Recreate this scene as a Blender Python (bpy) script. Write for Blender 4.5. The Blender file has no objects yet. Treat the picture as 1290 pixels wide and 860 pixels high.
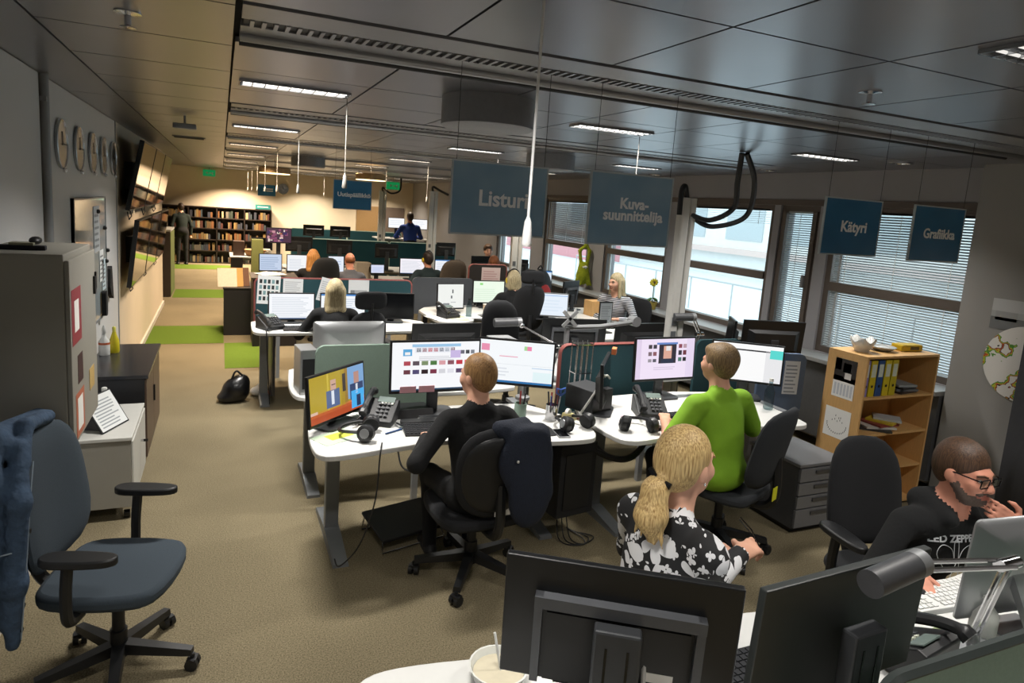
import bpy, math, random
import numpy as np
from mathutils import Vector, Matrix, Euler
random.seed(7); np.random.seed(7)
PI = math.pi
SC = bpy.context.scene
COL = SC.collection

# ------------------------------------------------------------------ camera
CAM_H = 2.04
def _cam():
    yaw, pitch, roll = math.radians(23.41), math.radians(8.56), math.radians(3.88)
    F = Vector((math.sin(yaw)*math.cos(pitch), math.cos(yaw)*math.cos(pitch), -math.sin(pitch)))
    r = Vector((math.cos(yaw), -math.sin(yaw), 0)); d = F.cross(r)
    cr, sr = math.cos(roll), math.sin(roll)
    right = r*cr - d*sr; down = r*sr + d*cr
    m = Matrix((right, -down, -F)).transposed().to_4x4()
    m.translation = (0, 0, CAM_H)
    cd = bpy.data.cameras.new('camera'); cd.sensor_fit = 'HORIZONTAL'; cd.sensor_width = 36
    cd.lens = 818.0/1290*36; cd.shift_x = (645-627.8)/1290; cd.shift_y = -(430-385.1)/1290
    cd.clip_start = .05; cd.clip_end = 200
    o = bpy.data.objects.new('camera', cd); COL.objects.link(o); o.matrix_world = m
    SC.camera = o
_cam()
# ------------------------------------------------------------------ world and exposure
w = bpy.data.worlds.new('world'); SC.world = w; w.use_nodes = True
bg = w.node_tree.nodes['Background']; bg.inputs[0].default_value = (.80, .92, 1.0, 1); bg.inputs[1].default_value = 2.4
vs = SC.view_settings; vs.view_transform = 'Standard'; vs.look = 'None'; vs.gamma = 1; vs.exposure = 0.0
vs.use_curve_mapping = False
SC.cycles.max_bounces = 6; SC.cycles.diffuse_bounces = 3; SC.cycles.glossy_bounces = 3
SC.cycles.transparent_max_bounces = 12; SC.cycles.caustics_reflective = False; SC.cycles.caustics_refractive = False
SC.cycles.sample_clamp_indirect = 4
# ------------------------------------------------------------------ colours and materials
def lin(c):
    if isinstance(c, str):
        c = tuple(int(c[i:i+2], 16) for i in (0, 2, 4))
        c = tuple(v/255 for v in c)
    return tuple((v/12.92 if v <= .04045 else ((v+.055)/1.055)**2.4) for v in c[:3])
MATS = {}
def M(name, col='808080', rough=.5, metal=0., var=.06, nscale=30., bump=0., bscale=250., spec=.5, coat=0., stretch=None):
    if name in MATS: return MATS[name]
    m = bpy.data.materials.new(name); m.use_nodes = True; MATS[name] = m
    nt = m.node_tree; b = nt.nodes['Principled BSDF']; L = nt.links
    c = lin(col)
    tc = nt.nodes.new('ShaderNodeTexCoord'); n = nt.nodes.new('ShaderNodeTexNoise'); n.inputs['Scale'].default_value = nscale
    n.inputs['Detail'].default_value = 3
    src = tc.outputs['Object']
    if stretch:
        mp = nt.nodes.new('ShaderNodeMapping'); mp.inputs['Scale'].default_value = stretch
        L.new(src, mp.inputs['Vector']); src = mp.outputs[0]
    L.new(src, n.inputs['Vector'])
    mx = nt.nodes.new('ShaderNodeMix'); mx.data_type = 'RGBA'
    mx.inputs[6].default_value = tuple(v*(1-var*2) for v in c)+(1,); mx.inputs[7].default_value = tuple(min(1, v*(1+var*2)) for v in c)+(1,)
    L.new(n.outputs[0], mx.inputs[0]); L.new(mx.outputs[2], b.inputs['Base Color'])
    b.inputs['Roughness'].default_value = rough; b.inputs['Metallic'].default_value = metal
    b.inputs['Specular IOR Level'].default_value = spec; b.inputs['Coat Weight'].default_value = coat
    if bump:
        n2 = nt.nodes.new('ShaderNodeTexNoise'); n2.inputs['Scale'].default_value = bscale; L.new(src, n2.inputs['Vector'])
        bp = nt.nodes.new('ShaderNodeBump'); bp.inputs['Strength'].default_value = bump; bp.inputs['Distance'].default_value = .01
        L.new(n2.outputs[0], bp.inputs['Height']); L.new(bp.outputs[0], b.inputs['Normal'])
    return m
def M_emit(name, col, strength):
    if name in MATS: return MATS[name]
    m = bpy.data.materials.new(name); m.use_nodes = True; MATS[name] = m
    nt = m.node_tree; nt.nodes.remove(nt.nodes['Principled BSDF']); e = nt.nodes.new('ShaderNodeEmission')
    e.inputs[0].default_value = lin(col)+(1,); e.inputs[1].default_value = strength
    nt.links.new(e.outputs[0], nt.nodes['Material Output'].inputs[0]); return m
def M_attr(name, emit=0., rough=.6, coat=0.):
    "colour comes from the mesh's colour attribute: printed sheets and lit screens"
    if name in MATS: return MATS[name]
    m = bpy.data.materials.new(name); m.use_nodes = True; MATS[name] = m
    nt = m.node_tree; b = nt.nodes['Principled BSDF']; a = nt.nodes.new('ShaderNodeVertexColor'); a.layer_name = 'Col'
    b.inputs['Roughness'].default_value = rough; b.inputs['Coat Weight'].default_value = coat
    if emit:
        b.inputs['Base Color'].default_value = (.01, .01, .01, 1); nt.links.new(a.outputs[0], b.inputs['Emission Color']); b.inputs['Emission Strength'].default_value = emit
    else: nt.links.new(a.outputs[0], b.inputs['Base Color'])
    return m
def M_glass(name, tint='e8f0ee', gl=.08):
    if name in MATS: return MATS[name]
    m = bpy.data.materials.new(name); m.use_nodes = True; MATS[name] = m
    nt = m.node_tree; nt.nodes.remove(nt.nodes['Principled BSDF'])
    t = nt.nodes.new('ShaderNodeBsdfTransparent'); t.inputs[0].default_value = lin(tint)+(1,)
    g = nt.nodes.new('ShaderNodeBsdfGlossy'); g.inputs['Roughness'].default_value = .02
    lw = nt.nodes.new('ShaderNodeLayerWeight'); pw = nt.nodes.new('ShaderNodeMath'); pw.operation = 'POWER'; pw.inputs[1].default_value = 4; nt.links.new(lw.outputs['Facing'], pw.inputs[0])
    fr = nt.nodes.new('ShaderNodeMath'); fr.operation = 'MULTIPLY_ADD'; fr.inputs[1].default_value = .5; fr.inputs[2].default_value = .03; nt.links.new(pw.outputs[0], fr.inputs[0])
    mx = nt.nodes.new('ShaderNodeMixShader'); nt.links.new(fr.outputs[0], mx.inputs[0]); nt.links.new(t.outputs[0], mx.inputs[1]); nt.links.new(g.outputs[0], mx.inputs[2])
    nt.links.new(mx.outputs[0], nt.nodes['Material Output'].inputs[0]); return m

WHITE = M('white_laminate', 'd9d9d6', .35, var=.02)
BLACKP = M('black_plastic', '17181a', .45, var=.05)
BLACKG = M('black_gloss', '0c0d0f', .12, var=.03)
GREYP = M('grey_plastic', '5b5e62', .5)
SILVER = M('silver_aluminium', 'b4b6b8', .35, .85, var=.03)
CHROME = M('chrome', 'd8d8da', .15, 1., var=.02)
STEEL = M('grey_steel', '8b8d8f', .45, .3, var=.03)
PAPER = M('paper', 'eceae4', .8, var=.02)
CARD = M('cardboard', 'a9835a', .8, var=.08)
CABLE = M('black_cable', '0e0e10', .5)
BEECH = M('beech_wood', 'd3a76c', .5, var=.08, nscale=9, stretch=(12, 12, 1.2), bump=.05, bscale=40)
BLKF = M('black_fabric', '1b1c1f', .95, var=.15, nscale=180, bump=.25, bscale=600)
GRYF = M('slate_fabric', '39434c', .95, var=.12, nscale=220, bump=.25, bscale=700)
TEAL = M('teal_felt', '20434a', .95, var=.08, nscale=120, bump=.1, bscale=500)
GRNF = M('sage_felt', '74877b', .95, var=.06, nscale=120, bump=.1, bscale=500)
DTEAL = M('deep_teal_felt', '123f47', .95, var=.06, nscale=120)
GREYF = M('grey_felt', '55585d', .95, var=.06, nscale=120)
PRINT = M_attr('printed_sheet')
SCREEN = M_attr('lit_screen', emit=1.0, rough=.25)
GLASS = M_glass('clear_glass')

# ------------------------------------------------------------------ mesh builder
class MB:
    def __init__(s): s.v = []; s.f = []; s.m = []; s.c = []
    def add(s, v, f, mi=0, col=None):
        o = len(s.v); s.v += [tuple(map(float, p)) for p in v]
        for q in f: s.f.append(tuple(i+o for i in q)); s.m.append(mi); s.c.append(col)
        return s
    def box(s, c, d, rz=0., R=None, mi=0, col=None):
        x, y, z = d[0]/2, d[1]/2, d[2]/2
        P = [(-x,-y,-z),(x,-y,-z),(x,y,-z),(-x,y,-z),(-x,-y,z),(x,-y,z),(x,y,z),(-x,y,z)]
        if R is None and rz: R = Matrix.Rotation(rz, 3, 'Z')
        if R is not None: P = [R @ Vector(p) for p in P]
        return s.add([(p[0]+c[0], p[1]+c[1], p[2]+c[2]) for p in P], [(0,3,2,1),(4,5,6,7),(0,1,5,4),(1,2,6,5),(2,3,7,6),(3,0,4,7)], mi, col)
    def bb(s, x0, x1, y0, y1, z0, z1, mi=0, col=None): return s.box(((x0+x1)/2,(y0+y1)/2,(z0+z1)/2),(x1-x0,y1-y0,z1-z0), mi=mi, col=col)
    def cyl(s, a, b, r0, r1=None, n=12, mi=0, caps=True):
        r1 = r0 if r1 is None else r1
        a, b = Vector(a), Vector(b); ax = (b-a).normalized(); t = Vector((1,0,0)) if abs(ax.x) < .9 else Vector((0,1,0))
        u = ax.cross(t).normalized(); w_ = ax.cross(u)
        V = []
        for p, r in ((a, r0), (b, r1)):
            for i in range(n): q = 2*PI*i/n; V.append(p + (u*math.cos(q)+w_*math.sin(q))*r)
        Fc = [(i, (i+1) % n, n+(i+1) % n, n+i) for i in range(n)]
        if caps: Fc += [tuple(range(n))[::-1], tuple(range(n, 2*n))]
        return s.add(V, Fc, mi)
    def tube(s, pts, r, n=6, mi=0):
        pts = [Vector(p) for p in pts]; V = []; prev = None
        for i, p in enumerate(pts):
            t = (pts[min(i+1, len(pts)-1)]-pts[max(i-1, 0)]).normalized()
            if prev is None: u = t.cross(Vector((.3, .1, 1)).normalized()); u = u.normalized() if u.length > 1e-4 else Vector((1,0,0))
            else: u = (prev - t*prev.dot(t)).normalized()
            prev = u; w_ = t.cross(u); rr = r[i] if isinstance(r, (list, tuple)) else r
            for k in range(n): q = 2*PI*k/n; V.append(p+(u*math.cos(q)+w_*math.sin(q))*rr)
        Fc = []
        for i in range(len(pts)-1):
            for k in range(n): Fc.append((i*n+k, i*n+(k+1) % n, (i+1)*n+(k+1) % n, (i+1)*n+k))
        Fc += [tuple(range(n))[::-1], tuple(range((len(pts)-1)*n, len(pts)*n))]
        return s.add(V, Fc, mi)
    def lathe(s, prof, c=(0,0,0), n=16, mi=0, ax=None):
        V = []; Q = None
        if ax is not None: Q = Vector((0,0,1)).rotation_difference(Vector(ax)).to_matrix()
        for r, z in prof:
            for k in range(n):
                q = 2*PI*k/n; p = Vector((r*math.cos(q), r*math.sin(q), z))
                if Q: p = Q @ p
                V.append(p+Vector(c))
        Fc = []
        for i in range(len(prof)-1):
            for k in range(n): Fc.append((i*n+k, i*n+(k+1) % n, (i+1)*n+(k+1) % n, (i+1)*n+k))
        if prof[0][0] > 1e-4: Fc.append(tuple(range(n))[::-1])
        if prof[-1][0] > 1e-4: Fc.append(tuple(range((len(prof)-1)*n, len(prof)*n)))
        return s.add(V, Fc, mi)
    def ell(s, c, r, n=12, mi=0, R=None):
        V = []; m_ = n//2
        for i in range(m_+1):
            a = PI*i/m_
            for k in range(n):
                q = 2*PI*k/n; p = Vector((r[0]*math.sin(a)*math.cos(q), r[1]*math.sin(a)*math.sin(q), -r[2]*math.cos(a)))
                if R is not None: p = R @ p
                V.append(p+Vector(c))
        Fc = [(i*n+k, i*n+(k+1) % n, (i+1)*n+(k+1) % n, (i+1)*n+k) for i in range(m_) for k in range(n)]
        return s.add(V, Fc, mi)
    def prism(s, pts, z0, z1, mi=0, f=None):
        n = len(pts); f = f or (lambda x, y, z: (x, y, z))
        V = [f(x, y, z0) for x, y in pts]+[f(x, y, z1) for x, y in pts]
        Fc = [(i, (i+1) % n, n+(i+1) % n, n+i) for i in range(n)]+[tuple(range(n))[::-1], tuple(range(n, 2*n))]
        return s.add(V, Fc, mi)
    def grid(s, P, mi=0):
        "P[i][j] points -> surface"
        a, b = len(P), len(P[0])
        return s.add([p for r in P for p in r], [(i*b+j, i*b+j+1, (i+1)*b+j+1, (i+1)*b+j) for i in range(a-1) for j in range(b-1)], mi)
    def mesh(s, name, mats, smooth=False):
        me = bpy.data.meshes.new(name); me.from_pydata(s.v, [], s.f)
        for m in (mats if isinstance(mats, (list, tuple)) else [mats]): me.materials.append(m)
        me.polygons.foreach_set('material_index', s.m)
        if any(c is not None for c in s.c):
            ca = me.color_attributes.new('Col', 'FLOAT_COLOR', 'CORNER'); k = 0
            for p, c in zip(me.polygons, s.c):
                cc = lin(c)+(1,) if c is not None else (0,0,0,1)
                for _ in range(p.loop_total): ca.data[k].color = cc; k += 1
        me.update()
        if smooth:
            me.polygons.foreach_set('use_smooth', [True]*len(me.polygons)); me.set_sharp_from_angle(angle=.75)
        return me
    def build(s, name, mats, parent=None, smooth=False, bevel=0., solid=0.):
        o = bpy.data.objects.new(name, s.mesh(name, mats, smooth)); COL.objects.link(o)
        if parent: o.parent = parent
        if solid: md = o.modifiers.new('solid', 'SOLIDIFY'); md.thickness = solid; md.offset = 0
        if bevel:
            md = o.modifiers.new('bevel', 'BEVEL'); md.width = bevel; md.segments = 2; md.limit_method = 'ANGLE'
        return o
def rrect(w_, h, r, n=4, c=(0, 0)):
    P = []
    for cx, cy, a in ((w_/2-r, h/2-r, 0), (-w_/2+r, h/2-r, PI/2), (-w_/2+r, -h/2+r, PI), (w_/2-r, -h/2+r, 1.5*PI)):
        for i in range(n+1): q = a+PI/2*i/n; P.append((c[0]+cx+r*math.cos(q), c[1]+cy+r*math.sin(q)))
    return P
def chaikin(P, k=2):
    for _ in range(k):
        Q = []
        for i in range(len(P)):
            a, b = P[i], P[(i+1) % len(P)]
            Q += [(a[0]*.75+b[0]*.25, a[1]*.75+b[1]*.25), (a[0]*.25+b[0]*.75, a[1]*.25+b[1]*.75)]
        P = Q
    return P
def curve_pts(P, n=6):
    "Catmull-Rom through the points"
    P = [Vector(p) for p in P]; out = []
    for i in range(len(P)-1):
        p0, p1, p2, p3 = P[max(i-1, 0)], P[i], P[i+1], P[min(i+2, len(P)-1)]
        for k in range(n):
            t = k/n; out.append(.5*((2*p1)+(p2-p0)*t+(2*p0-5*p1+4*p2-p3)*t*t+(3*p1-p0-3*p2+p3)*t**3))
    return out+[P[-1]]
def tag(o, label, cat, group=None, kind=None):
    o['label'] = label; o['category'] = cat
    if group: o['group'] = group
    if kind: o['kind'] = kind
    return o
def thing(name, label, cat, loc=(0,0,0), rz=0., group=None):
    o = bpy.data.objects.new(name, None); COL.objects.link(o); o.location = loc; o.rotation_euler = (0, 0, rz); o.empty_display_size = .1
    return tag(o, label, cat, group)
def struct(o, label=None):
    o['kind'] = 'structure'
    if label: o['label'] = label
    return o
def copy_tree(o, parent=None):
    c = o.copy(); COL.objects.link(c)
    if parent: c.parent = parent
    for ch in list(o.children): copy_tree(ch, c)
    return c
def dup(o, label, loc, rz, group=None):
    c = copy_tree(o); c.location = loc; c.rotation_euler = (0, 0, rz); c['label'] = label
    if group: c['group'] = group
    return c
def text_mesh(body, size, bold=.0, extrude=.0008, align='CENTER', spacing=.8):
    cu = bpy.data.curves.new('lettering', 'FONT'); cu.body = body; cu.size = size; cu.offset = bold; cu.extrude = extrude
    cu.align_x = align; cu.align_y = 'CENTER'; cu.space_line = spacing; cu.resolution_u = 3
    o = bpy.data.objects.new('lettering', cu); COL.objects.link(o)
    me = bpy.data.meshes.new_from_object(o.evaluated_get(bpy.context.evaluated_depsgraph_get()))
    bpy.data.objects.remove(o); bpy.data.curves.remove(cu); return me
def lettering(body, size, mat, parent, loc, rot, bold=.0):
    me = text_mesh(body, size, bold); me.materials.clear(); me.materials.append(mat)
    o = bpy.data.objects.new('lettering', me); COL.objects.link(o); o.parent = parent; o.location = loc; o.rotation_euler = rot
    return o
def sheet_mb(w_, h, rects, y=0., step=.0004, base='f4f4f2'):
    "flat picture in local XZ facing -Y; rects are (u0,v0,u1,v1,colour), v up"
    mb = MB()
    def q(u0, v0, u1, v1, c, k):
        yy = y-step*k
        mb.add([((u0-.5)*w_, yy, v0*h), ((u1-.5)*w_, yy, v0*h), ((u1-.5)*w_, yy, v1*h), ((u0-.5)*w_, yy, v1*h)], [(0,1,2,3)], 0, c)
    q(0, 0, 1, 1, base, 0)
    for k, r in enumerate(rects): q(*r[:4], r[4], 1+(r[5] if len(r) > 5 else 0))
    return mb
# ================================================================== the room
XL, XR, YB, YF, ZC = -1.09, 6.41, 23.3, -3.2, 3.06
def carpet():
    m = bpy.data.materials.new('tan_carpet'); m.use_nodes = True; nt = m.node_tree; b = nt.nodes['Principled BSDF']; L = nt.links
    tc = nt.nodes.new('ShaderNodeTexCoord'); n = nt.nodes.new('ShaderNodeTexNoise'); n.inputs['Scale'].default_value = 130; n.inputs['Detail'].default_value = 5
    n2 = nt.nodes.new('ShaderNodeTexNoise'); n2.inputs['Scale'].default_value = 1.3
    L.new(tc.outputs['Object'], n.inputs['Vector']); L.new(tc.outputs['Object'], n2.inputs['Vector'])
    r = nt.nodes.new('ShaderNodeValToRGB'); r.color_ramp.elements[0].position = .3; r.color_ramp.elements[1].position = .72
    r.color_ramp.elements[0].color = lin('625a45')+(1,); r.color_ramp.elements[1].color = lin('a3967a')+(1,)
    L.new(n.outputs[0], r.inputs[0])
    mx = nt.nodes.new('ShaderNodeMix'); mx.data_type = 'RGBA'; mx.blend_type = 'MULTIPLY'; mx.inputs[0].default_value = .35
    L.new(r.outputs[0], mx.inputs[6]); L.new(n2.outputs[0], mx.inputs[7]); L.new(mx.outputs[2], b.inputs['Base Color'])
    b.inputs['Roughness'].default_value = 1; b.inputs['Specular IOR Level'].default_value = .1
    bp = nt.nodes.new('ShaderNodeBump'); bp.inputs['Strength'].default_value = .4; bp.inputs['Distance'].default_value = .006
    L.new(n.outputs[0], bp.inputs['Height']); L.new(bp.outputs[0], b.inputs['Normal']); return m
CARPET = carpet()
GCARP = M('green_carpet', '5a7028', 1., var=.15, nscale=60, bump=.3, bscale=300, spec=.1)
fl = struct(MB().bb(-2.9, 6.6, YF-.1, YB+.2, -.12, 0).build('floor', CARPET), 'tan flecked office carpet')
for x0, x1, y0, y1 in ((-1.06, .04, 10.9, 12.35), (.05, .62, 9.3, 10.9), (-.98, .2, 15.6, 16.9), (-2.2, .3, 21.2, 22.4)):
    MB().bb(x0, x1, y0, y1, 0, .004).build('carpet_inlay', GCARP, fl)['label'] = 'green carpet inlay'
WALLG = M('grey_wall_paint', '98979a', .7, var=.02, nscale=4)
WALLP = M('light_wall_panel', 'c9cacb', .55, var=.015, nscale=3)
WALLB = M('beige_wall_paint', 'd8cab2', .75, var=.02, nscale=4)
BASEB = M('white_baseboard', 'cfcac0', .5)
SEAM = M('dark_seam', '2a2a2b', .7)
wl = struct(MB().bb(XL-.15, XL, YF, 14.7, 0, ZC+.05).build('wall_left', WALLB), 'long left wall, grey in front and beige behind')
for y0, y1 in ((YF, 2.2), (2.21, 5.14), (5.25, 8.4)):
    MB().bb(XL, XL+.012, y0, y1, .08, ZC-.005).build('wall_panel', WALLP, wl)
MB().bb(XL, XL+.02, 8.4, 8.44, 0, ZC).build('edge_strip', STEEL, wl)
struct(MB().bb(XL+.0, XL+.026, YF, 14.7, 0, .08).build('baseboard_left', BASEB), 'pale baseboard along the left wall')
MB().bb(-2.8, XL-.15, 14.55, 14.7, 0, ZC+.05).build('return', WALLB, wl)
struct(MB().bb(-2.9, -2.78, 14.6, YB, 0, ZC+.05).build('wall_alcove', WALLB), 'side wall of the alcove by the bookcase')
wb = struct(MB().bb(-2.9, 6.6, YB, YB+.15, 0, ZC+.05).build('wall_back', WALLB), 'beige far end wall')
wf = struct(MB().bb(-1.3, 6.6, YF-.12, YF, 0, ZC+.05).build('wall_front', WALLG), 'grey wall behind the photographer')
# ---- right wall with windows
WINS = [(3.78, 5.42), (5.58, 6.17), (6.27, 8.12), (8.36, 10.15), (10.75, 12.6), (13.2, 15.2)]
ZS, ZM, ZH = 1.0, 1.77, 2.67
mb = MB(); mb.bb(XR, XR+.25, YF, YB, 0, ZS); mb.bb(XR, XR+.25, YF, YB, ZH, ZC+.05)
yy = YF
for a, b in WINS+[(YB, YB)]:
    mb.bb(XR, XR+.25, yy, a, ZS, ZH); yy = b
wr = struct(mb.build('wall_right', WALLG), 'grey window wall on the right')
struct(MB().bb(XR-.012, XR, YF, YB, 0, .08).build('baseboard_right', BASEB), 'pale baseboard under the windows')
FRAME = M('brown_window_frame', '5b524b', .5, var=.04)
ALU = M('pale_aluminium', 'b9bcbd', .4, .4)
BLIND = M('blind_slat', 'aeb6b9', .45, var=.02)
BLINDD = M('dark_blind_slat', '6a5f57', .5, var=.02)
PIERS = M('pier_paint', '8f8e8c', .7, var=.02, nscale=4)
def slats(mb, y0, y1, z0, z1, x, tilt, pitch=.027):
    n = int((z1-z0)/pitch); c, s = math.cos(tilt)*.0125, math.sin(tilt)*.0125
    for i in range(n):
        z = z0+(i+.5)*pitch; mb.add([(x-c, y0, z-s), (x-c, y1, z-s), (x+c, y1, z+s), (x+c, y0, z+s)], [(0,1,2,3)])
win_names = ['window with closed blinds beside the pier', 'narrow tall casement with lowered blind', 'clear window behind the power column', 'clear window with the potted flower on its ledge', 'window beyond the green plush toy', 'farthest window']
for i, (a, b) in enumerate(WINS):
    o = bpy.data.objects.new('window_%d' % (i+1), None); COL.objects.link(o); o.location = (XR, (a+b)/2, ZS); struct(o, win_names[i])
    h = (b-a)/2; t = .07; fx0, fx1 = .03, .15
    def P(name, m, x0, x1, y0, y1, z0, z1):
        if name == 'pane': return MB().add([(x0, y0, z0-ZS), (x0, y1, z0-ZS), (x0, y1, z1-ZS), (x0, y0, z1-ZS)], [(0, 1, 2, 3)]).build(name, m, o)
        return MB().bb(x0, x1, y0, y1, z0-ZS, z1-ZS).build(name, m, o)
    P('sill_rail', FRAME, fx0, fx1, -h, h, ZS, ZS+t); P('head_rail', FRAME, fx0, fx1, -h, h, ZH-t, ZH)
    P('side_rail', FRAME, fx0, fx1, -h, -h+t, ZS+t, ZH-t); P('side_rail', FRAME, fx0, fx1, h-t, h, ZS+t, ZH-t)
    if i != 1:
        P('mid_rail', FRAME, fx0-.02, fx1, -h+t, h-t, ZM-.05, ZM+.05)
        P('pane', GLASS, .085, .092, -h+t, h-t, ZS+t, ZM-.05); P('pane', GLASS, .085, .092, -h+t, h-t, ZM+.05, ZH-t)
        P('inner_bar', ALU, .04, .07, h-t-.11, h-t-.08, ZS+t, ZM-.05); P('inner_bar', ALU, .04, .07, h-t-.11, h-t-.08, ZM+.05, ZH-t)
    else:
        P('pane', GLASS, .085, .092, -h+t, h-t, ZS+t, ZH-t)
        for s in (-1, 1): P('casement_bar', FRAME, .0, .05, s*(h-t)-.03, s*(h-t)+.03, ZS+t, ZH-t)
        P('casement_handle', STEEL, -.03, .0, -h+.1, -h+.13, 1.7, 1.85)
    m, tl = BLIND, .55
    zs = {0: ((ZM+.06, ZH-t), (ZS+t+.01, ZM-.06)), 1: ((ZS+t+.02, ZH-t-.02),), 2: ((ZH-.25, ZH-t),), 3: ((ZH-.22, ZH-t),), 4: ((ZM+.06, ZH-t),), 5: ((ZM+.06, ZH-t),)}[i]
    if i >= 4: m, tl = BLINDD, 1.2
    if i == 0: tl = .85
    if i in (2, 3): tl = .2
    for z0, z1 in zs:
        mb = MB(); slats(mb, -h+t+.02, h-t-.02, z0-ZS, z1-ZS, .045, tl); q = mb.build('blind_slats', m, o); q['kind'] = 'stuff'
        P('blind_rail', m, .03, .06, -h+t+.02, h-t-.02, z1-.005, z1+.02)
        mb = MB()
        for k in range(3):
            yk = (-.35+.35*k)*2*h; mb.bb(.0295, .031, yk-.003, yk+.003, z0-ZS, z1-ZS)
        q = mb.build('blind_cords', PAPER, o); q['kind'] = 'stuff'
MB().bb(XR-.012, XR-.0, 3.72, 15.4, ZH, ZH+.07).build('head_strip', FRAME, wr)
LEDGE = M('grey_ledge', '8d8e8d', .45, var=.03)
struct(MB().bb(6.06, XR, 3.74, 15.4, ZS-.05, ZS-.005).build('trim_1', LEDGE, bevel=.006), 'grey window ledge')
struct(MB().bb(6.12, XR, 3.74, 15.4, .12, ZS-.05).build('trim_2', M('dark_radiator_casing', '4f5052', .6)), 'dark radiator casing under the ledge')
struct(MB().bb(6.16, XR, 2.35, 3.72, 0, ZC+.02).build('wall_pier', PIERS), 'grey pier at the right edge with posters')
# ---- outside
roofm = M('pale_roof_felt', 'dfe6ea', .8, var=.03, nscale=2)
struct(MB().bb(6.9, 40, -10, 60, -3.2, -.6).build('terrain_roof_deck', roofm), 'pale flat roof seen through the windows')
ob = thing('neighbouring_building', 'pale building with grey windows across the roof outside', 'building', (27, 14, -.6))
MB().bb(0, 3, -12, 40, 0, 6.5).build('facade', M('pale_facade', 'e6e8e6', .8, var=.03, nscale=2), ob)
for k in range(10): MB().bb(-.05, .02, -10+k*4.6, -7.2+k*4.6, 2.1, 4.2).build('window_pane', M('outside_glass', 'b4bec2', .3), ob)
MB().bb(-.5, 0, -12, 40, 1.3, 1.6).build('ledge', M('pink_ledge', 'd7c3bd', .8), ob)
rb = thing('red_shed', 'low red clad building beyond the far windows', 'building', (22, 36, -.6))
MB().bb(0, 2, 0, 14, -.6, 1.1).build('wall', M('red_cladding', 'd79aa0', .8), rb); MB().bb(-.2, 2.2, -.2, 14.2, 1.1, 1.2).build('roof', roofm, rb)
rr = thing('roof_railing', 'thin pale railing on the roof outside', 'railing', (15, 12, -.6))
for k in range(14): MB().cyl((0, -12+k*2, 0), (0, -12+k*2, 1.1), .025, n=6).build('post', ALU, rr)
MB().cyl((0, -12, 1.1), (0, 14, 1.1), .03, n=6).build('rail', ALU, rr)
# ---- ceiling
CEILM = M('satin_metal_panel', '98989e', .3, .85, var=.02, nscale=3)
ce = struct(MB().bb(-2.9, 6.6, YF, YB+.1, ZC+.035, ZC+.06).build('ceiling', M('ceiling_void', '141415', .9)), 'suspended ceiling of satin metal panels')
PW, PD, X0, Y0, PER = .775, .75, .05, 2.6, 2.95
pm = {}
def panel(x0, x1, y0, y1):
    k = (round(x1-x0, 3), round(y1-y0, 3)); g = .006
    if k not in pm: pm[k] = MB().box((0, 0, .0), (k[0]-2*g, k[1]-2*g, .024)).mesh('ceiling_panel', CEILM)
    o = bpy.data.objects.new('ceiling_panel', pm[k]); COL.objects.link(o); o.parent = ce; o.location = ((x0+x1)/2, (y0+y1)/2, ZC+.012)
bays = []
for k in range(-3, 7):
    yb0 = Y0+PER*k
    for r in range(3):
        a = yb0+.7+PD*r; b = min(a+PD, YB)
        if b < YF+.1 or a > YB-.1: continue
        a = max(a, YF)
        for c in range(8):
            xa = X0+PW*c; xb = min(xa+PW, XR) if c < 7 else XR
            panel(round(xa, 3), round(xb, 3), round(a, 3), round(b, 3))
    bays.append(yb0+.7+1.5*PD)
    if YF < yb0 < YB-.7: panel(5.62, XR, round(yb0, 3), round(yb0+.7, 3))
y = YF
while y < YB-.05:
    panel(-.73, X0, round(y, 3), round(min(y+.735, YB), 3)); y += .735
for a, b in ((YF, 3.0), (3.0, 6.0), (6.0, 8.9), (8.9, 11.8), (11.8, 14.7)): panel(XL, -.73, a, b)
for a, b in ((14.7, 17.5), (17.5, 20.4), (20.4, YB)): panel(-2.8, -.73, a, b)
ORD = ['nearest', 'second', 'third', 'fourth', 'fifth', 'sixth', 'farthest']
BEAMM = M('beam_metal', '9a9a9c', .35, .7, var=.02)
GRILL = M('dark_grille', '2c2c2e', .5, .3)
beam0 = None
for k in range(0, 7):
    y0 = Y0+PER*k
    nm = 'overhead chilled ceiling beam out of view behind the camera' if k < 0 else '%s slotted metal chilled beam across the ceiling' % ORD[k]
    if beam0 is None:
        beam0 = thing('chilled_beam', nm, 'ceiling beam', (0, y0, ZC), 0, 'chilled ceiling beams')
        MB().bb(X0+.02, 5.6, .03, .24, -.004, .02).build('face_plate', BEAMM, beam0)
        MB().bb(X0+.02, 5.6, .36, .67, -.004, .02).build('face_plate', BEAMM, beam0)
        MB().bb(X0+.03, 5.59, .24, .36, .004, .02).build('grille_bed', GRILL, beam0)
        mb = MB()
        for i in range(122): mb.box((X0+.06+i*.045, .3, -.002), (.016, .11, .012))
        mb.build('grille_bars', BEAMM, beam0)['kind'] = 'stuff'
        MB().cyl((X0+.02, .52, -.012), (5.6, .52, -.012), .022, n=10).build('rail', BEAMM, beam0, smooth=True)
        MB().cyl((X0+.02, .64, -.012), (5.6, .64, -.012), .016, n=10).build('rail', GRILL, beam0, smooth=True)
    else: dup(beam0, nm, (0, y0, ZC), 0)
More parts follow.
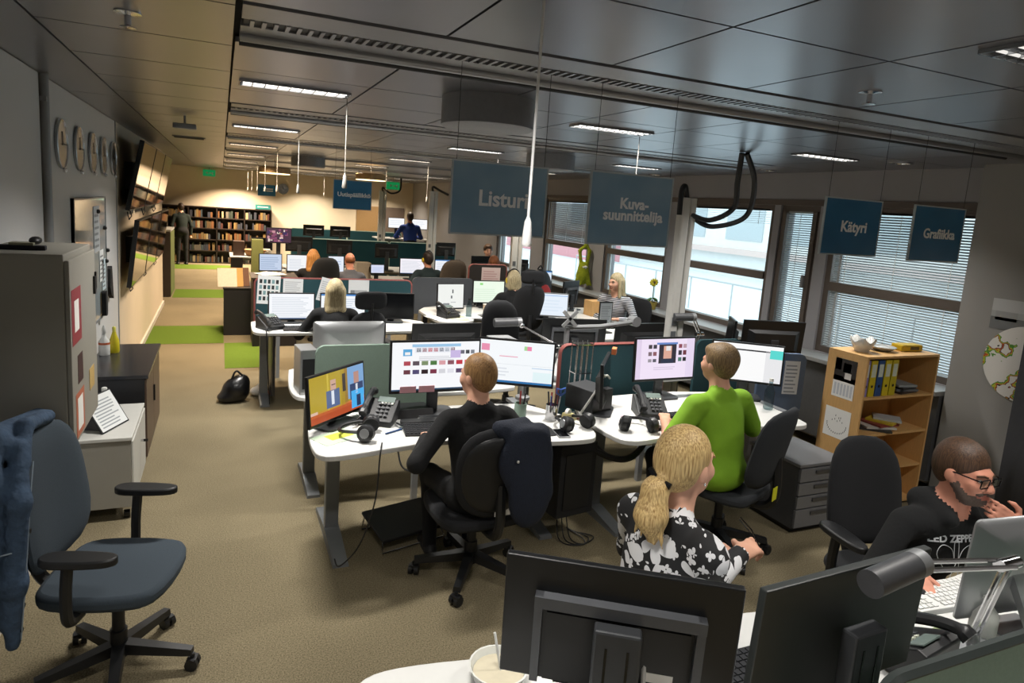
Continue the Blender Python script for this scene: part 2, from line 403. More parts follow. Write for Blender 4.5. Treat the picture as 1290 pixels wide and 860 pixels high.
# ---- luminaires and their pull cords
def warmth(y, x): return (1.0, .77, .55) if (y > 9.5 and x < 1.5) else ((1., .86, .68) if y > 9.5 else (1., .96, .9))
DIFF = {}
cols = [(.43, 'left'), (2.77, 'middle'), (5.05, 'right')]
LOUV = M('mirror_louvre', 'a8aaac', .2, .9)
POW = {}
def luminaire(x, y, label, watt, glow, warm):
    t = thing('recessed_luminaire', label, 'ceiling light', (x, y, ZC), 0, 'recessed louvre luminaires')
    cn = 'tube_%.2f_%.2f' % (glow, warm[2])
    dm = M_emit(cn, 'ffffff', glow); dm.node_tree.nodes['Emission'].inputs[0].default_value = warm+(1,)
    MB().bb(-.33, .33, -.085, .085, -.003, .002).build('tray', LOUV, t)
    for s in (-1, 1): MB().cyl((-.31, s*.035, -.009), (.31, s*.035, -.009), .006, n=8).build('tube', dm, t, smooth=True)
    mb = MB()
    for i in range(10): mb.bb(-.33+i*.0733-.003, -.33+i*.0733+.003, -.085, .085, -.016, -.002)
    for s in (-1, 0, 1): mb.bb(-.33, .33, s*.083-.003, s*.083+.003, -.016, -.002)
    mb.build('louvre', LOUV, t)['kind'] = 'stuff'
    if watt:
        ld = bpy.data.lights.new('luminaire_light', 'AREA'); ld.shape = 'RECTANGLE'; ld.size = .6; ld.size_y = .14; ld.energy = watt; ld.color = warm; ld.spread = math.radians(125)
        lo = bpy.data.objects.new('luminaire_light', ld); COL.objects.link(lo); lo.parent = t; lo.location = (0, 0, -.018)
    return t
CORDM = M('grey_cord', '77746e', .5); CORDW = M('white_cord', 'f4f4f6', .4)
def cord(x, y, L, label, CORDM=CORDM, r=.0032):
    t = thing('pull_cord', label, 'pull cord', (x, y, ZC), 0, 'light pull cords')
    MB().cyl((0, 0, -L), (0, 0, 0), r, n=6).build('cord', CORDM, t)
    MB().lathe([(.004, -L), (.012, -L-.02), (.018, -L-.09), (.014, -L-.1)], n=10).build('grip', CORDM, t, smooth=True)
for by in bays:
    if by < -3: continue
    row = ([*ORD[:6], 'seventh', 'farthest', 'added unseen'])[int(round((by-1.5)/PER))]
    for cx, cn in cols:
        near = by < 3
        on = {('left', 0): 7, ('middle', 0): 7, ('right', 0): 5}.get((cn, 0)) if near else None
        watt = 34 if by < 0 else 17 if near else (34 if by < 6 else 42)  # row behind the camera is unseen, added to brighten faces turned to the camera
        if cn == 'right' and not near: watt *= .55
        if by > 9.5: watt *= 1.7 if cn == 'left' else .8
        if by > 21: watt *= 2.4
        luminaire(cx, by, 'louvred ceiling light in the %s row of lights, %s column' % (row, cn), watt, .9 if near else 3., warmth(by, cx))
        if not near and cn != 'right': cord(cx+.34, by+.12, .55 if by > 6 else .5, 'thin white pull cord of the %s ceiling light in the %s row' % (cn, row))
cord(.93, 1.95, .68, 'bright white pull cord hanging close to the camera', CORDW, .0048)
# ================================================================== furniture builders
def pillow(W, H, T, p=4., nu=12, nv=14, curve=0., lean=0., taper=0., top=1.):
    "cushion in local XZ, centre bottom at origin, thickness along Y; curve bends the sides forward (+Y)"
    mb = MB()
    for sg in (-1, 1):
        P = []
        for j in range(nv+1):
            b = -math.cos(PI*j/nv)      # -1..1
            row = []
            for i in range(nu+1):
                a = -math.cos(PI*i/nu)
                # superellipse outline
                wmax = (max(0, 1-abs(b)**p))**(1/p)
                x = a*wmax*W/2*(1-taper*(b+1)/2); z = (b+1)/2*H
                th = T/2*(max(0, 1-abs(a)**4)*max(0, 1-abs(b)**6))**.5
                y = curve*(2*x/W)**2 - lean*(b+1)/2 + sg*th
                row.append((x, y, z))
            P.append(row)
        if sg < 0: mb.grid(P)
        else: mb.grid([r[::-1] for r in P])
    return mb
def star_base(t, mat, r=.31):
    leg = MB(); leg.add([(-.028, .03, .09), (.028, .03, .09), (.02, r, .07), (-.02, r, .07), (-.026, .03, .14), (.026, .03, .14), (.017, r, .10), (-.017, r, .10)],
                        [(0,3,2,1),(4,5,6,7),(0,1,5,4),(1,2,6,5),(2,3,7,6),(3,0,4,7)])
    lm = leg.mesh('base_leg', mat)
    cm = MB(); cm.cyl((-.028, 0, .028), (-.006, 0, .028), .028, n=12); cm.cyl((.006, 0, .028), (.028, 0, .028), .028, n=12); cm.cyl((0, 0, .03), (0, 0, .075), .01, n=8); cm.box((0, 0, .045), (.05, .04, .02))
    cmm = cm.mesh('caster', BLACKP, True)
    for k in range(5):
        a = 2*PI*k/5
        o = bpy.data.objects.new('base_leg', lm); COL.objects.link(o); o.parent = t; o.rotation_euler = (0, 0, a)
        c = bpy.data.objects.new('caster', cmm); COL.objects.link(c); c.parent = o; c.location = (0, r, 0); c.rotation_euler = (0, 0, k*1.3)
    MB().lathe([(.035, .07), (.035, .2), (.026, .2), (.026, .43)], n=14).build('gas_lift', BLACKP, t, smooth=True)
def office_chair(name, label, loc, rz, fabric, seat_z=.5, bw=.46, bh=.6, back_z=.56, arms=False, head=False, p=3., taper=.1, group=None, frame=None, star=True, lean=.08, shell=False):
    t = thing(name, label, 'chair', loc, rz, group); frame = frame or BLACKP
    if star: star_base(t, frame)
    MB().prism(rrect(.24, .26, .03), seat_z-.1, seat_z-.065).build('mechanism', frame, t)
    pts = chaikin([(-.25, -.22), (-.26, .1), (-.2, .25), (.2, .25), (.26, .1), (.25, -.22), (.1, -.25), (-.1, -.25)], 2)
    MB().prism(pts, seat_z-.065, seat_z).build('seat', fabric, t, smooth=True, bevel=.022)
    b = pillow(bw, bh, .085, p, curve=.05, lean=lean, taper=taper).build('backrest', fabric, t, smooth=True); b.location = (0, -.25, back_z)
    if shell:
        q = pillow(bw*.9, bh*.85, .05, p, curve=.05, lean=lean, taper=taper).build('back_shell', BLACKP, b, smooth=True); q.location = (0, -.035, .04)
    MB().tube(curve_pts([(0, -.1, seat_z-.09), (0, -.27, seat_z-.08), (0, -.33, seat_z+.02), (0, -.315, back_z+.2)]), .026, 8).build('back_bar', frame, t, smooth=True)
    if arms:
        for s in (-1, 1):
            a = MB().tube(curve_pts([(s*.2, -.05, seat_z-.08), (s*.3, -.05, seat_z-.06), (s*.315, -.05, seat_z+.06), (s*.315, -.04, seat_z+.19)]), .022, 8).build('arm_post', frame, t, smooth=True)
            MB().prism(chaikin([(s*.315+x, y) for x, y in ((-.045, -.14), (-.05, .02), (-.03, .14), (.03, .14), (.05, .02), (.045, -.14))], 2), seat_z+.19, seat_z+.222).build('arm_pad', frame, t, smooth=True, bevel=.012)
    if head:
        q = pillow(.3, .16, .07, 4).build('headrest', fabric, t, smooth=True); q.location = (0, -.25-lean, back_z+bh+.02)
        MB().tube([(0, -.27-lean, back_z+bh-.1), (0, -.28-lean, back_z+bh+.08)], .015, 6).build('headrest_post', frame, t)
    return t
LEGM = M('desk_leg_grey', '7d8083', .45, .3, var=.03)
EDGE = M('desk_edge_band', 'c8c8c4', .4)
def desk(label, poly, z, legs, loc=(0, 0), rz=0., group=None, beam=None, smooth=2):
    cx = sum(p[0] for p in poly)/len(poly); cy = sum(p[1] for p in poly)/len(poly)
    t = thing('office_desk', label, 'desk', (cx, cy, 0), 0, group)
    P = [(x-cx, y-cy) for x, y in poly]
    if smooth: P = chaikin(P, smooth)
    MB().prism(P, z-.03, z).build('desktop', [WHITE], t, bevel=.006)
    for lx, ly, d in legs:
        x, y = lx-cx, ly-cy
        l = MB().bb(x-.04, x+.04, y-.03, y+.03, .06, z-.05).build('leg', LEGM, t, bevel=.006)
        MB().add([(x-.045, y-d*.5, 0), (x+.045, y-d*.5, 0), (x+.045, y+d*.45, 0), (x-.045, y+d*.45, 0), (x-.04, y-d*.5, .02), (x+.04, y-d*.5, .02), (x+.04, y+d*.45, .02), (x-.04, y+d*.45, .02), (x-.045, y-.06, .065), (x+.045, y-.06, .065), (x+.045, y+.06, .065), (x-.045, y+.06, .065)],
                 [(0,3,2,1),(0,1,5,4),(2,3,7,6),(4,5,9,8),(8,9,10,11),(11,10,6,7),(1,2,6,10,9,5),(0,4,8,11,7,3)]).build('foot', LEGM, l)
        MB().bb(x-.03, x+.03, y-.3, y+.3, z-.052, z-.03).build('top_bracket', LEGM, t)
    if len(legs) > 1:
        (a, b, _), (c, d_, _) = legs[0], legs[-1]
        MB().tube([(a-cx, b-cy, z-.09), (c-cx, d_-cy, z-.09)], .025, 4).build('cross_rail', LEGM, t)
    return t
REDT = M('rust_trim', '8a4a45', .6)
def felt_screen(label, x0, x1, y, z0, z1, mat, trim=None, rz=0., group=None, r=.06):
    t = thing('desk_screen', label, 'partition', ((x0+x1)/2, y, z0), rz, group); w_, h = x1-x0, z1-z0
    P = [(p[0], p[1]+h/2) for p in rrect(w_, h, r, 5)]
    MB().prism(P, -.014, .014, f=lambda a, b, c: (a, c, b)).build('felt_panel', mat, t)
    if trim: 
        Q = [(a, 0, b) for a, b in P]+[(P[0][0], 0, P[0][1])]
        MB().tube(Q, .0165, 6).build('edge_trim', trim, t, smooth=True)
    for s in (-1, 1): MB().bb(s*w_*.36-.02, s*w_*.36+.02, -.02, .02, -z0, .05).build('post', STEEL, t)
    return t
STANDG = M('stand_grey', '3c3e41', .4, .3)
BEZEL = M('black_bezel', '101113', .35)
def monitor(label, loc, rz, w_, h, zb, rects, base='f2f4f6', tilt=.06, back='panel', stand='foot', group=None, bezel=.012, name='monitor', housing=None, lit=True, extra=None):
    "screen faces local -Y; loc is the point of the desk under it, zb the height of its lower edge above the desk"
    t = thing(name, label, 'monitor', loc, rz, group); hm = housing or BEZEL
    R = Matrix.Rotation(-tilt, 4, 'X')
    def put(mb, nm, m, par=t, **k):
        o = mb.build(nm, m, par, **k)
        if par is t: o.matrix_local = Matrix.Translation((0, 0, zb)) @ R
        return o
    hs = put(MB().bb(-w_/2, w_/2, 0, .022, 0, h), 'housing', hm, bevel=.004)
    b2 = bezel
    if lit:
        sc = sheet_mb(w_-2*b2, h-2*b2-.006, rects, base=base); sc.v = [(x, y-.0006, z+b2+.006) for x, y, z in sc.v]
        sc.build('screen', SCREEN, hs)
    else:
        MB().bb(-w_/2+b2, w_/2-b2, -.0012, -.0002, b2, h-b2).build('screen', BLACKG, hs)
    if back == 'panel':
        mb = MB(); a, c = w_*.33, .035
        mb.add([(-a-.05, .022, .03), (a+.05, .022, .03), (a+.05, .022, h*.72), (-a-.05, .022, h*.72), (-a, .022+c, .05), (a, .022+c, .05), (a, .022+c, h*.64), (-a, .022+c, h*.64)], [(4,5,6,7)[::-1],(0,1,5,4)[::-1],(1,2,6,5)[::-1],(2,3,7,6)[::-1],(3,0,4,7)[::-1]])
        mb.build('rear_cover', BLACKP, hs)
    elif back == 'rim':
        mb = MB(); a0, a1, z0, z1 = -w_*.36, w_*.36, h*.02, h*.74
        mb.bb(a0, a1, .022, .05, z1-.03, z1); mb.bb(a0, a0+.02, .022, .045, z0, z1); mb.bb(a1-.02, a1, .022, .045, z0, z1)
        mb.build('rear_rim', M('rim_grey', '55575b', .4, .2), hs)
        MB().bb(a0+.03, a1-.03, .022, .03, z0, z1-.05).build('rear_cover', BLACKP, hs)
        MB().bb(a0+.06, a0+.13, .030, .0312, .05, .075).build('rating_label', PAPER, hs)
        MB().bb(a0+.08, a0+.22, .030, .04, .02, .04).build('port_row', M('port_grey', '77797c', .4, .5), hs)
    if stand == 'foot':
        MB().bb(-.035, .035, .05, .075, .012, zb+h*.45).build('stand_neck', STANDG, t, bevel=.005)
        MB().prism(rrect(.26, .19, .04, 4, (0, .05)), 0, .014).build('stand_foot', STANDG, t)
    elif stand == 'column':
        MB().bb(-.055, .055, .058, .1, .012, zb+h*.62).build('stand_neck', STANDG, t, bevel=.006)
        mb = MB(); mb.bb(-.028, -.022, .1, .1015, .05, zb+h*.5); mb.bb(.022, .028, .1, .1015, .05, zb+h*.5); mb.build('cable_slot', BLACKG, t)
        MB().prism(rrect(.3, .24, .05, 4, (0, .05)), 0, .016).build('stand_foot', STANDG, t)
    elif stand == 'arm':
        MB().cyl((0, .022, zb+h*.5), (0, .09, zb+h*.5-.02), .03, n=10).build('mount', STEEL, t, smooth=True)
        MB().tube([(0, .09, zb+h*.5-.02), (.04, .22, zb+h*.25), (.05, .26, .02)], .022, 8).build('support_arm', STEEL, t, smooth=True)
        MB().lathe([(.05, 0), (.05, .02), (.03, .03)], (.05, .26, 0), 12).build('clamp_foot', STEEL, t, smooth=True)
    return t
SILB = M('imac_silver', 'a9abad', .32, .75, var=.02)
def allinone(label, loc, rz, w_, h, zb, group=None, tilt=.05, rects=(), base='d8e4ee'):
    t = thing('all_in_one_computer', label, 'computer', loc, rz, group)
    P = [(p[0], p[1]+h/2) for p in rrect(w_, h, .02, 4)]
    R = Matrix.Translation((0, 0, zb)) @ Matrix.Rotation(-tilt, 4, 'X')
    mb = MB(); n = len(P)
    rings = [(1, 0), (1, .006), (.93, .02), (.6, .045)]
    V = [(x*s, y_, (z-h/2)*s+h/2) for s, y_ in rings for x, z in P]
    F = [(k*n+i, k*n+(i+1) % n, (k+1)*n+(i+1) % n, (k+1)*n+i) for k in range(3) for i in range(n)]
    F = [f[::-1] for f in F]+[tuple(range(n)), tuple(range(3*n, 4*n))[::-1]]
    mb.add(V, F); hs = mb.build('housing', SILB, t, smooth=True); hs.matrix_local = R
    sc = sheet_mb(w_-.04, h-.1, rects, base=base); sc.v = [(x, y-.0006, z+.08) for x, y, z in sc.v]; sc.build('screen', SCREEN, hs)
    MB().bb(-w_/2+.006, w_/2-.006, -.0015, -.0003, h-.022, h-.006).build('bezel', BLACKG, hs)
    st = MB(); st.prism([(.03, zb+h*.45), (.05, zb+h*.5), (.17, .012), (.17, 0), (-.03, 0), (-.03, .008), (.15, .008)], -.09, .09, f=lambda a, b, c: (c, a, b)); st.build('stand', SILB, t)
    return t
def desk_phone(label, loc, rz, group=None):
    t = thing('desk_phone', label, 'telephone', loc, rz, group)
    b = MB(); b.prism([(-.1, .0), (.1, 0), (.1, .11), (.07, .12), (-.1, .035)], -.1, .1, f=lambda a, c, d: (d, a, c)); b.build('body', BLACKP, t, bevel=.006)
    R = Matrix.Rotation(math.atan2(.085, .17), 3, 'X')
    mb = MB()
    for i in range(3):
        for j in range(4): mb.box((-.0+i*.026, -.07+j*.028, .062+j*.014), (.018, .016, .006), R=R)
    mb.build('keypad', M('phone_key', '3a3c40', .5), t)['kind'] = 'stuff'
    MB().box((.03, .055, .118), (.1, .045, .004), R=R).build('display', M('lcd', '6f7c78', .2), t)
    mb = MB()
    for i in range(4): mb.box((.01+i*.02, .025, .105), (.012, .012, .004), R=R)
    mb.build('function_keys', M('lit_key', 'd8dccb', .4), t)['kind'] = 'stuff'
    h = MB(); h.tube(curve_pts([(-.07, -.1, .07), (-.07, -.06, .095), (-.07, .03, .135), (-.07, .1, .15), (-.07, .13, .14)], 4), [.026]*4+[.018]*9+[.026]*4, 8)
    h.build('handset', BLACKP, t, smooth=True)
    P = [(-.08, -.1, .05)]+[(-.1-.012*math.cos(k*1.1), -.11-.004*k+.012*math.sin(k*1.1), .02) for k in range(14)]+[(-.09, -.05, .02)]
    MB().tube(P, .0035, 5).build('coiled_cord', CABLE, t, smooth=True)
    return t
kb_proto = {}
def keyboard(label, loc, rz, mat=None, group=None):
    mat = mat or BLACKP; t = thing('keyboard', label, 'keyboard', loc, rz, group)
    MB().prism([(-.08, 0), (.08, 0), (.08, .022), (-.08, .012)], -.22, .22, f=lambda a, c, d: (d, a, c)).build('tray', mat, t, bevel=.003)
    km = M('keycap_white', 'd9d9d6', .5) if mat in (WHITE, SILVER) else M('keycap_black', '26272a', .5)
    mb = MB()
    for r in range(6):
        for i in range(19):
            if i == 14: continue
            mb.box((-.205+i*.0228, .06-r*.024, .0225-r*.0016), (.018, .018, .007))
    mb.build('keys', km, t)['kind'] = 'stuff'
    return t
def mouse(label, loc, rz, mat=None, group=None):
    t = thing('computer_mouse', label, 'mouse', loc, rz, group)
    MB().ell((0, 0, .012), (.03, .055, .022), 12).build('shell', mat or BLACKP, t, smooth=True); MB().ell((0, .025, .032), (.004, .01, .005), 8).build('scroll_wheel', GREYP, t)
    return t
def headphones(label, loc, rz, cup=None, group=None, face=None):
    t = thing('headphones', label, 'headphones', loc, rz, group); cup = cup or BLACKP
    for s in (-1, 1):
        c = MB().lathe([(.045, 0), (.048, .01), (.046, .03), (.03, .04), (.0, .042)], (s*.075, 0, .045), 16, ax=(s, .15, .25)).build('ear_cup', cup, t, smooth=True)
        MB().lathe([(.028, .036), (.026, .044), (.0, .046)], (s*.075, 0, .045), 14, ax=(s, .15, .25)).build('cap', face or SILVER, c, smooth=True)
        MB().lathe([(.03, 0), (.045, -.002), (.044, -.018), (.028, -.02)], (s*.075, 0, .045), 16, ax=(s, .15, .25)).build('cushion', BLKF, c, smooth=True)
    MB().tube(curve_pts([(-.08, 0, .05), (-.085, .07, .05), (-.05, .14, .04), (0, .16, .035), (.05, .14, .04), (.085, .07, .05), (.08, 0, .05)], 5), .01, 6).build('headband', BLACKP, t, smooth=True)
    return t
def cable(label, pts, r=.004, n=8, name='cable', cat='cable', group=None, mat=None):
    c = Vector(pts[0]); o = MB().tube([Vector(p)-c for p in curve_pts(pts, n)], r, 6).build(name, mat or CABLE, smooth=True); o.location = c
    return tag(o, label, cat, group)
def paper(label, loc, w_=.21, h=.297, rz=0., rects=None, cat='paper', name='paper_sheet', group=None, rot=None, base='f1f0ec'):
    "a sheet lying flat (or turned by rot); printed marks are flat colour"
    mb = sheet_mb(w_, h, rects or [], base=base); o = mb.build(name, PRINT, solid=.0009)
    o.location = loc; o.rotation_euler = rot if rot is not None else (-PI/2, 0, rz)
    return tag(o, label, cat, group)
def lines(n, u0=.1, u1=.9, v0=.1, v1=.9, c='8d8f92', f=.4, jit=.3):
    R = []; d = (v1-v0)/n
    for i in range(n): R.append((u0, v0+i*d, u1-random.random()*jit*(u1-u0), v0+i*d+d*f, c))
    return R
def box_thing(name, label, cat, x0, x1, y0, y1, z0, z1, m, bevel=.004, group=None):
    o = MB().bb(-(x1-x0)/2, (x1-x0)/2, -(y1-y0)/2, (y1-y0)/2, 0, z1-z0).build(name, m, bevel=bevel); o.location = ((x0+x1)/2, (y0+y1)/2, z0)
    return tag(o, label, cat, group)
# ================================================================== people: one implicit surface per body
class SDF:
    def __init__(s): s.p = []
    def cap(s, a, b, ra, rb=None, m=0, k=.03): s.p.append(('c', np.array(a, float), np.array(b, float), ra, ra if rb is None else rb, m, k)); return s
    def ell(s, c, r, m=0, k=.03, R=None): s.p.append(('e', np.array(c, float), np.array(r, float), None if R is None else np.array(R), 0, m, k)); return s
    def sub(s, c, r, R=None, k=.01): s.p.append(('s', np.array(c, float), np.array(r, float), None if R is None else np.array(R), 0, 0, k)); return s
    def cut(s, pt, n, k=.006): s.p.append(('h', np.array(pt, float), np.array(n, float)/np.linalg.norm(n), None, 0, 0, k)); return s
    def _b(s, p):
        if p[0] == 'c': r = max(p[3], p[4]); return np.minimum(p[1], p[2])-r, np.maximum(p[1], p[2])+r
        r = p[2].max(); return p[1]-r, p[1]+r
    def mesh(s, h):
        lo = np.min([s._b(p)[0] for p in s.p if p[0] in 'ce'], 0)-.03; hi = np.max([s._b(p)[1] for p in s.p if p[0] in 'ce'], 0)+.03
        n = np.ceil((hi-lo)/h).astype(int)+1
        D = np.full(n, .5, np.float32); B = np.full(n, 9., np.float32); Mt = np.zeros(n, np.int8)
        ax = [lo[i]+h*np.arange(n[i]) for i in range(3)]
        for p in s.p:
            if p[0] == 'h': i0 = [0]*3; i1 = list(n)
            else:
                a, b = s._b(p); mg = max(p[6], .02)+2*h
                i0 = [max(0, int((a[i]-mg-lo[i])/h)) for i in range(3)]; i1 = [min(n[i], int((b[i]+mg-lo[i])/h)+2) for i in range(3)]
                if any(i1[i] <= i0[i] for i in range(3)): continue
            sl = tuple(slice(i0[i], i1[i]) for i in range(3))
            X, Y, Z = np.meshgrid(ax[0][sl[0]], ax[1][sl[1]], ax[2][sl[2]], indexing='ij', sparse=True)
            if p[0] == 'c':
                a, b = p[1], p[2]; d = b-a; L2 = d@d+1e-9
                t = np.clip(((X-a[0])*d[0]+(Y-a[1])*d[1]+(Z-a[2])*d[2])/L2, 0, 1)
                q = np.sqrt((X-a[0]-t*d[0])**2+(Y-a[1]-t*d[1])**2+(Z-a[2]-t*d[2])**2)-(p[3]+(p[4]-p[3])*t)
            elif p[0] in 'es':
                x, y, z = X-p[1][0], Y-p[1][1], Z-p[1][2]
                if p[3] is not None:
                    R = p[3]; x, y, z = R[0,0]*x+R[1,0]*y+R[2,0]*z, R[0,1]*x+R[1,1]*y+R[2,1]*z, R[0,2]*x+R[1,2]*y+R[2,2]*z
                r = p[2]; k0 = np.sqrt((x/r[0])**2+(y/r[1])**2+(z/r[2])**2); k1 = np.sqrt((x/r[0]**2)**2+(y/r[1]**2)**2+(z/r[2]**2)**2)+1e-6
                q = k0*(k0-1)/k1
            else:
                q = (X-p[1][0])*p[2][0]+(Y-p[1][1])*p[2][1]+(Z-p[1][2])*p[2][2]
            k = p[6]; d0 = D[sl]
            if p[0] in 'ce':
                hh = np.maximum(k-np.abs(d0-q), 0)/k; D[sl] = np.minimum(d0, q)-hh*hh*k*.25
                nb = q < B[sl]; B[sl] = np.where(nb, q, B[sl]); Mt[sl] = np.where(nb, p[5], Mt[sl])
            elif p[0] == 's':
                q = -q; hh = np.maximum(k-np.abs(d0-q), 0)/k; D[sl] = np.maximum(d0, q)+hh*hh*k*.25
            else:   # keep the side where (x-pt).n < 0
                D[sl] = np.maximum(d0, q)
        S = D < 0; c = [n[i]-1 for i in range(3)]
        cor = [(i, j, k) for i in (0, 1) for j in (0, 1) for k in (0, 1)]
        cnt = sum(S[i:i+c[0], j:j+c[1], k:k+c[2]].astype(np.int8) for i, j, k in cor)
        act = np.argwhere((cnt > 0) & (cnt < 8)); idx = -np.ones(c, np.int64); idx[tuple(act.T)] = np.arange(len(act))
        acc = np.zeros((len(act), 3)); num = np.zeros(len(act))
        for a in cor:
            for i in range(3):
                if a[i]: continue
                b = list(a); b[i] = 1
                va = D[tuple((act+a).T)]; vb = D[tuple((act+b).T)]; msk = (va < 0) != (vb < 0)
                t = np.where(msk, va/np.where(va == vb, 1, va-vb), 0)
                pt = np.array(a, float)+np.outer(t, np.array(b)-np.array(a)); acc[msk] += pt[msk]; num[msk] += 1
        V = lo+h*(act+acc/num[:, None])
        Fq = []; fm = []
        for i in range(3):
            j, k = (i+1) % 3, (i+2) % 3
            s0 = [slice(1, n[q]-1) for q in range(3)]; s0[i] = slice(0, n[i]-1); s1 = list(s0); s1[i] = slice(1, n[i])
            A, Bb = S[tuple(s0)], S[tuple(s1)]; E_ = np.argwhere(A != Bb)
            if not len(E_): continue
            off = np.array([0 if q == i else 1 for q in range(3)]); G = E_+off; inside = A[tuple(E_.T)]
            def cell(dj, dk): g = G.copy(); g[:, j] -= dj; g[:, k] -= dk; return idx[tuple(g.T)]
            Q = np.stack([cell(1, 1), cell(0, 1), cell(0, 0), cell(1, 0)], 1); Q[~inside] = Q[~inside][:, ::-1]
            Fq.append(Q); fm.append(Mt[tuple(G.T)])
        return V, np.concatenate(Fq), np.concatenate(fm)
    def build(s, name, mats, parent, h):
        V, F, m = s.mesh(h); me = bpy.data.meshes.new(name)
        me.vertices.add(len(V)); me.vertices.foreach_set('co', V.astype(np.float32).ravel())
        me.loops.add(len(F)*4); me.loops.foreach_set('vertex_index', F.astype(np.int32).ravel())
        me.polygons.add(len(F)); me.polygons.foreach_set('loop_start', np.arange(0, len(F)*4, 4, dtype=np.int32))
        for q in mats: me.materials.append(q)
        me.polygons.foreach_set('material_index', m.astype(np.int32)); me.polygons.foreach_set('use_smooth', np.ones(len(F), bool)); me.update(); me.validate()
        o = bpy.data.objects.new(name, me); COL.objects.link(o)
        if parent: o.parent = parent
        return o
SKIN = M('skin', 'd9a58b', .55, var=.04, nscale=20, spec=.35)
SKINR = M('ruddy_skin', 'c98a72', .55, var=.05, nscale=20, spec=.35)
LIP = M('lip', 'a8604f', .5)
EYEW = M('eye_white', 'e8e4dc', .25); IRIS = M('iris', '2c3a40', .2)
def hairmat(name, a, b):
    if name in MATS: return MATS[name]
    m = M(name, a, .5, var=.0, stretch=(150, 150, 6), nscale=1.4, bump=.22, bscale=2.2, spec=.4)
    nt = m.node_tree; mx = [n for n in nt.nodes if n.type == 'MIX'][0]; mx.inputs[6].default_value = lin(a)+(1,); mx.inputs[7].default_value = lin(b)+(1,)
    nz = [n for n in nt.nodes if n.type == 'TEX_NOISE' and n.outputs[0].links and n.outputs[0].links[0].to_node == mx][0]; mr = nt.nodes.new('ShaderNodeMapRange'); mr.inputs[1].default_value = .28; mr.inputs[2].default_value = .72
    nt.links.new(nz.outputs[0], mr.inputs[0]); nt.links.new(mr.outputs[0], mx.inputs[0])
    return m
H_FAIR = hairmat('fair_hair', '6b4a2c', 'b98f5c'); H_BLONDE = hairmat('blonde_hair', '8a6638', 'e6c98c'); H_ASH = hairmat('ash_blonde_hair', '7d6a4e', 'd8c9a0')
H_BROWN = hairmat('brown_hair', '2b1d14', '5d4330'); H_DARK = hairmat('dark_hair', '171210', '3a2a20'); H_AUB = hairmat('auburn_hair', '5a2f1a', 'a1643c'); H_MIX = hairmat('light_brown_hair', '4a3825', 'a68a63')
BEARD = M('grey_beard', '5a4c44', .9, var=.2, nscale=120, bump=.4, bscale=400)
EULER = lambda yaw, pitch, roll=0.: np.array((Matrix.Rotation(yaw, 3, 'Z') @ Matrix.Rotation(pitch, 3, 'X') @ Matrix.Rotation(roll, 3, 'Y')))
def ik(A, T, l1, l2, hint):
    A, T = np.array(A, float), np.array(T, float); d = T-A; L = np.linalg.norm(d)
    if L > (l1+l2)*.985: T = A+d/L*(l1+l2)*.985; d = T-A; L = np.linalg.norm(d)
    u = d/L; x = (L*L+l1*l1-l2*l2)/(2*L); hgt = math.sqrt(max(0, l1*l1-x*x)); hv = np.array(hint, float); hv -= u*(hv@u); hv /= np.linalg.norm(hv)+1e-9
    return A+u*x+hv*hgt, T
def hand(S, W, d, nrm, side, m, curl=.5, sc=1., k=.006, spread=.1, thumb=(.5, .6), curls=None):
    "W wrist, d pointing direction, nrm palm normal, side +1 right hand"
    d = np.array(d, float); d /= np.linalg.norm(d); nrm = np.array(nrm, float); nrm -= d*(nrm@d); nrm /= np.linalg.norm(nrm)
    lat = np.cross(d, nrm)*side      # towards the thumb
    for t in (-.024, -.008, .008, .024): S.cap(W+lat*t*.8*sc+d*.02*sc, W+(lat*t+d*.085)*sc, .0135*sc, .0115*sc, m, .016)
    S.cap(W, W+d*.03*sc, .021*sc, .02*sc, m, .02)
    for q, (t, Ls) in enumerate(zip((.029, .0105, -.0085, -.0265), ((.041, .026, .02), (.045, .029, .022), (.042, .027, .021), (.033, .021, .018)))):
        p = W+(lat*t+d*.088)*sc; a = 0.; cc = curls[q] if curls else curl
        for gi, L in enumerate(Ls):
            a += cc*(1.0 if gi else .75); dr = d*math.cos(a)+nrm*math.sin(a)+lat*t*spread*12*(1-min(1, a/1.5)); dr /= np.linalg.norm(dr)
            e = p+dr*L*sc; S.cap(p, e, (.0092-.0008*gi)*sc, (.0086-.0009*gi)*sc, m, k); p = e
    p = W+(lat*.026+d*.03)*sc; e = p+(lat*.9+d*.75+nrm*thumb[0]*.6)*.036*sc
    S.cap(p, e, .0125*sc, .0105*sc, m, .012)
    e2 = e+(lat*.25+d*1.0+nrm*thumb[1])*.026*sc; S.cap(e, e2, .0102*sc, .0092*sc, m, .006); e3 = e2+(lat*-.1+d*.9+nrm*thumb[1]*1.4)*.02*sc; S.cap(e2, e3, .0092*sc, .0078*sc, m, .006)
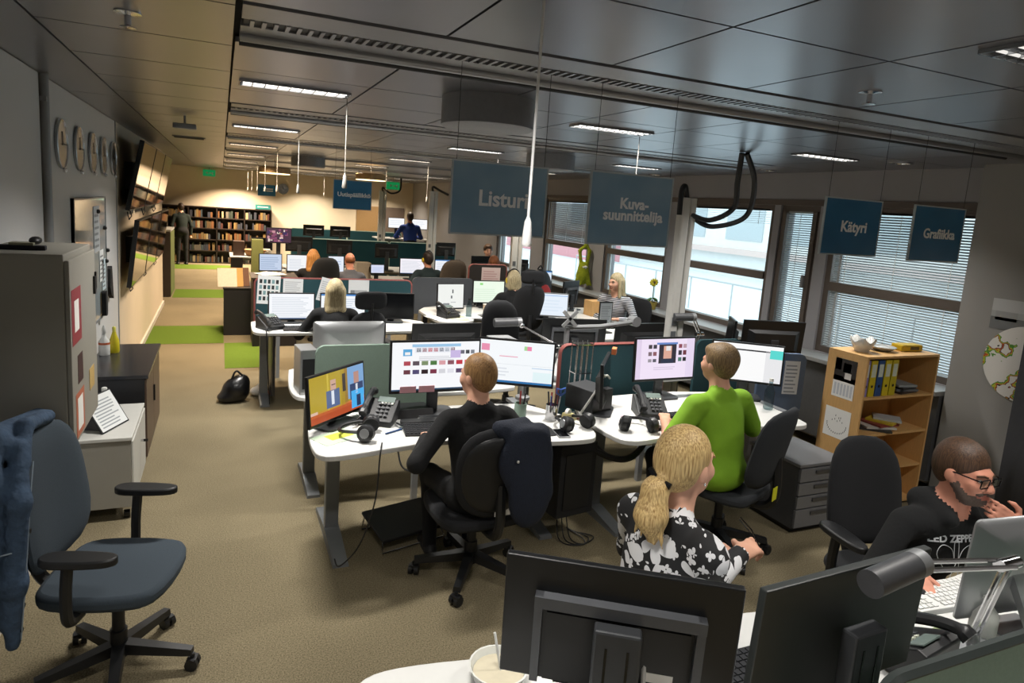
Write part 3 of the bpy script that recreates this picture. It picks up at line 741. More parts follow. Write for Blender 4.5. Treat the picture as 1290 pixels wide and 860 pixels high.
def person(label, loc, rz, top, pants, skin=SKIN, hair=H_BROWN, style='short', s=1., lean=.08, head=(0., 0.), hands=None, short_sleeve=False, stand=False, h=.012, wide=1., face=False, beard=False, hood=False, legs=True, hoff=(0, 0, 0), handpose=None, turn=0., cat='person', elbow=None, skirt=None, knees=None):
    t = thing('person', label, cat, loc, rz); S = SDF(); Mi = Matrix.Translation(loc) @ Matrix.Rotation(rz, 4, 'Z'); inv = Mi.inverted()
    def loc_(p): q = inv @ Vector(p); return np.array(q)/s
    TOP, PAN, SKN, SHO, LP, BRD = 0, 1, 2, 3, 4, 5
    zo = .86 if stand else 0.
    w_ = wide
    P = lambda x, y, z: (np.array((x, y, z+zo)))
    # torso
    S.ell(P(0, -.01, .10), (.165*w_, .125, .13), PAN if stand else TOP, .05)
    S.ell(P(0, lean*.3, .26), (.15*w_, .115, .17), TOP, .06)
    S.ell(P(0, lean*.75, .41), (.168*w_, .118, .16), TOP, .06)
    S.cap(P(-.135*w_, lean, .525), P(.135*w_, lean, .525), .062, .062, TOP, .05)
    S.cap(P(0, lean+.0, .55), P(0, lean+.02, .64), .055, .05, SKN, .03)
    S.cap(P(-.05, lean-.02, .575), P(.05, lean-.02, .575), .05, .05, TOP, .03)
    if hood: S.cap(P(-.085, lean-.06, .59), P(.085, lean-.06, .59), .055, .055, TOP, .03); S.cap(P(-.09, lean-.04, .6), P(-.06, lean+.07, .56), .035, .03, TOP, .03); S.cap(P(.09, lean-.04, .6), P(.06, lean+.07, .56), .035, .03, TOP, .03)
    # arms
    sh = {1: P(.185*w_, lean-.005, .515), -1: P(-.185*w_, lean-.005, .515)}
    for sd in (-1, 1):
        tg = (hands or {}).get(sd)
        tg = loc_(tg) if tg is not None else (P(sd*.2, lean+.3, .2) if not stand else P(sd*.25, .02, -.04))
        E_, W_ = ik(sh[sd], tg, .285, .255, (elbow or {}).get(sd, (sd*.8, -.35, -.8)))
        S.cap(sh[sd], E_, .058, .046, TOP, .04)
        if short_sleeve:
            mid = sh[sd]+(E_-sh[sd])*.8; S.cap(sh[sd], mid, .068, .064, TOP, .03); S.cap(E_, W_, .042, .028, SKN, .02)
        else: S.cap(E_, W_+(E_-W_)*.08, .05, .036, TOP, .03)
        fd = (W_-E_)/np.linalg.norm(W_-E_); S.cap(W_-fd*.03, W_+fd*.01, .026, .025, SKN, .015)
        hp = (handpose or {}).get(sd, {}); dd = hp.get('d', None); nn = hp.get('n', None)
        Ri = np.array(inv.to_3x3())
        dd = Ri@np.array(dd) if dd is not None else fd; nn = Ri@np.array(nn) if nn is not None else np.array((0, 0, -1.))
        if h <= .011: hand(S, W_, dd, nn, sd, SKN, hp.get('curl', .35), curls=hp.get('curls'), thumb=hp.get('thumb', (.5, .6)))
        else: S.ell(W_+dd*.07, (.04, .055, .022), SKN, .02, R=None)
    # legs
    if legs:
        for sd in (-1, 1):
            if stand: hp_, kn, an = P(sd*.09, 0, .04), P(sd*.1, .02, -.4), P(sd*.11, -.01, -.8)
            else: hp_, kn, an = P(sd*.09, .03, .085), P(sd*.14, .43, .05), P(sd*.13, .40, -.39)
            if knees and not stand: kn = kn+np.array(knees)
            if knees and not stand: an = an+np.array(knees)*1.0
            S.cap(hp_, kn, .088, .062, PAN, .04); S.cap(kn, an, .06, .042, PAN, .03); S.cap(an+np.array((0, -.03, -.045)), an+np.array((0, .15, -.055)), .042, .036, SHO, .02)
    # head
    Hc = P(0, lean+.035, .765)+np.array(hoff); R = EULER(*head); hp = lambda x, y, z: Hc+R@np.array((x, y, z))
    S.cap(P(0, lean+.0, .6), hp(0, -.02, -.06), .055, .052, SKN, .03)
    S.ell(hp(0, -.012, .022), (.074, .094, .09), SKN, .02, R); S.ell(hp(0, .03, -.035), (.06, .068, .078), SKN, .03, R); S.ell(hp(0, .05, -.082), (.042, .04, .032), SKN, .03, R)
    S.ell(hp(0, .08, .018), (.048, .02, .014), SKN, .02, R); S.cap(hp(0, .094, .008), hp(0, .116, -.032), .009, .014, SKN, .015)
    for e in (-1, 1):
        S.ell(hp(e*.076, -.005, -.018), (.01, .022, .032), SKN, .01, R); S.ell(hp(e*.012, .1, -.036), (.009, .012, .009), SKN, .01, R); S.ell(hp(e*.04, .07, -.035), (.022, .022, .025), SKN, .02, R)
        if face: S.sub(hp(e*.031, .1, -.002), (.017, .014, .011), R, .008)
    S.ell(hp(0, .09, -.0655), (.022, .012, .005), LP, .006, R); S.ell(hp(0, .089, -.0745), (.02, .012, .006), LP, .006, R)
    if beard:
        S.ell(hp(0, .058, -.094), (.047, .045, .032), BRD, .02, R); S.cap(hp(-.028, .095, -.058), hp(.028, .095, -.058), .007, .007, BRD, .008); S.cap(hp(-.055, .02, -.05), hp(-.04, .06, -.09), .018, .018, BRD, .02); S.cap(hp(.055, .02, -.05), hp(.04, .06, -.09), .018, .018, BRD, .02)
    S.p = [tuple(q) for q in S.p]
    body = S.build('body', [top, pants, skin, M('shoe_black', '121214', .6), LIP, BEARD], t, h); t.scale = (s, s, s)
    if face:
        for e in (-1, 1):
            ey = MB().ell(hp(e*.031, .0775, -.002), (.0125, .0125, .0125), 12).build('eye', EYEW, t, smooth=True)
            MB().ell(hp(e*.031, .0885, -.003), (.0055, .003, .0055), 10, R=Matrix(R.tolist())).build('iris', IRIS, ey, smooth=True)
            bw = MB().tube([hp(e*.012, .098, .018), hp(e*.032, .094, .024), hp(e*.052, .08, .018)], .0045, 6).build('eyebrow', hair, t, smooth=True)
    if style:
        Hs = SDF(); hh = min(h, .009)
        if style == 'bald':
            Hs.ell(hp(0, -.022, .0), (.08, .092, .07), 0, .02, R); Hs.cut(hp(0, 0, .02), R@np.array((0, .3, 1.))); Hs.sub(hp(0, .11, -.02), (.1, .1, .14), R, .01); Hs.cut(hp(0, 0, -.075), R@np.array((0, .25, -1.)))
        else:
            Hs.ell(hp(0, -.02, .034), (.083, .103, .097), 0, .02, R); Hs.ell(hp(0, -.05, -.01), (.072, .07, .085), 0, .03, R)
            if style == 'short': Hs.ell(hp(0, .045, .082), (.062, .045, .034), 0, .03, R); Hs.ell(hp(0, -.035, .04), (.089, .1, .095), 0, .02, R)
            Hs.sub(hp(0, .125, -.05), (.085, .1, .105), R, .012)
            if style in ('short', 'crop'): Hs.cut(hp(0, 0, -.085), R@np.array((0, .35, -1.)))
            for e in (-1, 1):
                if style in ('short', 'crop', 'pony'): Hs.sub(hp(e*.09, .02, -.055), (.035, .05, .055), R, .01)
            if style == 'long':
                for e in (-1, 0, 1): Hs.cap(hp(e*.05, -.055, .0), hp(e*.06, -.075, -.2), .055, .045, 0, .03); Hs.cap(hp(e*.06, -.075, -.2), hp(e*.05, -.07, -.27), .045, .02, 0, .03)
                for e in (-1, 1): Hs.cap(hp(e*.068, -.005, .02), hp(e*.085, .015, -.19), .028, .022, 0, .02)
            if style == 'bob':
                for e in (-1, 0, 1): Hs.cap(hp(e*.05, -.05, .0), hp(e*.055, -.055, -.11), .055, .045, 0, .03)
                for e in (-1, 1): Hs.cap(hp(e*.068, .0, .02), hp(e*.075, .015, -.1), .028, .024, 0, .02)
            if style == 'pony':
                Hs.cap(hp(0, -.1, -.035), hp(0, -.145, -.07), .03, .034, 0, .02)
                Hs.cap(hp(0, -.145, -.07), hp(.01, -.165, -.15), .042, .05, 0, .03); Hs.cap(hp(.01, -.165, -.15), hp(.02, -.16, -.22), .05, .02, 0, .03)
                for q in range(5): Hs.cap(hp(-.03+q*.015, -.16, -.14), hp(-.05+q*.03, -.168-.004*(q % 2), -.235), .016, .004, 0, .01)
        ho = Hs.build('hair', [hair], t, hh)
    t['_h'] = 0; del t['_h']
    return t, hp
# ================================================================== left side: wall things, cabinets, near chair
CLKF = M('clock_face', 'c4b48c', .12, .7, var=.05); CLKR = M('clock_rim', 'a7a9ab', .25, .9)
cl_l = ['round wall clock nearest the camera, first of five', 'second round wall clock of the five on the left wall', 'middle round wall clock of the five on the left wall', 'fourth round wall clock of the five on the left wall', 'last round wall clock of five, nearest the television screens']
ck = None
for i, y in enumerate((5.68, 6.32, 6.94, 7.52, 8.16)):
    if ck is None:
        ck = thing('wall_clock', cl_l[i], 'clock', (XL+.012, y, 2.645), 0, 'row of wall clocks')
        MB().lathe([(.172, 0), (.178, .006), (.178, .022), (.17, .026), (.164, .02)], ax=(1, 0, 0), n=28).build('rim', CLKR, ck, smooth=True)
        MB().lathe([(.166, .018), (0, .019)], ax=(1, 0, 0), n=28).build('face', CLKF, ck)
        MB().box((.023, .0, .04), (.003, .012, .1)).build('hour_hand', BLACKP, ck); MB().box((.026, .05, .0), (.003, .12, .008)).build('minute_hand', BLACKP, ck)
        MB().lathe([(.012, 0), (.016, .02), (.008, .03)], (.03, 0, -.2), n=10).build('hanger_tab', CHROME, ck, smooth=True)
    else: dup(ck, cl_l[i], (XL+.012, y, 2.645), 0)
t = thing('conduit_pipe', 'grey vertical conduit running down the left wall', 'pipe', (XL+.03, 5.19, 0)); MB().cyl((0, 0, .08), (0, 0, ZC), .028, n=10).build('tube', STEEL, t, smooth=True)
for z in (.6, 1.5, 2.9): MB().box((-.005, 0, z), (.05, .08, .03)).build('clip', STEEL, t)
# magnetic board with papers
t = thing('whiteboard', 'glossy magnetic board with papers on the left wall', 'whiteboard', (XL+.012, 6.75, 1.1))
MB().bb(0, .02, -.76, .76, 0, 1.15).build('board', M('glass_board', 'a9b3b6', .08, .2), t); mb = MB()
for a in ((-.76, -.745, 0, 1.15), (.745, .76, 0, 1.15), (-.76, .76, 0, .015), (-.76, .76, 1.135, 1.15)): mb.bb(-.001, .026, a[0], a[1], a[2], a[3])
mb.build('frame', STEEL, t)
for i, (y, z, w_, h, nm, c) in enumerate(((6.98, 1.75, .3, .42, 'grey printed sheet held on the magnetic board', 'a8aeb2'), (7.2, 1.45, .22, .3, 'white notice low on the magnetic board', 'd8dcdc'), (7.32, 1.35, .2, .3, 'pale blue page near the right edge of the board', 'b5c7cf'))):
    o = paper(nm, (XL+.036, y, z), w_, h, rects=lines(6, c='6d7276'), rot=(0, 0, PI/2), base=c, group='papers on the magnetic board')
GLV = M('black_knit', '131314', .9, bump=.3)
o = MB().prism([(-.06, 0), (.05, .02), (.13, -.33), (-.02, -.27), (-.09, -.18)], -.02, .02, f=lambda a, b, c: (c, a, b)).build('black_flag', GLV); o.location = (XL+.034, 7.66, 1.52); tag(o, 'small black pennant hanging by the magnetic board', 'pennant')
o = MB().prism(rrect(.1, .24, .03), -.02, .02, f=lambda a, b, c: (c, a, b)).build('black_pouch', GLV); o.location = (XL+.06, 7.15, 1.24); tag(o, 'black pouch hung under the papers on the board', 'pouch')
for i, (y, z) in enumerate(((7.0, 2.12), (7.35, 1.95), (7.5, 1.72), (7.42, 1.62))):
    o = MB().lathe([(.0, .0), (.018, .0), (.02, .015), (.012, .028), (.0, .03)], ax=(1, 0, 0), n=10).build('board_magnet', BLACKP, smooth=True); o.location = (XL+.036, y, z); tag(o, ('highest', 'second highest', 'third', 'lowest')[i]+' small black magnet on the magnetic board', 'magnet', 'board magnets')
# wall-hung steel cabinet
CABG = M('cabinet_grey', '8f8c83', .5, var=.03, nscale=5); CABW = M('cabinet_white', 'c2c1bb', .45, var=.02); CABK = M('cabinet_black', '1f1f22', .4, var=.05)
t = thing('steel_cabinet', 'grey steel wall cabinet with red safety stickers on its door', 'cabinet', (-.885, 4.0, 1.06))
MB().bb(-.18, .19, -.34, .36, 0, .98).build('body', CABG, t, bevel=.006)
d = MB().bb(.191, .212, -.335, .355, .01, .95).build('door', CABG, t, bevel=.004)
MB().bb(.213, .225, .28, .31, .7, .8).build('handle', BLACKP, d); MB().bb(.19, .222, .335, .358, .72, .82).build('hinge', BLACKP, t)
RED = M('sticker_red', '8e2a35', .5); RED2 = M('sticker_plum', '3a1c24', .5); ORG = M('sticker_orange', 'b5654a', .5)
MB().bb(.2125, .2135, -.31, -.08, .52, .8).build('hydrant_sticker', RED, d); MB().bb(.2136, .2142, -.25, -.14, .58, .74).build('hydrant_symbol', PAPER, d)
MB().bb(.2125, .2135, -.2, -.07, .3, .45).build('plum_sticker', RED2, d); MB().bb(.2125, .2135, -.27, -.06, .03, .26).build('orange_label', ORG, d); MB().bb(.2136, .2142, -.23, -.1, .06, .23).build('label_text_block', PAPER, d)
MB().bb(.2125, .2145, .1, .24, .18, .3).build('note', M('tan_note', 'b89a5e', .7), d)
o = MB().ell((0, 0, .02), (.03, .05, .022), 12).build('black_mouse', BLACKP, smooth=True); o.location = (-.92, 4.2, 2.04); tag(o, 'black mouse lying on top of the grey wall cabinet', 'mouse')
o = MB().box((0, 0, .012), (.2, .04, .024)).build('board_eraser', [M('eraser_felt', '24242a', .9)], bevel=.005); o.location = (-.9, 3.85, 2.04); MB().box((0, 0, .03), (.1, .038, .012)).build('grip_block', M('eraser_tan', '8d8a72', .7), o); tag(o, 'felt board eraser on top of the grey wall cabinet', 'eraser')
# white low cabinet
t = thing('low_cabinet', 'white low cabinet on castors beside the grey chair', 'cabinet', (-.82, 5.43, .1))
MB().bb(-.24, .235, -.4, .4, 0, .5).build('body', CABG, t, bevel=.004); MB().bb(-.25, .245, -.41, .41, .5, .525).build('top', CABW, t, bevel=.004)
for a, b in ((-.39, -.005), (.005, .39)): MB().bb(.236, .25, a, b, .02, .49).build('door', CABW, t, bevel=.003)
q = MB().cyl((.25, .06, .33), (.27, .06, .33), .01, n=8).build('lock', CHROME, t); MB().box((.285, .06, .33), (.03, .004, .02)).build('key', BLACKP, q)
for x, y in ((.2, -.34), (.2, .34), (-.2, -.34), (-.2, .34)):
    q = MB().cyl((x-.02, y, -.06), (x+.02, y, -.06), .04, n=14).build('castor', BLACKG, t, smooth=True); MB().box((x, y, -.03), (.05, .05, .05)).build('fork', CHROME, q)
# black cabinet
t = thing('black_cabinet', 'black sideboard with brown tambour doors along the left wall', 'cabinet', (-.815, 6.68, 0))
MB().bb(-.24, .22, -.62, .62, .05, .77).build('body', CABK, t); MB().bb(-.25, .25, -.63, .63, .77, .8).build('top', M('black_cabinet_top', '2b2b2e', .25, var=.05), t, bevel=.003)
BRN = M('brown_tambour', '57463a', .45)
for a, b in ((-.61, -.005), (.005, .61)): MB().bb(.221, .235, a, b, .07, .76).build('door', BRN, t)
MB().bb(.236, .25, -.03, -.01, .4, .55).build('handle', BLACKP, t); MB().bb(-.22, .2, -.6, .6, 0, .05).build('plinth', BLACKP, t)
def bottle(name, label, loc, prof, mat, cap, capm, cat='bottle', band=None):
    t = thing(name, label, cat, loc); MB().lathe(prof, n=14).build('body', mat, t, smooth=True); MB().lathe(cap, n=12).build('cap', capm, t, smooth=True)
    if band: MB().lathe([(band[0], band[1]), (band[0], band[2])], n=14).build('label_band', band[3], t)
    return t
WPL = M('white_plastic', 'd6d6d2', .4)
bottle('spray_bottle', 'white spray bottle with orange band on the black sideboard', (-1.0, 6.86, .8), [(.045, 0), (.047, .01), (.047, .13), (.02, .17), (.018, .2)], WPL, [(.015, .2), (.02, .21), (.016, .25), (.006, .28)], WPL, band=(.0478, .1, .12, M('orange_band', 'c0603a', .5)))
t = bottle('cleaner_bottle', 'yellow cleaner bottle on the black sideboard', (-.93, 6.95, .8), [(.04, 0), (.045, .02), (.04, .12), (.02, .18), (.016, .2)], M('yellow_plastic', 'c9bb1f', .4), [(.014, .2), (.016, .24), (.008, .25)], M('yellow_cap', 'd7d05a', .4))
bottle('sanitiser_bottle', 'blue sanitiser bottle with white cap on the white cabinet', (-.84, 5.72, .625), [(.036, 0), (.038, .01), (.037, .1), (.02, .13), (.016, .14)], M('blue_gel', '5f8fc0', .15), [(.02, .14), (.02, .175), (.012, .18)], WPL)
t = thing('desktop_sign', 'tilted framed notice in a dark stand on the white cabinet', 'sign', (-.86, 5.33, .625), 1.15)
MB().prism([(-.16, 0), (.16, 0), (.16, .01), (.02, .2), (-.02, .2), (-.16, .01)], -.1, .1, f=lambda a, b, c: (c, a, b)).build('stand', M('dark_stand', '3b3b3d', .5), t)
R = Matrix.Rotation(-.55, 4, 'X')
q = sheet_mb(.3, .26, lines(9, .08, .9, .08, .9, '9aa0a4'), base='e4e6e6').build('notice', PRINT, t); q.matrix_local = Matrix.Translation((.0, -.17, .012)) @ R
q = MB().bb(-.16, .16, .002, .012, -.01, .27).build('frame', BLACKP, t); q.matrix_local = Matrix.Translation((0, -.17, .012)) @ R
# television screens
TVG = M('tv_glass', '0a0b0d', .06, coat=.5)
def tv(label, y0, y1, z0, z1, tilt):
    t = thing('television', label, 'television', (XL+.06, (y0+y1)/2, z0), 0, 'wall of television screens'); w_, h = y1-y0, z1-z0
    M_ = Matrix.Translation((.06, 0, 0)) @ Matrix.Rotation(tilt, 4, 'Y')
    q = MB().bb(-.05, 0, -w_/2, w_/2, 0, h).build('housing', BEZEL, t, bevel=.004); q.matrix_local = M_
    MB().bb(0, .001, -w_/2+.015, w_/2-.015, .018, h-.015).build('screen', TVG, q)
    MB().bb(-.06, .03, -.12, .12, h*.3, h*.7).build('wall_bracket', BLACKP, t)
    MB().tube([(.0, -.2, 0), (.02, -.22, -.08), (-.02, -.1, -.13), (-.05, .0, -.04)], .006, 6).build('power_cord', CABLE, t)
tv('upper television nearest the clocks, switched off', 8.62, 10.1, 2.08, 2.9, .2); tv('upper middle television in the wall of screens', 10.2, 11.68, 2.08, 2.9, .2); tv('upper far television above the end of the wall', 11.78, 13.26, 2.08, 2.9, .2)
tv('lower television nearest the clocks, switched off', 8.62, 10.1, 1.18, 1.98, .12); tv('lower middle television in the wall of screens', 10.2, 11.68, 1.18, 1.98, .12); tv('lower far television above the baseboard', 11.78, 13.26, 1.18, 1.98, .12)
# tall dark cabinets far left
t = thing('divider_cabinet', 'dark cabinet with pale top at the end of the left wall', 'cabinet', (-1.2, 16.3, 0)); MB().bb(-.19, .19, -.62, .6, 0, 1.42).build('body', M('umber_cabinet', '3d332c', .5), t); MB().bb(-.2, .2, -.64, .62, 1.42, 1.46).build('top', CABW, t); MB().bb(.191, .2, -.62, .6, .02, 1.4).build('side_panel', M('moss_panel', '6c7844', .7), t)
t = thing('files_cabinet', 'black cabinet with files on top at the aisle corner', 'cabinet', (.28, 11.95, 0)); MB().bb(-.24, .22, -.45, .45, 0, .78).build('body', CABK, t, bevel=.003); MB().bb(-.25, .23, -.46, .46, .78, .8).build('top', CABK, t)
for i, (x, y, r, c, nm) in enumerate(((.1, 11.6, .35, 'd9cdb8', 'cream folder leaning on the black files cabinet'), (.2, 11.66, .42, 'c79b55', 'ochre folder leaning behind the cream one'), (.3, 11.72, .5, '6d4a33', 'brown folder leaning behind the ochre one'))):
    o = MB().box((0, 0, .16), (.3, .02, .32)).build('folder', M('folder_'+c, c, .7)); o.location = (x, y, .8); o.rotation_euler = (-.35, 0, r*.3); tag(o, nm, 'folder')
# bookcase and books
t = thing('bookcase', 'long dark bookcase filled with books against the back wall', 'bookcase', (-.13, 23.1, 0)); DKW = M('dark_bookcase_wood', '241a14', .5)
W2 = 1.66
MB().bb(-W2, W2, .14, .17, 0, 1.8).build('back_panel', DKW, t)
for z in (.02, .4, .76, 1.12, 1.46, 1.8): MB().bb(-W2, W2, -.15, .15, z-.015, z+.015).build('shelf', DKW, t)
for k in range(5): MB().bb(-W2+k*W2/2-.015, -W2+k*W2/2+.015, -.15, .15, 0, 1.8).build('upright', DKW, t)
bc = [('5a4526', 'brown'), ('6f5a38', 'tan'), ('333d42', 'slate'), ('4a261c', 'rust'), ('7d6437', 'ochre'), ('262e25', 'moss'), ('5d564a', 'grey'), ('2c2e38', 'navy'), ('6b4420', 'amber'), ('8f8363', 'cream')]
bm = [M('book_'+c, c, .7, var=.1) for c, _ in bc]
bmesh_ = {}
for si, (z, lv) in enumerate(((.035, 'bottom'), (.415, 'fourth'), (.775, 'third'), (1.135, 'second'), (1.475, 'top'))):
    for k in range(4):
        x = -.13-W2+k*W2/2+.03
        while x < -.13-W2+(k+1)*W2/2-.1:
            w_ = random.choice((.05, .065, .085)); hgt = random.choice((.17, .21, .25)); mi = random.randrange(len(bm)); key = (w_, hgt, mi)
            if key not in bmesh_: bmesh_[key] = MB().box((0, 0, hgt/2), (w_-.008, .2, hgt)).mesh('book', bm[mi])
            o = bpy.data.objects.new('book', bmesh_[key]); COL.objects.link(o); o.location = (x+w_/2, 23.1, z)
            tag(o, '%s book on the %s shelf of the dark bookcase, %s bay' % (bc[mi][1], lv, ('first', 'second', 'third', 'last')[k]), 'book', 'books in the far bookcase')
            x += w_+(random.random() < .25)*random.choice((.06, .15))
# ---- near chair with the denim jacket
t = office_chair('office_chair', 'slate grey office chair with denim jacket on its back', (-.46, 3.38, 0), -1.85, GRYF, .5, .52, .6, .53, arms=True, p=3.2, taper=.16, lean=.06)
t.scale = (1.12, 1.12, 1.12); MB().cyl((-.2, -.1, .43), (-.3, -.12, .39), .012, n=8).build('tilt_lever', BLACKP, t)
DEN = M('denim', '3a4d64', .9, var=.3, nscale=22, bump=.9, bscale=26); STI = M('denim_stitch', '8a97a3', .8)
J = SDF()
# local frame of the chair: facing +Y; the jacket hangs over the top and the +X side of the backrest
J.cap((-.1, -.35, 1.12), (.2, -.36, 1.13), .045, .05, 0, .04); J.cap((.2, -.36, 1.13), (.31, -.35, 1.02), .055, .06, 0, .04)
J.cap((.31, -.35, 1.02), (.34, -.37, .74), .065, .058, 0, .05); J.cap((.34, -.37, .74), (.335, -.4, .4), .055, .045, 0, .04)
J.ell((.1, -.42, .88), (.24, .04, .26), 0, .05); J.ell((.1, -.44, .6), (.25, .04, .26), 0, .05)
J.cap((.18, -.27, 1.1), (.28, -.22, .92), .03, .035, 0, .04); J.cap((.28, -.22, .92), (.3, -.24, .6), .035, .04, 0, .04); J.cap((.3, -.24, .6), (.29, -.26, .34), .04, .025, 0, .04)
J.cap((.24, -.3, .95), (.27, -.32, .45), .05, .05, 0, .05); J.cap((-.08, -.3, 1.14), (.1, -.29, 1.16), .028, .03, 0, .03); J.cap((.1, -.29, 1.16), (.2, -.24, 1.04), .028, .02, 0, .02); J.ell((.22, -.235, .95), (.03, .02, .04), 0, .02)
jk = SDF.build(J, 'denim_jacket', [DEN], None, .011)
jk.location = t.location; jk.rotation_euler = t.rotation_euler; jk.scale = t.scale; tag(jk, 'blue denim jacket draped over the back of the grey chair', 'jacket')
for i in range(6): MB().lathe([(.0, 0), (.01, 0), (.01, .005), (.0, .006)], (.262+.005*i, -.19-.008*i, .9-.1*i), 10, ax=(0, 1, 0)).build('button', BLACKP, jk)
MB().tube([(.19, -.215, 1.05), (.27, -.19, .9), (.3, -.2, .6), (.29, -.23, .36)], .003, 5).build('seam', STI, jk); MB().tube([(.3, -.2, .74), (.36, -.26, .745), (.4, -.36, .75)], .003, 5).build('seam', STI, jk)
# bags on the aisle floor
Bg = SDF(); Bg.ell((0, 0, .13), (.15, .12, .15), 0, .05); Bg.ell((.06, .03, .22), (.09, .08, .09), 0, .05); Bg.ell((-.08, 0, .06), (.12, .12, .07), 0, .04); Bg.cut((0, 0, 0), (0, 0, -1))
o = Bg.build('black_bag', [M('black_leather', '0d0d0f', .3, bump=.2, bscale=30)], None, .014); o.location = (.16, 7.78, 0.002); tag(o, 'black shiny bag on the aisle floor', 'bag'); MB().tube(curve_pts([(-.05, -.02, .25), (0, -.02, .36), (.07, 0, .3)]), .012, 6).build('handle', BLACKP, o, smooth=True)
Bg = SDF(); Bg.ell((0, 0, .05), (.1, .09, .06), 0, .03); Bg.ell((.03, .02, .1), (.05, .05, .05), 0, .03); Bg.ell((.07, -.05, .03), (.06, .06, .035), 1, .01); Bg.cut((0, 0, 0), (0, 0, -1))
o = Bg.build('carrier_bag', [M('white_carrier', 'd5d3ce', .4), M('red_print', 'a53a30', .5)], None, .012); o.location = (.42, 7.98, .002); tag(o, 'crumpled white and red carrier bag beside the black bag', 'bag')
# exit signs, drums, sprinklers, hanging signs
EXG = M_emit('exit_green', '1f9a55', .55)
for lab, x, y, z in (('green exit sign on the far wall above the bookcase', -.36, 23.1, 2.88), ('green exit sign hanging by the far corridor', 4.3, 17.7, 2.8)):
    t = thing('exit_sign', lab, 'exit sign', (x, y, z)); MB().bb(-.18, .18, -.03, .03, -.1, .1).build('box', EXG, t)
    mb = MB(); mb.box((.05, -.032, 0), (.12, .004, .02)); mb.add([(-.05, -.032, .04), (-.05, -.032, -.04), (-.1, -.032, 0)], [(0, 1, 2)]); mb.box((.1, -.032, -.01), (.03, .004, .08)); mb.build('pictogram', PAPER, t)
    MB().cyl((0, 0, .1), (0, 0, ZC-z-.001), .008, n=6).build('hanger', STEEL, t)
DRM = M('drum_grey', '8d8d90', .5, .2)
for lab, x, y, r in (('large round grey drum diffuser on the ceiling, nearest', 1.53, 3.9, .29), ('round drum diffuser on the ceiling behind the hanging signs', 3.6, 7.05, .29), ('small looking round drum diffuser far down the ceiling', 1.4, 12.05, .29)):
    t = thing('drum_diffuser', lab, 'air diffuser', (x, y, ZC), 0, 'round drum diffusers'); MB().lathe([(r, 0), (r, -.17), (r-.015, -.18), (0, -.175)], n=36).build('drum', DRM, t, smooth=True)
t = thing('smoke_detector', 'smoke detector under the nearest drum diffuser', 'smoke detector', (1.62, 4.3, ZC)); MB().lathe([(.06, 0), (.06, -.02), (.045, -.05), (.0, -.055)], n=16).build('head', WPL, t, smooth=True); MB().lathe([(.02, -.05), (.018, -.07), (0, -.072)], n=10).build('sensor', GREYP, t, smooth=True)
for lab, x, y in (('sprinkler head on the ceiling to the right', 2.82, 2.27), ('sprinkler head at the top left of the ceiling', -.34, 3.06)):
    t = thing('sprinkler', lab, 'sprinkler', (x, y, ZC), 0, 'ceiling sprinklers'); MB().lathe([(.05, 0), (.05, -.006), (.012, -.012), (.012, -.05), (.0, -.052)], n=14).build('rose', CHROME, t, smooth=True); MB().lathe([(.0, -.058), (.03, -.056), (.03, -.06), (0, -.061)], n=12).build('deflector', CHROME, t); MB().cyl((0, 0, -.03), (0, 0, -.056), .005, n=6).build('bulb', M('sprinkler_bulb', 'b03a2a', .3), t)
t = thing('ceiling_projector', 'small grey speaker box under the ceiling by the televisions', 'speaker', (-.32, 7.0, ZC)); MB().cyl((0, 0, -.08), (0, 0, 0), .012, n=6).build('stem', STEEL, t); MB().box((0, 0, -.1), (.2, .12, .05)).build('box', STEEL, t, bevel=.01)
t = thing('ceiling_vent', 'slotted vent in the ceiling above the televisions', 'vent', (-.4, 9.9, ZC)); MB().bb(-.2, .2, -.12, .12, -.012, .002).build('frame', STEEL, t)
for i in range(6): MB().bb(-.18, .18, -.1+i*.036, -.088+i*.036, -.018, -.012).build('slat', GRILL, t)
for lab, x, y in (('round downlight over the white power column', 6.02, 8.3), ('round downlight near the ceiling edge over the windows', 5.95, 6.0), ('round downlight above the pier at the right', 5.75, 4.2)):
    t = thing('downlight', lab, 'ceiling light', (x, y, ZC), 0, 'small round downlights'); MB().lathe([(.1, .0), (.1, -.012), (.07, -.014), (.065, -.004), (0, -.004)], n=20).build('ring', CHROME, t, smooth=True); MB().lathe([(.06, -.006), (0, -.008)], n=16).build('lens', WPL, t)
def signmat(name, a, b):
    m = M(name, a, .16, var=.12, nscale=2.2, coat=.6); mx = [n for n in m.node_tree.nodes if n.type == 'MIX'][0]; mx.inputs[6].default_value = lin(a)+(1,); mx.inputs[7].default_value = lin(b)+(1,); return m
SG1 = signmat('sign_blue', '24648f', '4a8db5'); SG2 = signmat('sign_blue_glare', '3f7ea6', 'b3c6d0'); SG3 = signmat('sign_dark_blue', '1d567f', '3f84b0')  # glare on the Listuri and Kuva boards is painted in as paler blue
LET = M('sign_letter', 'f7f9fa', .6)
WIRE = M('wire', '3a3a3c', .5, .5)
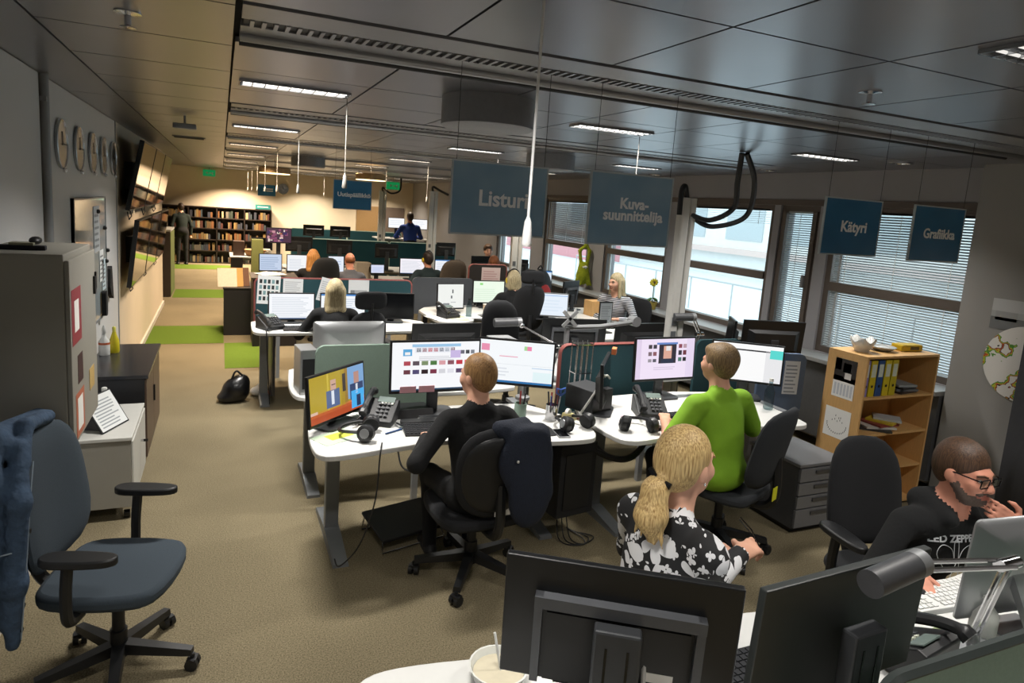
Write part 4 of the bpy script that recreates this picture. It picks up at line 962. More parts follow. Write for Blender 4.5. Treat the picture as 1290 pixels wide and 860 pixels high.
def hang_sign(label, x0, x1, y, z0, z1, txt, size, mat, rz=0.):
    t = thing('hanging_sign', label, 'sign', ((x0+x1)/2, y, z0), rz, 'hanging section signs'); w_, h = x1-x0, z1-z0
    MB().bb(-w_/2, w_/2, -.004, .004, 0, h).build('board', mat, t); mb = MB()
    for a in ((-w_/2-.008, -w_/2, 0, h), (w_/2, w_/2+.008, 0, h), (-w_/2-.008, w_/2+.008, h, h+.008), (-w_/2-.008, w_/2+.008, -.008, 0)): mb.bb(a[0], a[1], -.007, .007, a[2], a[3])
    mb.build('edge_frame', M('clear_edge', 'b7c0c4', .2), t)
    for s in (-1, 1): MB().cyl((s*w_*.47, 0, h), (s*w_*.47, 0, ZC-z0-.004), .0015, n=5).build('wire', WIRE, t)
    if txt: lettering(txt, size, LET, t, (.02, -.0055, h*.5), (PI/2, 0, 0), .0025)
    return t
hang_sign('blue hanging sign reading Listuri, glare painted into its board', 1.0, 1.49, 2.95, 2.272, 2.605, 'Listuri', .105, SG2)
hang_sign('blue hanging sign reading Kuvasuunnittelija on two lines, glare painted into its board', 1.752, 2.255, 2.95, 2.253, 2.615, 'Kuva-\nsuunnittelija', .078, SG2)
hang_sign('dark blue hanging sign reading K\u00e4tyri', 3.425, 3.915, 2.95, 2.258, 2.598, 'K\u00e4tyri', .095, SG3)
hang_sign('dark blue hanging sign reading Grafiikka at the right', 4.245, 4.755, 2.95, 2.242, 2.6, 'Grafiikka', .09, SG3)
hang_sign('dark blue hanging sign reading Uutisp\u00e4\u00e4llikk\u00f6 over the middle rows', 1.355, 1.845, 8.8, 2.255, 2.62, 'Uutisp\u00e4\u00e4llikk\u00f6', .077, SG1)
t = hang_sign('small looking dark blue sign hanging near the far wall clock', .85, 1.27, 17.7, 2.31, 2.58, None, .05, SG1)
for z in (.12, .17): MB().box((.03, -.006, z), (.24, .002, .03)).build('lettering_bar', LET, t)
t = thing('wall_plaque', 'small teal plaque on the wall over the bookcase', 'sign', (1.28, 23.28, 1.9)); MB().bb(-.24, .24, -.02, .0, -.075, .075).build('board', M('teal_plaque', '3c8f8c', .4), t); MB().box((0, -.022, 0), (.34, .003, .03)).build('lettering_bar', LET, t)
c2 = dup(ck, 'pale round clock on the far back wall', (1.91, 23.28, 2.54), -PI/2); c2['group'] = 'far clock'
for lab, x, y in (('pendant lamp with a glowing underside near the far wall sign', .98, 13.9), ('pendant lamp glowing beside the Uutisp\u00e4\u00e4llikk\u00f6 sign', 2.75, 13.2)):
    t = thing('pendant_lamp', lab, 'lamp', (x, y, 2.78), 0, 'glowing pendant lamps'); MB().lathe([(.3, .0), (.3, .1), (.28, .12), (.0, .12)], n=24).build('shade', M('lamp_shade', 'b99a6c', .5), t, smooth=True); MB().lathe([(.0, -.012), (.29, -.012), (.29, .01)], n=24).build('diffuser', M_emit('lamp_glow', 'ffe2ae', 3.2), t); MB().cyl((0, 0, .12), (0, 0, ZC-2.78), .008, n=6).build('stem', STEEL, t)
# back wall: door, notice panels
for i, (x0, x1, m, nm) in enumerate(((4.4, 5.2, M('tan_door', '9a7b52', .5), 'tan door in the far wall'), (5.35, 6.1, M('brown_door', '6e6057', .5), 'brown door in the far wall'))):
    o = MB().bb(x0, x1, YB-.04, YB, 0, 2.15).build('door_%d' % (i+1), m); struct(o, nm); MB().cyl((x0+.1, YB-.09, 1.05), (x0+.1, YB-.04, 1.05), .015, n=8).build('door_handle', CHROME, o)
# ================================================================== right side: pedestal, bookcase, pier
DGR = M('pedestal_grey', '6f7073', .45, .2, var=.03)
t = thing('drawer_pedestal', 'grey four drawer pedestal beside the wooden bookcase', 'drawer unit', (4.4, 3.72, 0))
MB().bb(-.25, .25, -.24, .26, .05, .56).build('body', M('pedestal_dark', '46474a', .5), t); MB().bb(-.26, .26, -.26, .28, .56, .585).build('top', DGR, t, bevel=.005)
for z0, z1 in ((.44, .55), (.33, .43), (.22, .32), (.06, .21)):
    d = MB().bb(-.245, .245, -.262, -.241, z0, z1).build('drawer', DGR, t, bevel=.003); MB().bb(-.09, .09, -.272, -.263, z1-.045, z1-.02).build('handle', M('handle_dark', '57585b', .3, .6), d)
MB().bb(-.22, .22, -.2, .22, .0, .05).build('plinth', BLACKP, t)
MB().lathe([(0, 0), (.035, 0), (.035, .006), (0, .007)], (.2, -.264, .4), 16, ax=(0, -1, 0)).build('lime_sticker', M('lime_sticker', 'b6cf3a', .5), t); MB().lathe([(.012, 0), (.034, 0), (.034, .006), (.012, .007)], (.19, -.264, .27), 16, ax=(0, -1, 0)).build('yellow_sticker', M('yellow_sticker', 'd9d424', .5), t)
BX0, BX1, BY0, BY1, BZ = 4.93, 5.84, 3.62, 4.0, 1.385
t = thing('wooden_bookcase', 'beech open bookcase with ring binders under the window', 'bookcase', ((BX0+BX1)/2, BY0, 0)); hw = (BX1-BX0)/2; dp = BY1-BY0
for s in (-1, 1): MB().bb(s*hw-(.02 if s > 0 else 0), s*hw+(.02 if s < 0 else 0), 0, dp, 0, BZ-.02).build('side_panel', BEECH, t)
MB().bb(-hw, hw, 0, dp, BZ-.02, BZ).build('top', BEECH, t, bevel=.002); MB().bb(-hw+.02, hw-.02, dp-.012, dp, .05, BZ-.02).build('back_panel', BEECH, t)
SHZ = (.05, .38, .7, 1.03)
for z in SHZ: MB().bb(-hw+.02, hw-.02, .005, dp-.012, z-.02, z).build('shelf', BEECH, t)
bd = [('8f7fb0', 'lilac ring binder at the left of the top shelf'), ('c9b41c', 'yellow ring binder next to the lilac one'), ('2d4f86', 'blue ring binder on the top shelf'), ('cdb820', 'yellow ring binder right of the blue one'), ('bfae22', 'last yellow ring binder of the row')]
x = BX0+.035
for i, (c, nm) in enumerate(bd):
    w_ = .05 if i == 0 else .075
    b = thing('ring_binder', nm, 'binder', (x+w_/2, BY0+.17, 1.03), 0, 'ring binders on the beech bookcase'); MB().bb(-w_/2, w_/2, -.14, .14, 0, .315).build('cover', M('binder_'+c, c, .45), b, bevel=.003)
    MB().bb(-w_/2+.012, w_/2-.012, -.1415, -.1402, .17, .28).build('spine_label', M('spine_label', 'cfd6c9', .7), b); MB().lathe([(.006, 0), (.012, 0), (.012, .002), (.006, .003)], (0, -.141, .09), 12, ax=(0, -1, 0)).build('finger_ring', BLACKP, b)
    x += w_+.012
for i in range(4):
    b = MB().box((0, 0, 0), (.26-.02*i, .2, .018)).build('magazine', M('dmag%d' % i, ('3a3230', '6b6f74', '2b2c30', '9aa0a2')[i], .5)); b.location = (BX0+.63, BY0+.14, 1.03+.01+.019*i); b.rotation_euler = (0, 0, .15*(-1)**i); tag(b, ('lowest', 'second', 'third', 'topmost')[i] + ' magazine of the flat pile on the top shelf of the beech bookcase', 'magazine', 'flat magazines on the top shelf')
for i, (dx, w_, h, c, nm) in enumerate(((.5, .02, .22, '9fa3a8', 'thin grey folder standing behind the magazine pile'), (.56, .015, .2, 'b8bcc0', 'pale folder standing on the top shelf'))): o = box_thing('folder', nm, 'folder', BX0+dx, BX0+dx+w_, BY0+.18, BY0+.35, 1.03, 1.03+h, M('fold_'+c, c, .6), 0)
for i in range(5):
    b = MB().box((0, 0, 0), (.3-.03*i, .22, .016)).build('magazine', M('lmag%d' % i, ('2e2c2a', 'c8c4bc', '8a4038', 'd2b93a', 'b9bec0')[i], .5)); b.location = (BX0+.36+.05*i, BY0+.15, .7+.009+.017*i); b.rotation_euler = (0, .0, .35*(i-2)); tag(b, ('black', 'cream', 'red', 'yellow', 'pale')[i] + ' magazine in the untidy heap on the middle shelf of the beech bookcase', 'magazine', 'heap of magazines on the middle shelf')
o = MB().ell((0, 0, .04), (.07, .06, .04), 12).build('dark_pouch', GLV, smooth=True); o.location = (BX0+.1, BY0+.13, .7); tag(o, 'dark pouch at the left of the middle shelf', 'pouch')
for i in range(3): paper(('lowest', 'middle', 'topmost')[i] + ' white envelope on the lower shelf of the beech bookcase', (BX0+.5+.02*i, BY0+.13, .381+.003*(i+1)), .3, .2, .2*i-.2, group='envelopes on the lower shelf')
# bowl, dish, yellow box on top
t = thing('white_bowl', 'scalloped white bowl on top of the beech bookcase', 'bowl', (BX0+.17, BY0+.2, BZ)); mb = MB(); P = []
for j, (r, z) in enumerate(((.0, .004), (.05, .003), (.075, .05), (.1, .11))): P.append([(r*math.cos(a)*1, r*math.sin(a), z+(.022*math.cos(5*a) if j == 3 else 0)) for a in [2*PI*k/40 for k in range(41)]])
mb.grid(P); mb.build('bowl', WPL, t, smooth=True, solid=.006); MB().lathe([(.045, 0), (.045, .006), (.03, .006)], n=16).build('foot_ring', WPL, t)
t = thing('glass_dish', 'low pale dish on top of the beech bookcase', 'dish', (BX0+.43, BY0+.2, BZ)); MB().lathe([(.06, 0), (.1, .03), (.11, .04), (.105, .042), (.06, .008), (0, .008)], n=24).build('dish', M('pale_dish', 'a9adac', .2), t, smooth=True); MB().ell((0, 0, .02), (.06, .06, .02), 12).build('contents', M('dish_cloth', 'c4c8c8', .7), t, smooth=True)
t = thing('yellow_packet', 'yellow packet lying on top of the beech bookcase', 'packet', (BX0+.72, BY0+.18, BZ), -.1); MB().box((0, 0, .03), (.24, .12, .06)).build('packet', M('packet_yellow', 'c2a31c', .5), t, bevel=.012); MB().box((.02, -.062, .03), (.1, .002, .03)).build('print', M('packet_dark', '5a4a1c', .5), t)
# calendar and drawing on the side panel (faces -X)
CAL = [(0, .42, 1, 1, '2c2622'), (0, .42, 1, .55, '8a5f48'), (.4, .66, .75, .9, 'e6e4de'), (.0, .7, .3, 1, 'b9bfb8'), (.5, .5, .8, .66, 'd8d2cc', 1)]+[(.08+.15*i, .06, .18+.15*i, .36, 'c9ccd2') for i in range(6)]
paper('photo wall calendar on the side of the beech bookcase', (BX0-.003, BY0+.19, .98), .21, .34, rects=CAL, rot=(0, 0, -PI/2), name='wall_calendar', cat='calendar')
DRW = [(.5+.38*math.cos(a)-.012, .45+.3*math.sin(a)-.02, .5+.38*math.cos(a)+.012, .45+.3*math.sin(a)+.03, '2a2a2c') for a in [PI+PI*k/14 for k in range(15)]]+[(.3+.1*i, .55+.05*(i % 2), .32+.1*i, .6+.05*(i % 2), '2a2a2c') for i in range(5)]+[(.42, .72, .44, .78, '2a2a2c'), (.55, .66, .57, .72, '2a2a2c'), (.62, .68, .64, .74, '2a2a2c')]
paper('drawing of small marks on the side of the beech bookcase', (BX0-.003, BY0+.2, .62), .25, .26, rects=DRW, rot=(0, 0, -PI/2), name='drawing', cat='drawing')
# pier: poster and round collage, curtain
paper('grey landscape print on the pier', (6.155, 3.28, 1.66), .34, .26, rects=[(0, 0, 1, .4, '6d7072'), (.1, .3, .6, .6, '9a9c9c'), (0, .6, 1, 1, 'b5b7b8')], rot=(0, 0, -PI/2), base='a5a7a8', name='wall_print', cat='print')
def collage():
    m = bpy.data.materials.new('world_collage'); m.use_nodes = True; nt = m.node_tree; L = nt.links; b = nt.nodes['Principled BSDF']
    tc = nt.nodes.new('ShaderNodeTexCoord'); n = nt.nodes.new('ShaderNodeTexNoise'); n.inputs['Scale'].default_value = 5.; n.inputs['Detail'].default_value = 4
    v = nt.nodes.new('ShaderNodeTexVoronoi'); v.inputs['Scale'].default_value = 22; r = nt.nodes.new('ShaderNodeValToRGB'); r.color_ramp.interpolation = 'CONSTANT'
    e = r.color_ramp.elements; e[0].color = lin('dedcd8')+(1,); e[1].position = .6; e[1].color = lin('4f8a34')+(1,)
    for p, c in ((.63, 'b5b83a'), (.655, 'c0562e'), (.675, '2f3432'), (.69, 'dedcd8')): q = e.new(p); q.color = lin(c)+(1,)
    ad = nt.nodes.new('ShaderNodeMath'); ad.operation = 'MULTIPLY_ADD'; ad.inputs[1].default_value = .12
    L.new(tc.outputs['Object'], n.inputs['Vector']); L.new(tc.outputs['Object'], v.inputs['Vector']); L.new(v.outputs['Distance'], ad.inputs[0]); L.new(n.outputs[0], ad.inputs[2]); L.new(ad.outputs[0], r.inputs[0]); L.new(r.outputs[0], b.inputs['Base Color']); return m
o = MB().lathe([(0, .004), (.32, .004), (.32, 0)], ax=(-1, 0, 0), n=40).build('round_collage', collage()); o.location = (6.155, 3.13, 1.4); tag(o, 'round poster with a colourful collage on the pier', 'poster')
t = thing('curtain', 'dark grey curtain at the right edge behind the man in the hoodie', 'curtain', (6.05, 2.75, .02)); CUR = M('curtain_grey', '3c3d41', .9)
P = [[(.03*math.sin(k*1.3), .36-k*.06, z) for k in range(14)] for z in (0, .7, 1.4, 2.2, 2.9)]
MB().grid(P).build('drape', CUR, t, smooth=True, solid=.006); MB().cyl((0, -.5, 2.92), (0, .42, 2.92), .012, n=8).build('rail', STEEL, t)
# ---- the shell and the wall-side furniture above were placed from image pixels, camera assumed too high; scaled down about its floor point
RESCALE = .85
for o in list(COL.objects):
    if o.parent is None and o.type != 'CAMERA':
        o.location = Vector(o.location)*RESCALE; o.scale = Vector(o.scale)*RESCALE
XL, XR, YB, YF, ZC, ZS, ZM, ZH = [v*RESCALE for v in (XL, XR, YB, YF, ZC, ZS, ZM, ZH)]
# desk rows; they and the foreground desks were scaled about the camera, results baked in
DZ = 0.75

def thumbs(u0, v0, du, dv, cols, gap=0.25):
    return [(u0 + i * du, v0, u0 + i * du + du * (1 - gap), v0 + dv, c) for i, c in enumerate(cols)]
NEWS = [(0.0, 0.0, 1.0, 0.03, '2d4a66')] + [(0.12, 0.72, 0.22, 0.86, '5aa7d8'), (0.14, 0.74, 0.2, 0.8, 'f0f0f0', 1)] + [(0.22, 0.9, 0.78, 0.96, '9cc6e6'), (0.25, 0.78, 0.7, 0.9, 'e8eaf2')] + thumbs(0.27, 0.8, 0.065, 0.08, ['3d4450', '8a4a52', 'c23b44', 'b04a55', '5a6270', '9aa4b0', '7d5560']) + [(0.66, 0.66, 0.78, 0.82, 'c9b8e2', 1)] + thumbs(0.78, 0.74, 0.06, 0.08, ['6b6a78', '45464c', '7d818a']) + thumbs(0.13, 0.52, 0.1, 0.09, ['b04a55', '5a4f58', '7c8f6a', '4f7a45', 'd9a0a6', '8a5560', 'c03a48', 'e05560']) + thumbs(0.13, 0.34, 0.1, 0.09, ['6a3a44', '4f4a70', '2c2024', '7a3548', 'd4d4da', 'e2e2ea', '5a4a68', '4a2c50']) + lines(3, 0.3, 0.7, 0.62, 0.72, 'c6c8ce')
PLAN = [(0, 0, 1, 0.05, '2f6fa8'), (0.02, 0.74, 0.13, 0.9, 'e892b0'), (0.27, 0.62, 0.52, 0.64, 'e59ab0'), (0.6, 0.8, 0.64, 0.9, 'a6d896'), (0.64, 0.8, 0.7, 0.9, 'ee86ac'), (0.0, 0.44, 1, 0.446, 'cfd6dc'), (0.72, 0.38, 1, 0.4, 'bcd3ea'), (0.74, 0.06, 0.99, 0.3, 'e2f3f6')] + lines(3, 0.05, 0.5, 0.16, 0.4, 'dde2e8')
TVSHOW = [(0, 0.0, 1, 0.2, 'b4502c'), (0, 0.14, 1, 0.24, 'cf7a45'), (0, 0.2, 0.62, 1, 'b29a2c'), (0.3, 0.2, 0.33, 1, 'd8c356'), (0.55, 0.2, 0.68, 1, '9a7a34'), (0.68, 0.28, 1, 1, '7fa6d2'), (0.28, 0.24, 0.52, 0.62, '55678f', 1), (0.37, 0.3, 0.42, 0.6, 'dfe4ee', 2), (0.36, 0.6, 0.46, 0.84, 'caa392', 1), (0.38, 0.72, 0.45, 0.74, '4a3a3c', 2), (0.72, 0.24, 0.98, 0.6, '37466c', 1), (0.83, 0.36, 0.87, 0.58, 'd8dde6', 2), (0.8, 0.6, 0.9, 0.86, 'b98d80', 1), (0.74, 0.04, 0.99, 0.44, '4fb0ee', 2), (0.84, 0.06, 0.92, 0.32, '2b3a5c', 3), (0.58, 0.5, 0.64, 0.9, '3c3530', 1), (0.0, 0.2, 0.12, 0.26, 'dbb9a4', 1)]
ARTI = [(0, 0, 0.08, 1, 'e2d2ea'), (0.86, 0, 1, 1, 'e6d8f0'), (0.38, 0.38, 0.68, 0.86, '34303a'), (0.46, 0.5, 0.6, 0.82, 'dca896', 1), (0.5, 0.7, 0.58, 0.82, 'e8e6e6', 2), (0.42, 0.38, 0.64, 0.5, '2c3448', 2)] + thumbs(0.2, 0.76, 0.08, 0.1, ['4a4448', '3c3a44']) + thumbs(0.2, 0.58, 0.08, 0.1, ['7d6a72', '8c5a62']) + thumbs(0.2, 0.42, 0.08, 0.08, ['9a949c', '5d5a66']) + thumbs(0.72, 0.76, 0.08, 0.1, ['8c4a58', 'b89aa6']) + thumbs(0.72, 0.58, 0.08, 0.12, ['3a3640', '703c46']) + thumbs(0.72, 0.42, 0.08, 0.1, ['4f7a6a', '2c2c30']) + [(0.34, 0.86, 0.7, 0.91, '6a8ac8')] + lines(2, 0.3, 0.7, 0.22, 0.32, 'd6c8de')
DOCW = [(0, 0.82, 0.86, 0.86, '2c2c30'), (0.76, 0, 1, 0.86, 'e8e8ea'), (0.82, 0.66, 1, 0.9, '5cd8d0', 1)]
PAGE = lines(12, 0.06, 0.94, 0.06, 0.9, 'd4dae2') + [(0, 0, 1, 0.035, '3a5c88')]
PAGEB = [(0, 0.93, 1, 1, '4a86c8'), (0, 0, 1, 0.04, '39587e')] + lines(9, 0.06, 0.9, 0.08, 0.86, 'cfd9e6')
desk('white desk of the man in black, with three lit monitors', [(0.4848, 3.8553), (0.4379, 3.519), (0.434, 3.2531), (0.4692, 3.1749), (0.563, 3.1593), (0.954, 3.2375), (1.2668, 3.2688), (1.6109, 3.128), (1.955, 3.0811), (2.0567, 3.128), (2.1114, 3.3626), (1.955, 3.691), (1.8377, 3.8553)], DZ, [(0.6205, 3.774, 0.765), (1.887, 3.74, 0.765)])
desk('white desk of the woman in green, with papers and headsets', [(2.3069, 3.8709), (2.1427, 3.5581), (2.127, 3.0889), (2.2052, 2.9951), (2.3069, 2.9951), (2.6588, 3.0576), (3.0498, 3.0889), (3.4017, 3.0185), (3.5816, 2.9872), (3.6598, 3.0654), (3.6754, 3.8709)], DZ, [(2.38, 3.621, 0.7225), (3.7825, 3.655, 0.7225)])
A_TV = monitor('monitor showing a televised press conference on the left of the first desk', (0.6256, 3.6128, DZ), 0.74, 0.5005, 0.2893, 0.043, TVSHOW, base='a89230', tilt=0.1)
paper_ = paper
monitor('large lit monitor with a grid of news pictures', (1.216, 3.691, DZ), 0, 0.5787, 0.3245, 0.1447, NEWS, base='f7f8fb')
monitor('lit monitor with a page plan, right of the man in black', (1.7478, 3.691, DZ), -0.49, 0.5005, 0.3011, 0.1603, PLAN, base='f4f8fb', stand='arm')
felt_screen('sage green desk screen behind the press conference monitor', 0.5474, 1.345, 4.1055, 0.5701, 1.1097, GRNF)
m = M('pink_note', 'eab0bc', 0.8)
for i, x in enumerate((1.33, 1.48)):
    o = MB().box((0, 0, 0), (0.1, 0.002, 0.04)).build('sticky_note', m)
    o.location = (x * 0.782, 3.6871, DZ + 0.17)
    tag(o, 'pink sticky note on the lower edge of the news monitor, ' + ('left one' if i == 0 else 'right one'), 'sticky note')
desk_phone('black desk phone beside the press conference monitor', (0.8602, 3.6441, DZ), -0.5)
o = MB().prism([(-0.12, 0), (0.12, 0), (0.1, 0.03), (-0.1, 0.05)], -0.12, 0.12, f=lambda a, b, c: (c, a, b)).build('phone_riser', BLACKP)
o.location = (1.0792, 3.7692, DZ)
tag(o, 'black riser box under the news monitor', 'riser')
headphones('grey and silver headphones near the front left corner of the desk', (0.7507, 3.4095, DZ), 1.2)
keyboard('black keyboard under the left hand of the man in black', (1.173, 3.4095, DZ), -0.12)
o = MB().prism(rrect(0.34, 0.07, 0.02), 0, 0.018).build('wrist_rest', BLACKP)
o.location = (1.1417, 3.5659, DZ)
tag(o, 'thin black bar behind the keyboard', 'wrist rest')
paper('white sheet on the desk behind the black keyboard', (1.2668, 3.5816, DZ + 0.001), 0.3, 0.2, 0.2, lines(4))
paper('green and yellow note under the headphones', (0.6178, 3.3626, DZ + 0.001), 0.24, 0.16, 0.5, [(0.3, 0.3, 0.9, 0.8, 'c9d64a')], base='b9cdb4')
for i, (x, y, r, c, nm) in enumerate(((1.15, 4.4, 0.5, '2c4a7a', 'blue pen lying left of the keyboard'), (1.24, 4.5, 1.9, '2b2c33', 'dark pen lying near the phone'))):
    o = MB().cyl((-0.06, 0, 0.006), (0.06, 0, 0.006), 0.005, n=8).build('pen', M('pen_' + c, c, 0.3), smooth=True)
    MB().cyl((0.06, 0, 0.006), (0.075, 0, 0.006), 0.004, 0.001, n=8).build('tip', CHROME, o)
    o.location = (x * 0.782, y * 0.782, DZ)
    o.rotation_euler = (0, 0, r)
    tag(o, nm, 'pen')
o = MB().tube([(-0.06, 0.02, 0.008), (-0.05, -0.03, 0.008), (0.05, -0.04, 0.008), (0.06, 0.03, 0.008)], 0.005, 6).build('eyeglasses', SILVER)
o.location = (0.9931, 3.519, DZ)
tag(o, 'folded wire glasses near the keyboard', 'glasses')
MB().ell((-0.03, -0.035, 0.012), (0.022, 0.004, 0.014), 10).build('lens', GLASS, o)
MB().ell((0.03, -0.04, 0.012), (0.022, 0.004, 0.014), 10).build('lens', GLASS, o)
o = MB().prism(rrect(0.22, 0.2, 0.05), 0, 0.004).build('mouse_pad', BLACKP)
o.location = (1.7204, 3.2844, DZ)
tag(o, 'black mouse pad at the right hand of the man in black', 'mouse pad')
mouse('black mouse under the right hand of the man in black', (1.6578, 3.2844, DZ + 0.004), -0.1)
headphones('black and silver headphones standing at the corner by the phone', (1.9785, 3.2531, DZ), 0.2)
t = thing('smartphone', 'smartphone lying at the right corner of the first desk', 'phone', (1.8455, 3.2062, DZ), -0.15)
MB().prism(rrect(0.07, 0.14, 0.01), 0, 0.008).build('case', SILVER, t)
MB().prism(rrect(0.062, 0.12, 0.004), 0.008, 0.009).build('screen', BLACKG, t)

def pen_cup(label, loc, n=5, mat=CHROME):
    t = thing('pen_cup', label, 'pen holder', loc)
    MB().lathe([(0.035, 0), (0.038, 0.005), (0.038, 0.1), (0.034, 0.1), (0.033, 0.01), (0, 0.01)], n=16).build('cup', mat, t, smooth=True)
    for i, c in enumerate(('1c1c1f', '8d2c2c', '23242a', '2b4a86', '17181a')[:n]):
        MB().cyl((0.012 * math.cos(i * 1.3), 0.012 * math.sin(i * 1.3), 0.015), (0.03 * math.cos(i * 1.3), 0.03 * math.sin(i * 1.3), 0.16 + 0.01 * (i % 3)), 0.005, n=6).build('pen', M('cup_pen_' + c, c, 0.4), t)
pen_cup('steel pen cup full of pens near the right corner of the first desk', (1.9081, 3.4564, DZ))
pen_cup('small cup with green handle behind the man in black', (1.7204, 3.519, DZ), 2, M('sage_cup', '6f8578', 0.5))
t = thing('tape_dispenser', 'yellowed tape dispenser behind the standing headphones', 'tape dispenser', (2.0097, 3.4095, DZ), 0.6)
MB().prism([(-0.06, 0), (0.06, 0), (0.06, 0.03), (0.02, 0.05), (-0.05, 0.06)], -0.025, 0.025, f=lambda a, b, c: (a, c, b)).build('body', M('aged_cream', 'cbbf86', 0.5), t)
MB().lathe([(0.03, -0.01), (0.03, 0.01)], (-0.02, 0, 0.055), 14, ax=(0, 1, 0)).build('roll', WPL, t)
t = thing('scissors', 'blue handled scissors standing behind the pen cup', 'scissors', (1.9706, 3.5034, DZ))
MB().tube([(0, 0, 0.01), (0.03, 0.02, 0.13)], 0.005, 5).build('blade', CHROME, t)
for s in (-1, 1):
    MB().tube([(0.03 + s * 0.0, 0.02, 0.13), (0.03 + s * 0.03, 0.02, 0.15), (0.03 + s * 0.03, 0.02, 0.18), (0.03, 0.02, 0.17), (0.03, 0.02, 0.14)], 0.006, 6).build('handle', M('scissor_blue', '2a52a0', 0.4), t)
MBX = M('mesh_black', '111215', 0.7)
t = thing('computer_tower', 'black computer tower hung under the right end of the first desk', 'computer', (1.9706, 3.4799, 0.2), 0.15)
MB().bb(-0.14, 0.14, -0.24, 0.24, 0, 0.46).build('case', MBX, t, bevel=0.006)
MB().bb(-0.1, 0.1, -0.246, -0.241, 0.05, 0.4).build('front_panel', BLACKP, t)
for s in (-1, 1):
    MB().bb(s * 0.1 - 0.012, s * 0.1 + 0.012, -0.05, 0.05, 0.46, 0.505).build('hanger', STEEL, t)
t = thing('grey_bin', 'grey rounded waste holder under the first desk corner', 'holder', (1.8455, 3.347, 0.45))
MB().prism(rrect(0.1, 0.05, 0.02), 0, 0.22).build('cup', GREYP, t)
cable('black headset cable hanging from the left of the first desk', [(0.7976, 3.2844, DZ + 0.004), (0.7664, 3.1749, DZ + 0.005), (0.7585, 3.1593, DZ - 0.03), (0.7351, 3.128, 0.5), (0.6725, 3.1671, 0.25), (0.5943, 3.2844, 0.075), (0.5787, 3.3626, 0.075)])
cable('thin grey cable loop hanging under the first desk', [(0.8837, 3.2844, 0.72), (0.9071, 3.2453, 0.62), (1.001, 3.2531, 0.6), (1.0479, 3.3235, 0.72)], 0.005, mat=GREYP)
cable('thick black cable bundle slung under the gap between the two desks', [(2.0488, 3.4017, 0.7), (2.127, 3.2844, 0.6), (2.3069, 3.2062, 0.55), (2.5024, 3.2844, 0.6), (2.6197, 3.4408, 0.7)], 0.02)
cable('second black cable bundle under the gap between the desks', [(2.1114, 3.4799, 0.7), (2.2287, 3.2844, 0.56), (2.4242, 3.2453, 0.55), (2.5806, 3.4017, 0.7)], 0.012)
for i in range(3):
    cable(('outer', 'middle', 'inner')[i] + ' loop of thin black cable tangled under the second desk', [(2.0488 + 0.0235 * i, 3.519, 0.2), (1.955 + 0.0391 * i, 3.3235, 0.02), (2.0488 + 0.0156 * i, 3.2218, 0.01), (2.1896 - 0.0391 * i, 3.2844, 0.012), (2.0801, 3.3939 + 0.0235 * i, 0.012)], 0.004, group='cables tangled under the second desk')
monitor('dark monitor standing edge-on beside the woman in green', (2.346, 3.519, DZ), 0.9, 0.4379, 0.2893, 0.0782, [], lit=False)
o = MB().box((0, 0, 0.02), (0.08, 0.03, 0.04)).build('orange_clip', M('orange_plastic', 'd87a4a', 0.5))
o.location = (2.4555, 3.6441, DZ + 0.366)
o.rotation_euler = (0, 0, 0.9)
tag(o, 'orange clip on top of the edge-on monitor', 'clip')
monitor('lit lilac monitor with a portrait article', (2.952, 3.7145, DZ), 0.02, 0.5396, 0.3167, 0.1368, ARTI, base='f0e2f6')
monitor('lit white monitor with a document, right of the woman in green', (3.5972, 3.5972, DZ), -0.62, 0.5161, 0.3011, 0.1251, DOCW, base='fafafa')
felt_screen('teal desk screen with rust coloured edge behind the second desk', 2.2365, 3.1436, 3.9882, 0.5545, 1.1019, TEAL, REDT)
felt_screen('dark teal desk screen behind the woman in green', 3.4564, 3.91, 4.0038, 0.5545, 1.1175, TEAL)
felt_screen('blue grey desk screen with a note at the end of the second desk', 3.91, 4.301, 3.738, 0.5545, 1.055, M('blue_grey_felt', '5d6f8a', 0.9), rz=-0.3)
paper('printed list pinned to the blue grey desk screen', (4.129, 3.6535, 0.7422), 0.1251, 0.2659, rot=(0, 0, -0.3), rects=lines(8, 0.1, 0.9, 0.05, 0.95, '8a93a0'), base='cfd6de')
desk_phone('black desk phone between the two monitors of the second desk', (2.6197, 3.4095, DZ), -0.35)
headphones('black headphones at the front corner of the second desk', (2.346, 3.1436, DZ), -0.4, face=BLACKP)
o = MB().tube(curve_pts([(0, 0, 0.01), (0.1, 0.03, 0.012), (0.2, -0.02, 0.012)]), 0.014, 6).build('handset', BLACKP, smooth=True)
o.location = (2.4711, 3.128, DZ)
tag(o, 'black headset arm lying beside the black headphones', 'headset')
keyboard('black keyboard in front of the woman in green', (2.9325, 3.3, DZ), 0)
o = MB().prism(rrect(0.5, 0.14, 0.02), 0, 0.006).build('desk_mat', PAPER)
o.location = (2.909, 3.4799, DZ)
tag(o, 'white strip of paper behind the keyboard of the second desk', 'paper')
paper('white sheet with a pen on the second desk', (2.6432, 3.1906, DZ + 0.001), 0.3, 0.21, -0.35, lines(5, c='c0c4c8'))
paper('printed page at the front corner of the second desk', (2.3616, 3.3, DZ + 0.001), 0.21, 0.28, -0.3, lines(8, c='b9bcc0') + [(0.5, 0.3, 0.9, 0.5, 'd9b6c6')])
o = MB().cyl((-0.06, 0, 0.006), (0.06, 0, 0.006), 0.006, n=8).build('pen', M('pen_violet', '4a3a86', 0.3), smooth=True)
MB().cyl((0.06, 0, 0.006), (0.075, 0, 0.006), 0.004, 0.001, n=8).build('tip', CHROME, o)
o.location = (2.6588, 3.2062, DZ + 0.003)
o.rotation_euler = (0, 0, -0.5)
tag(o, 'violet pen on the sheet of the second desk', 'pen')
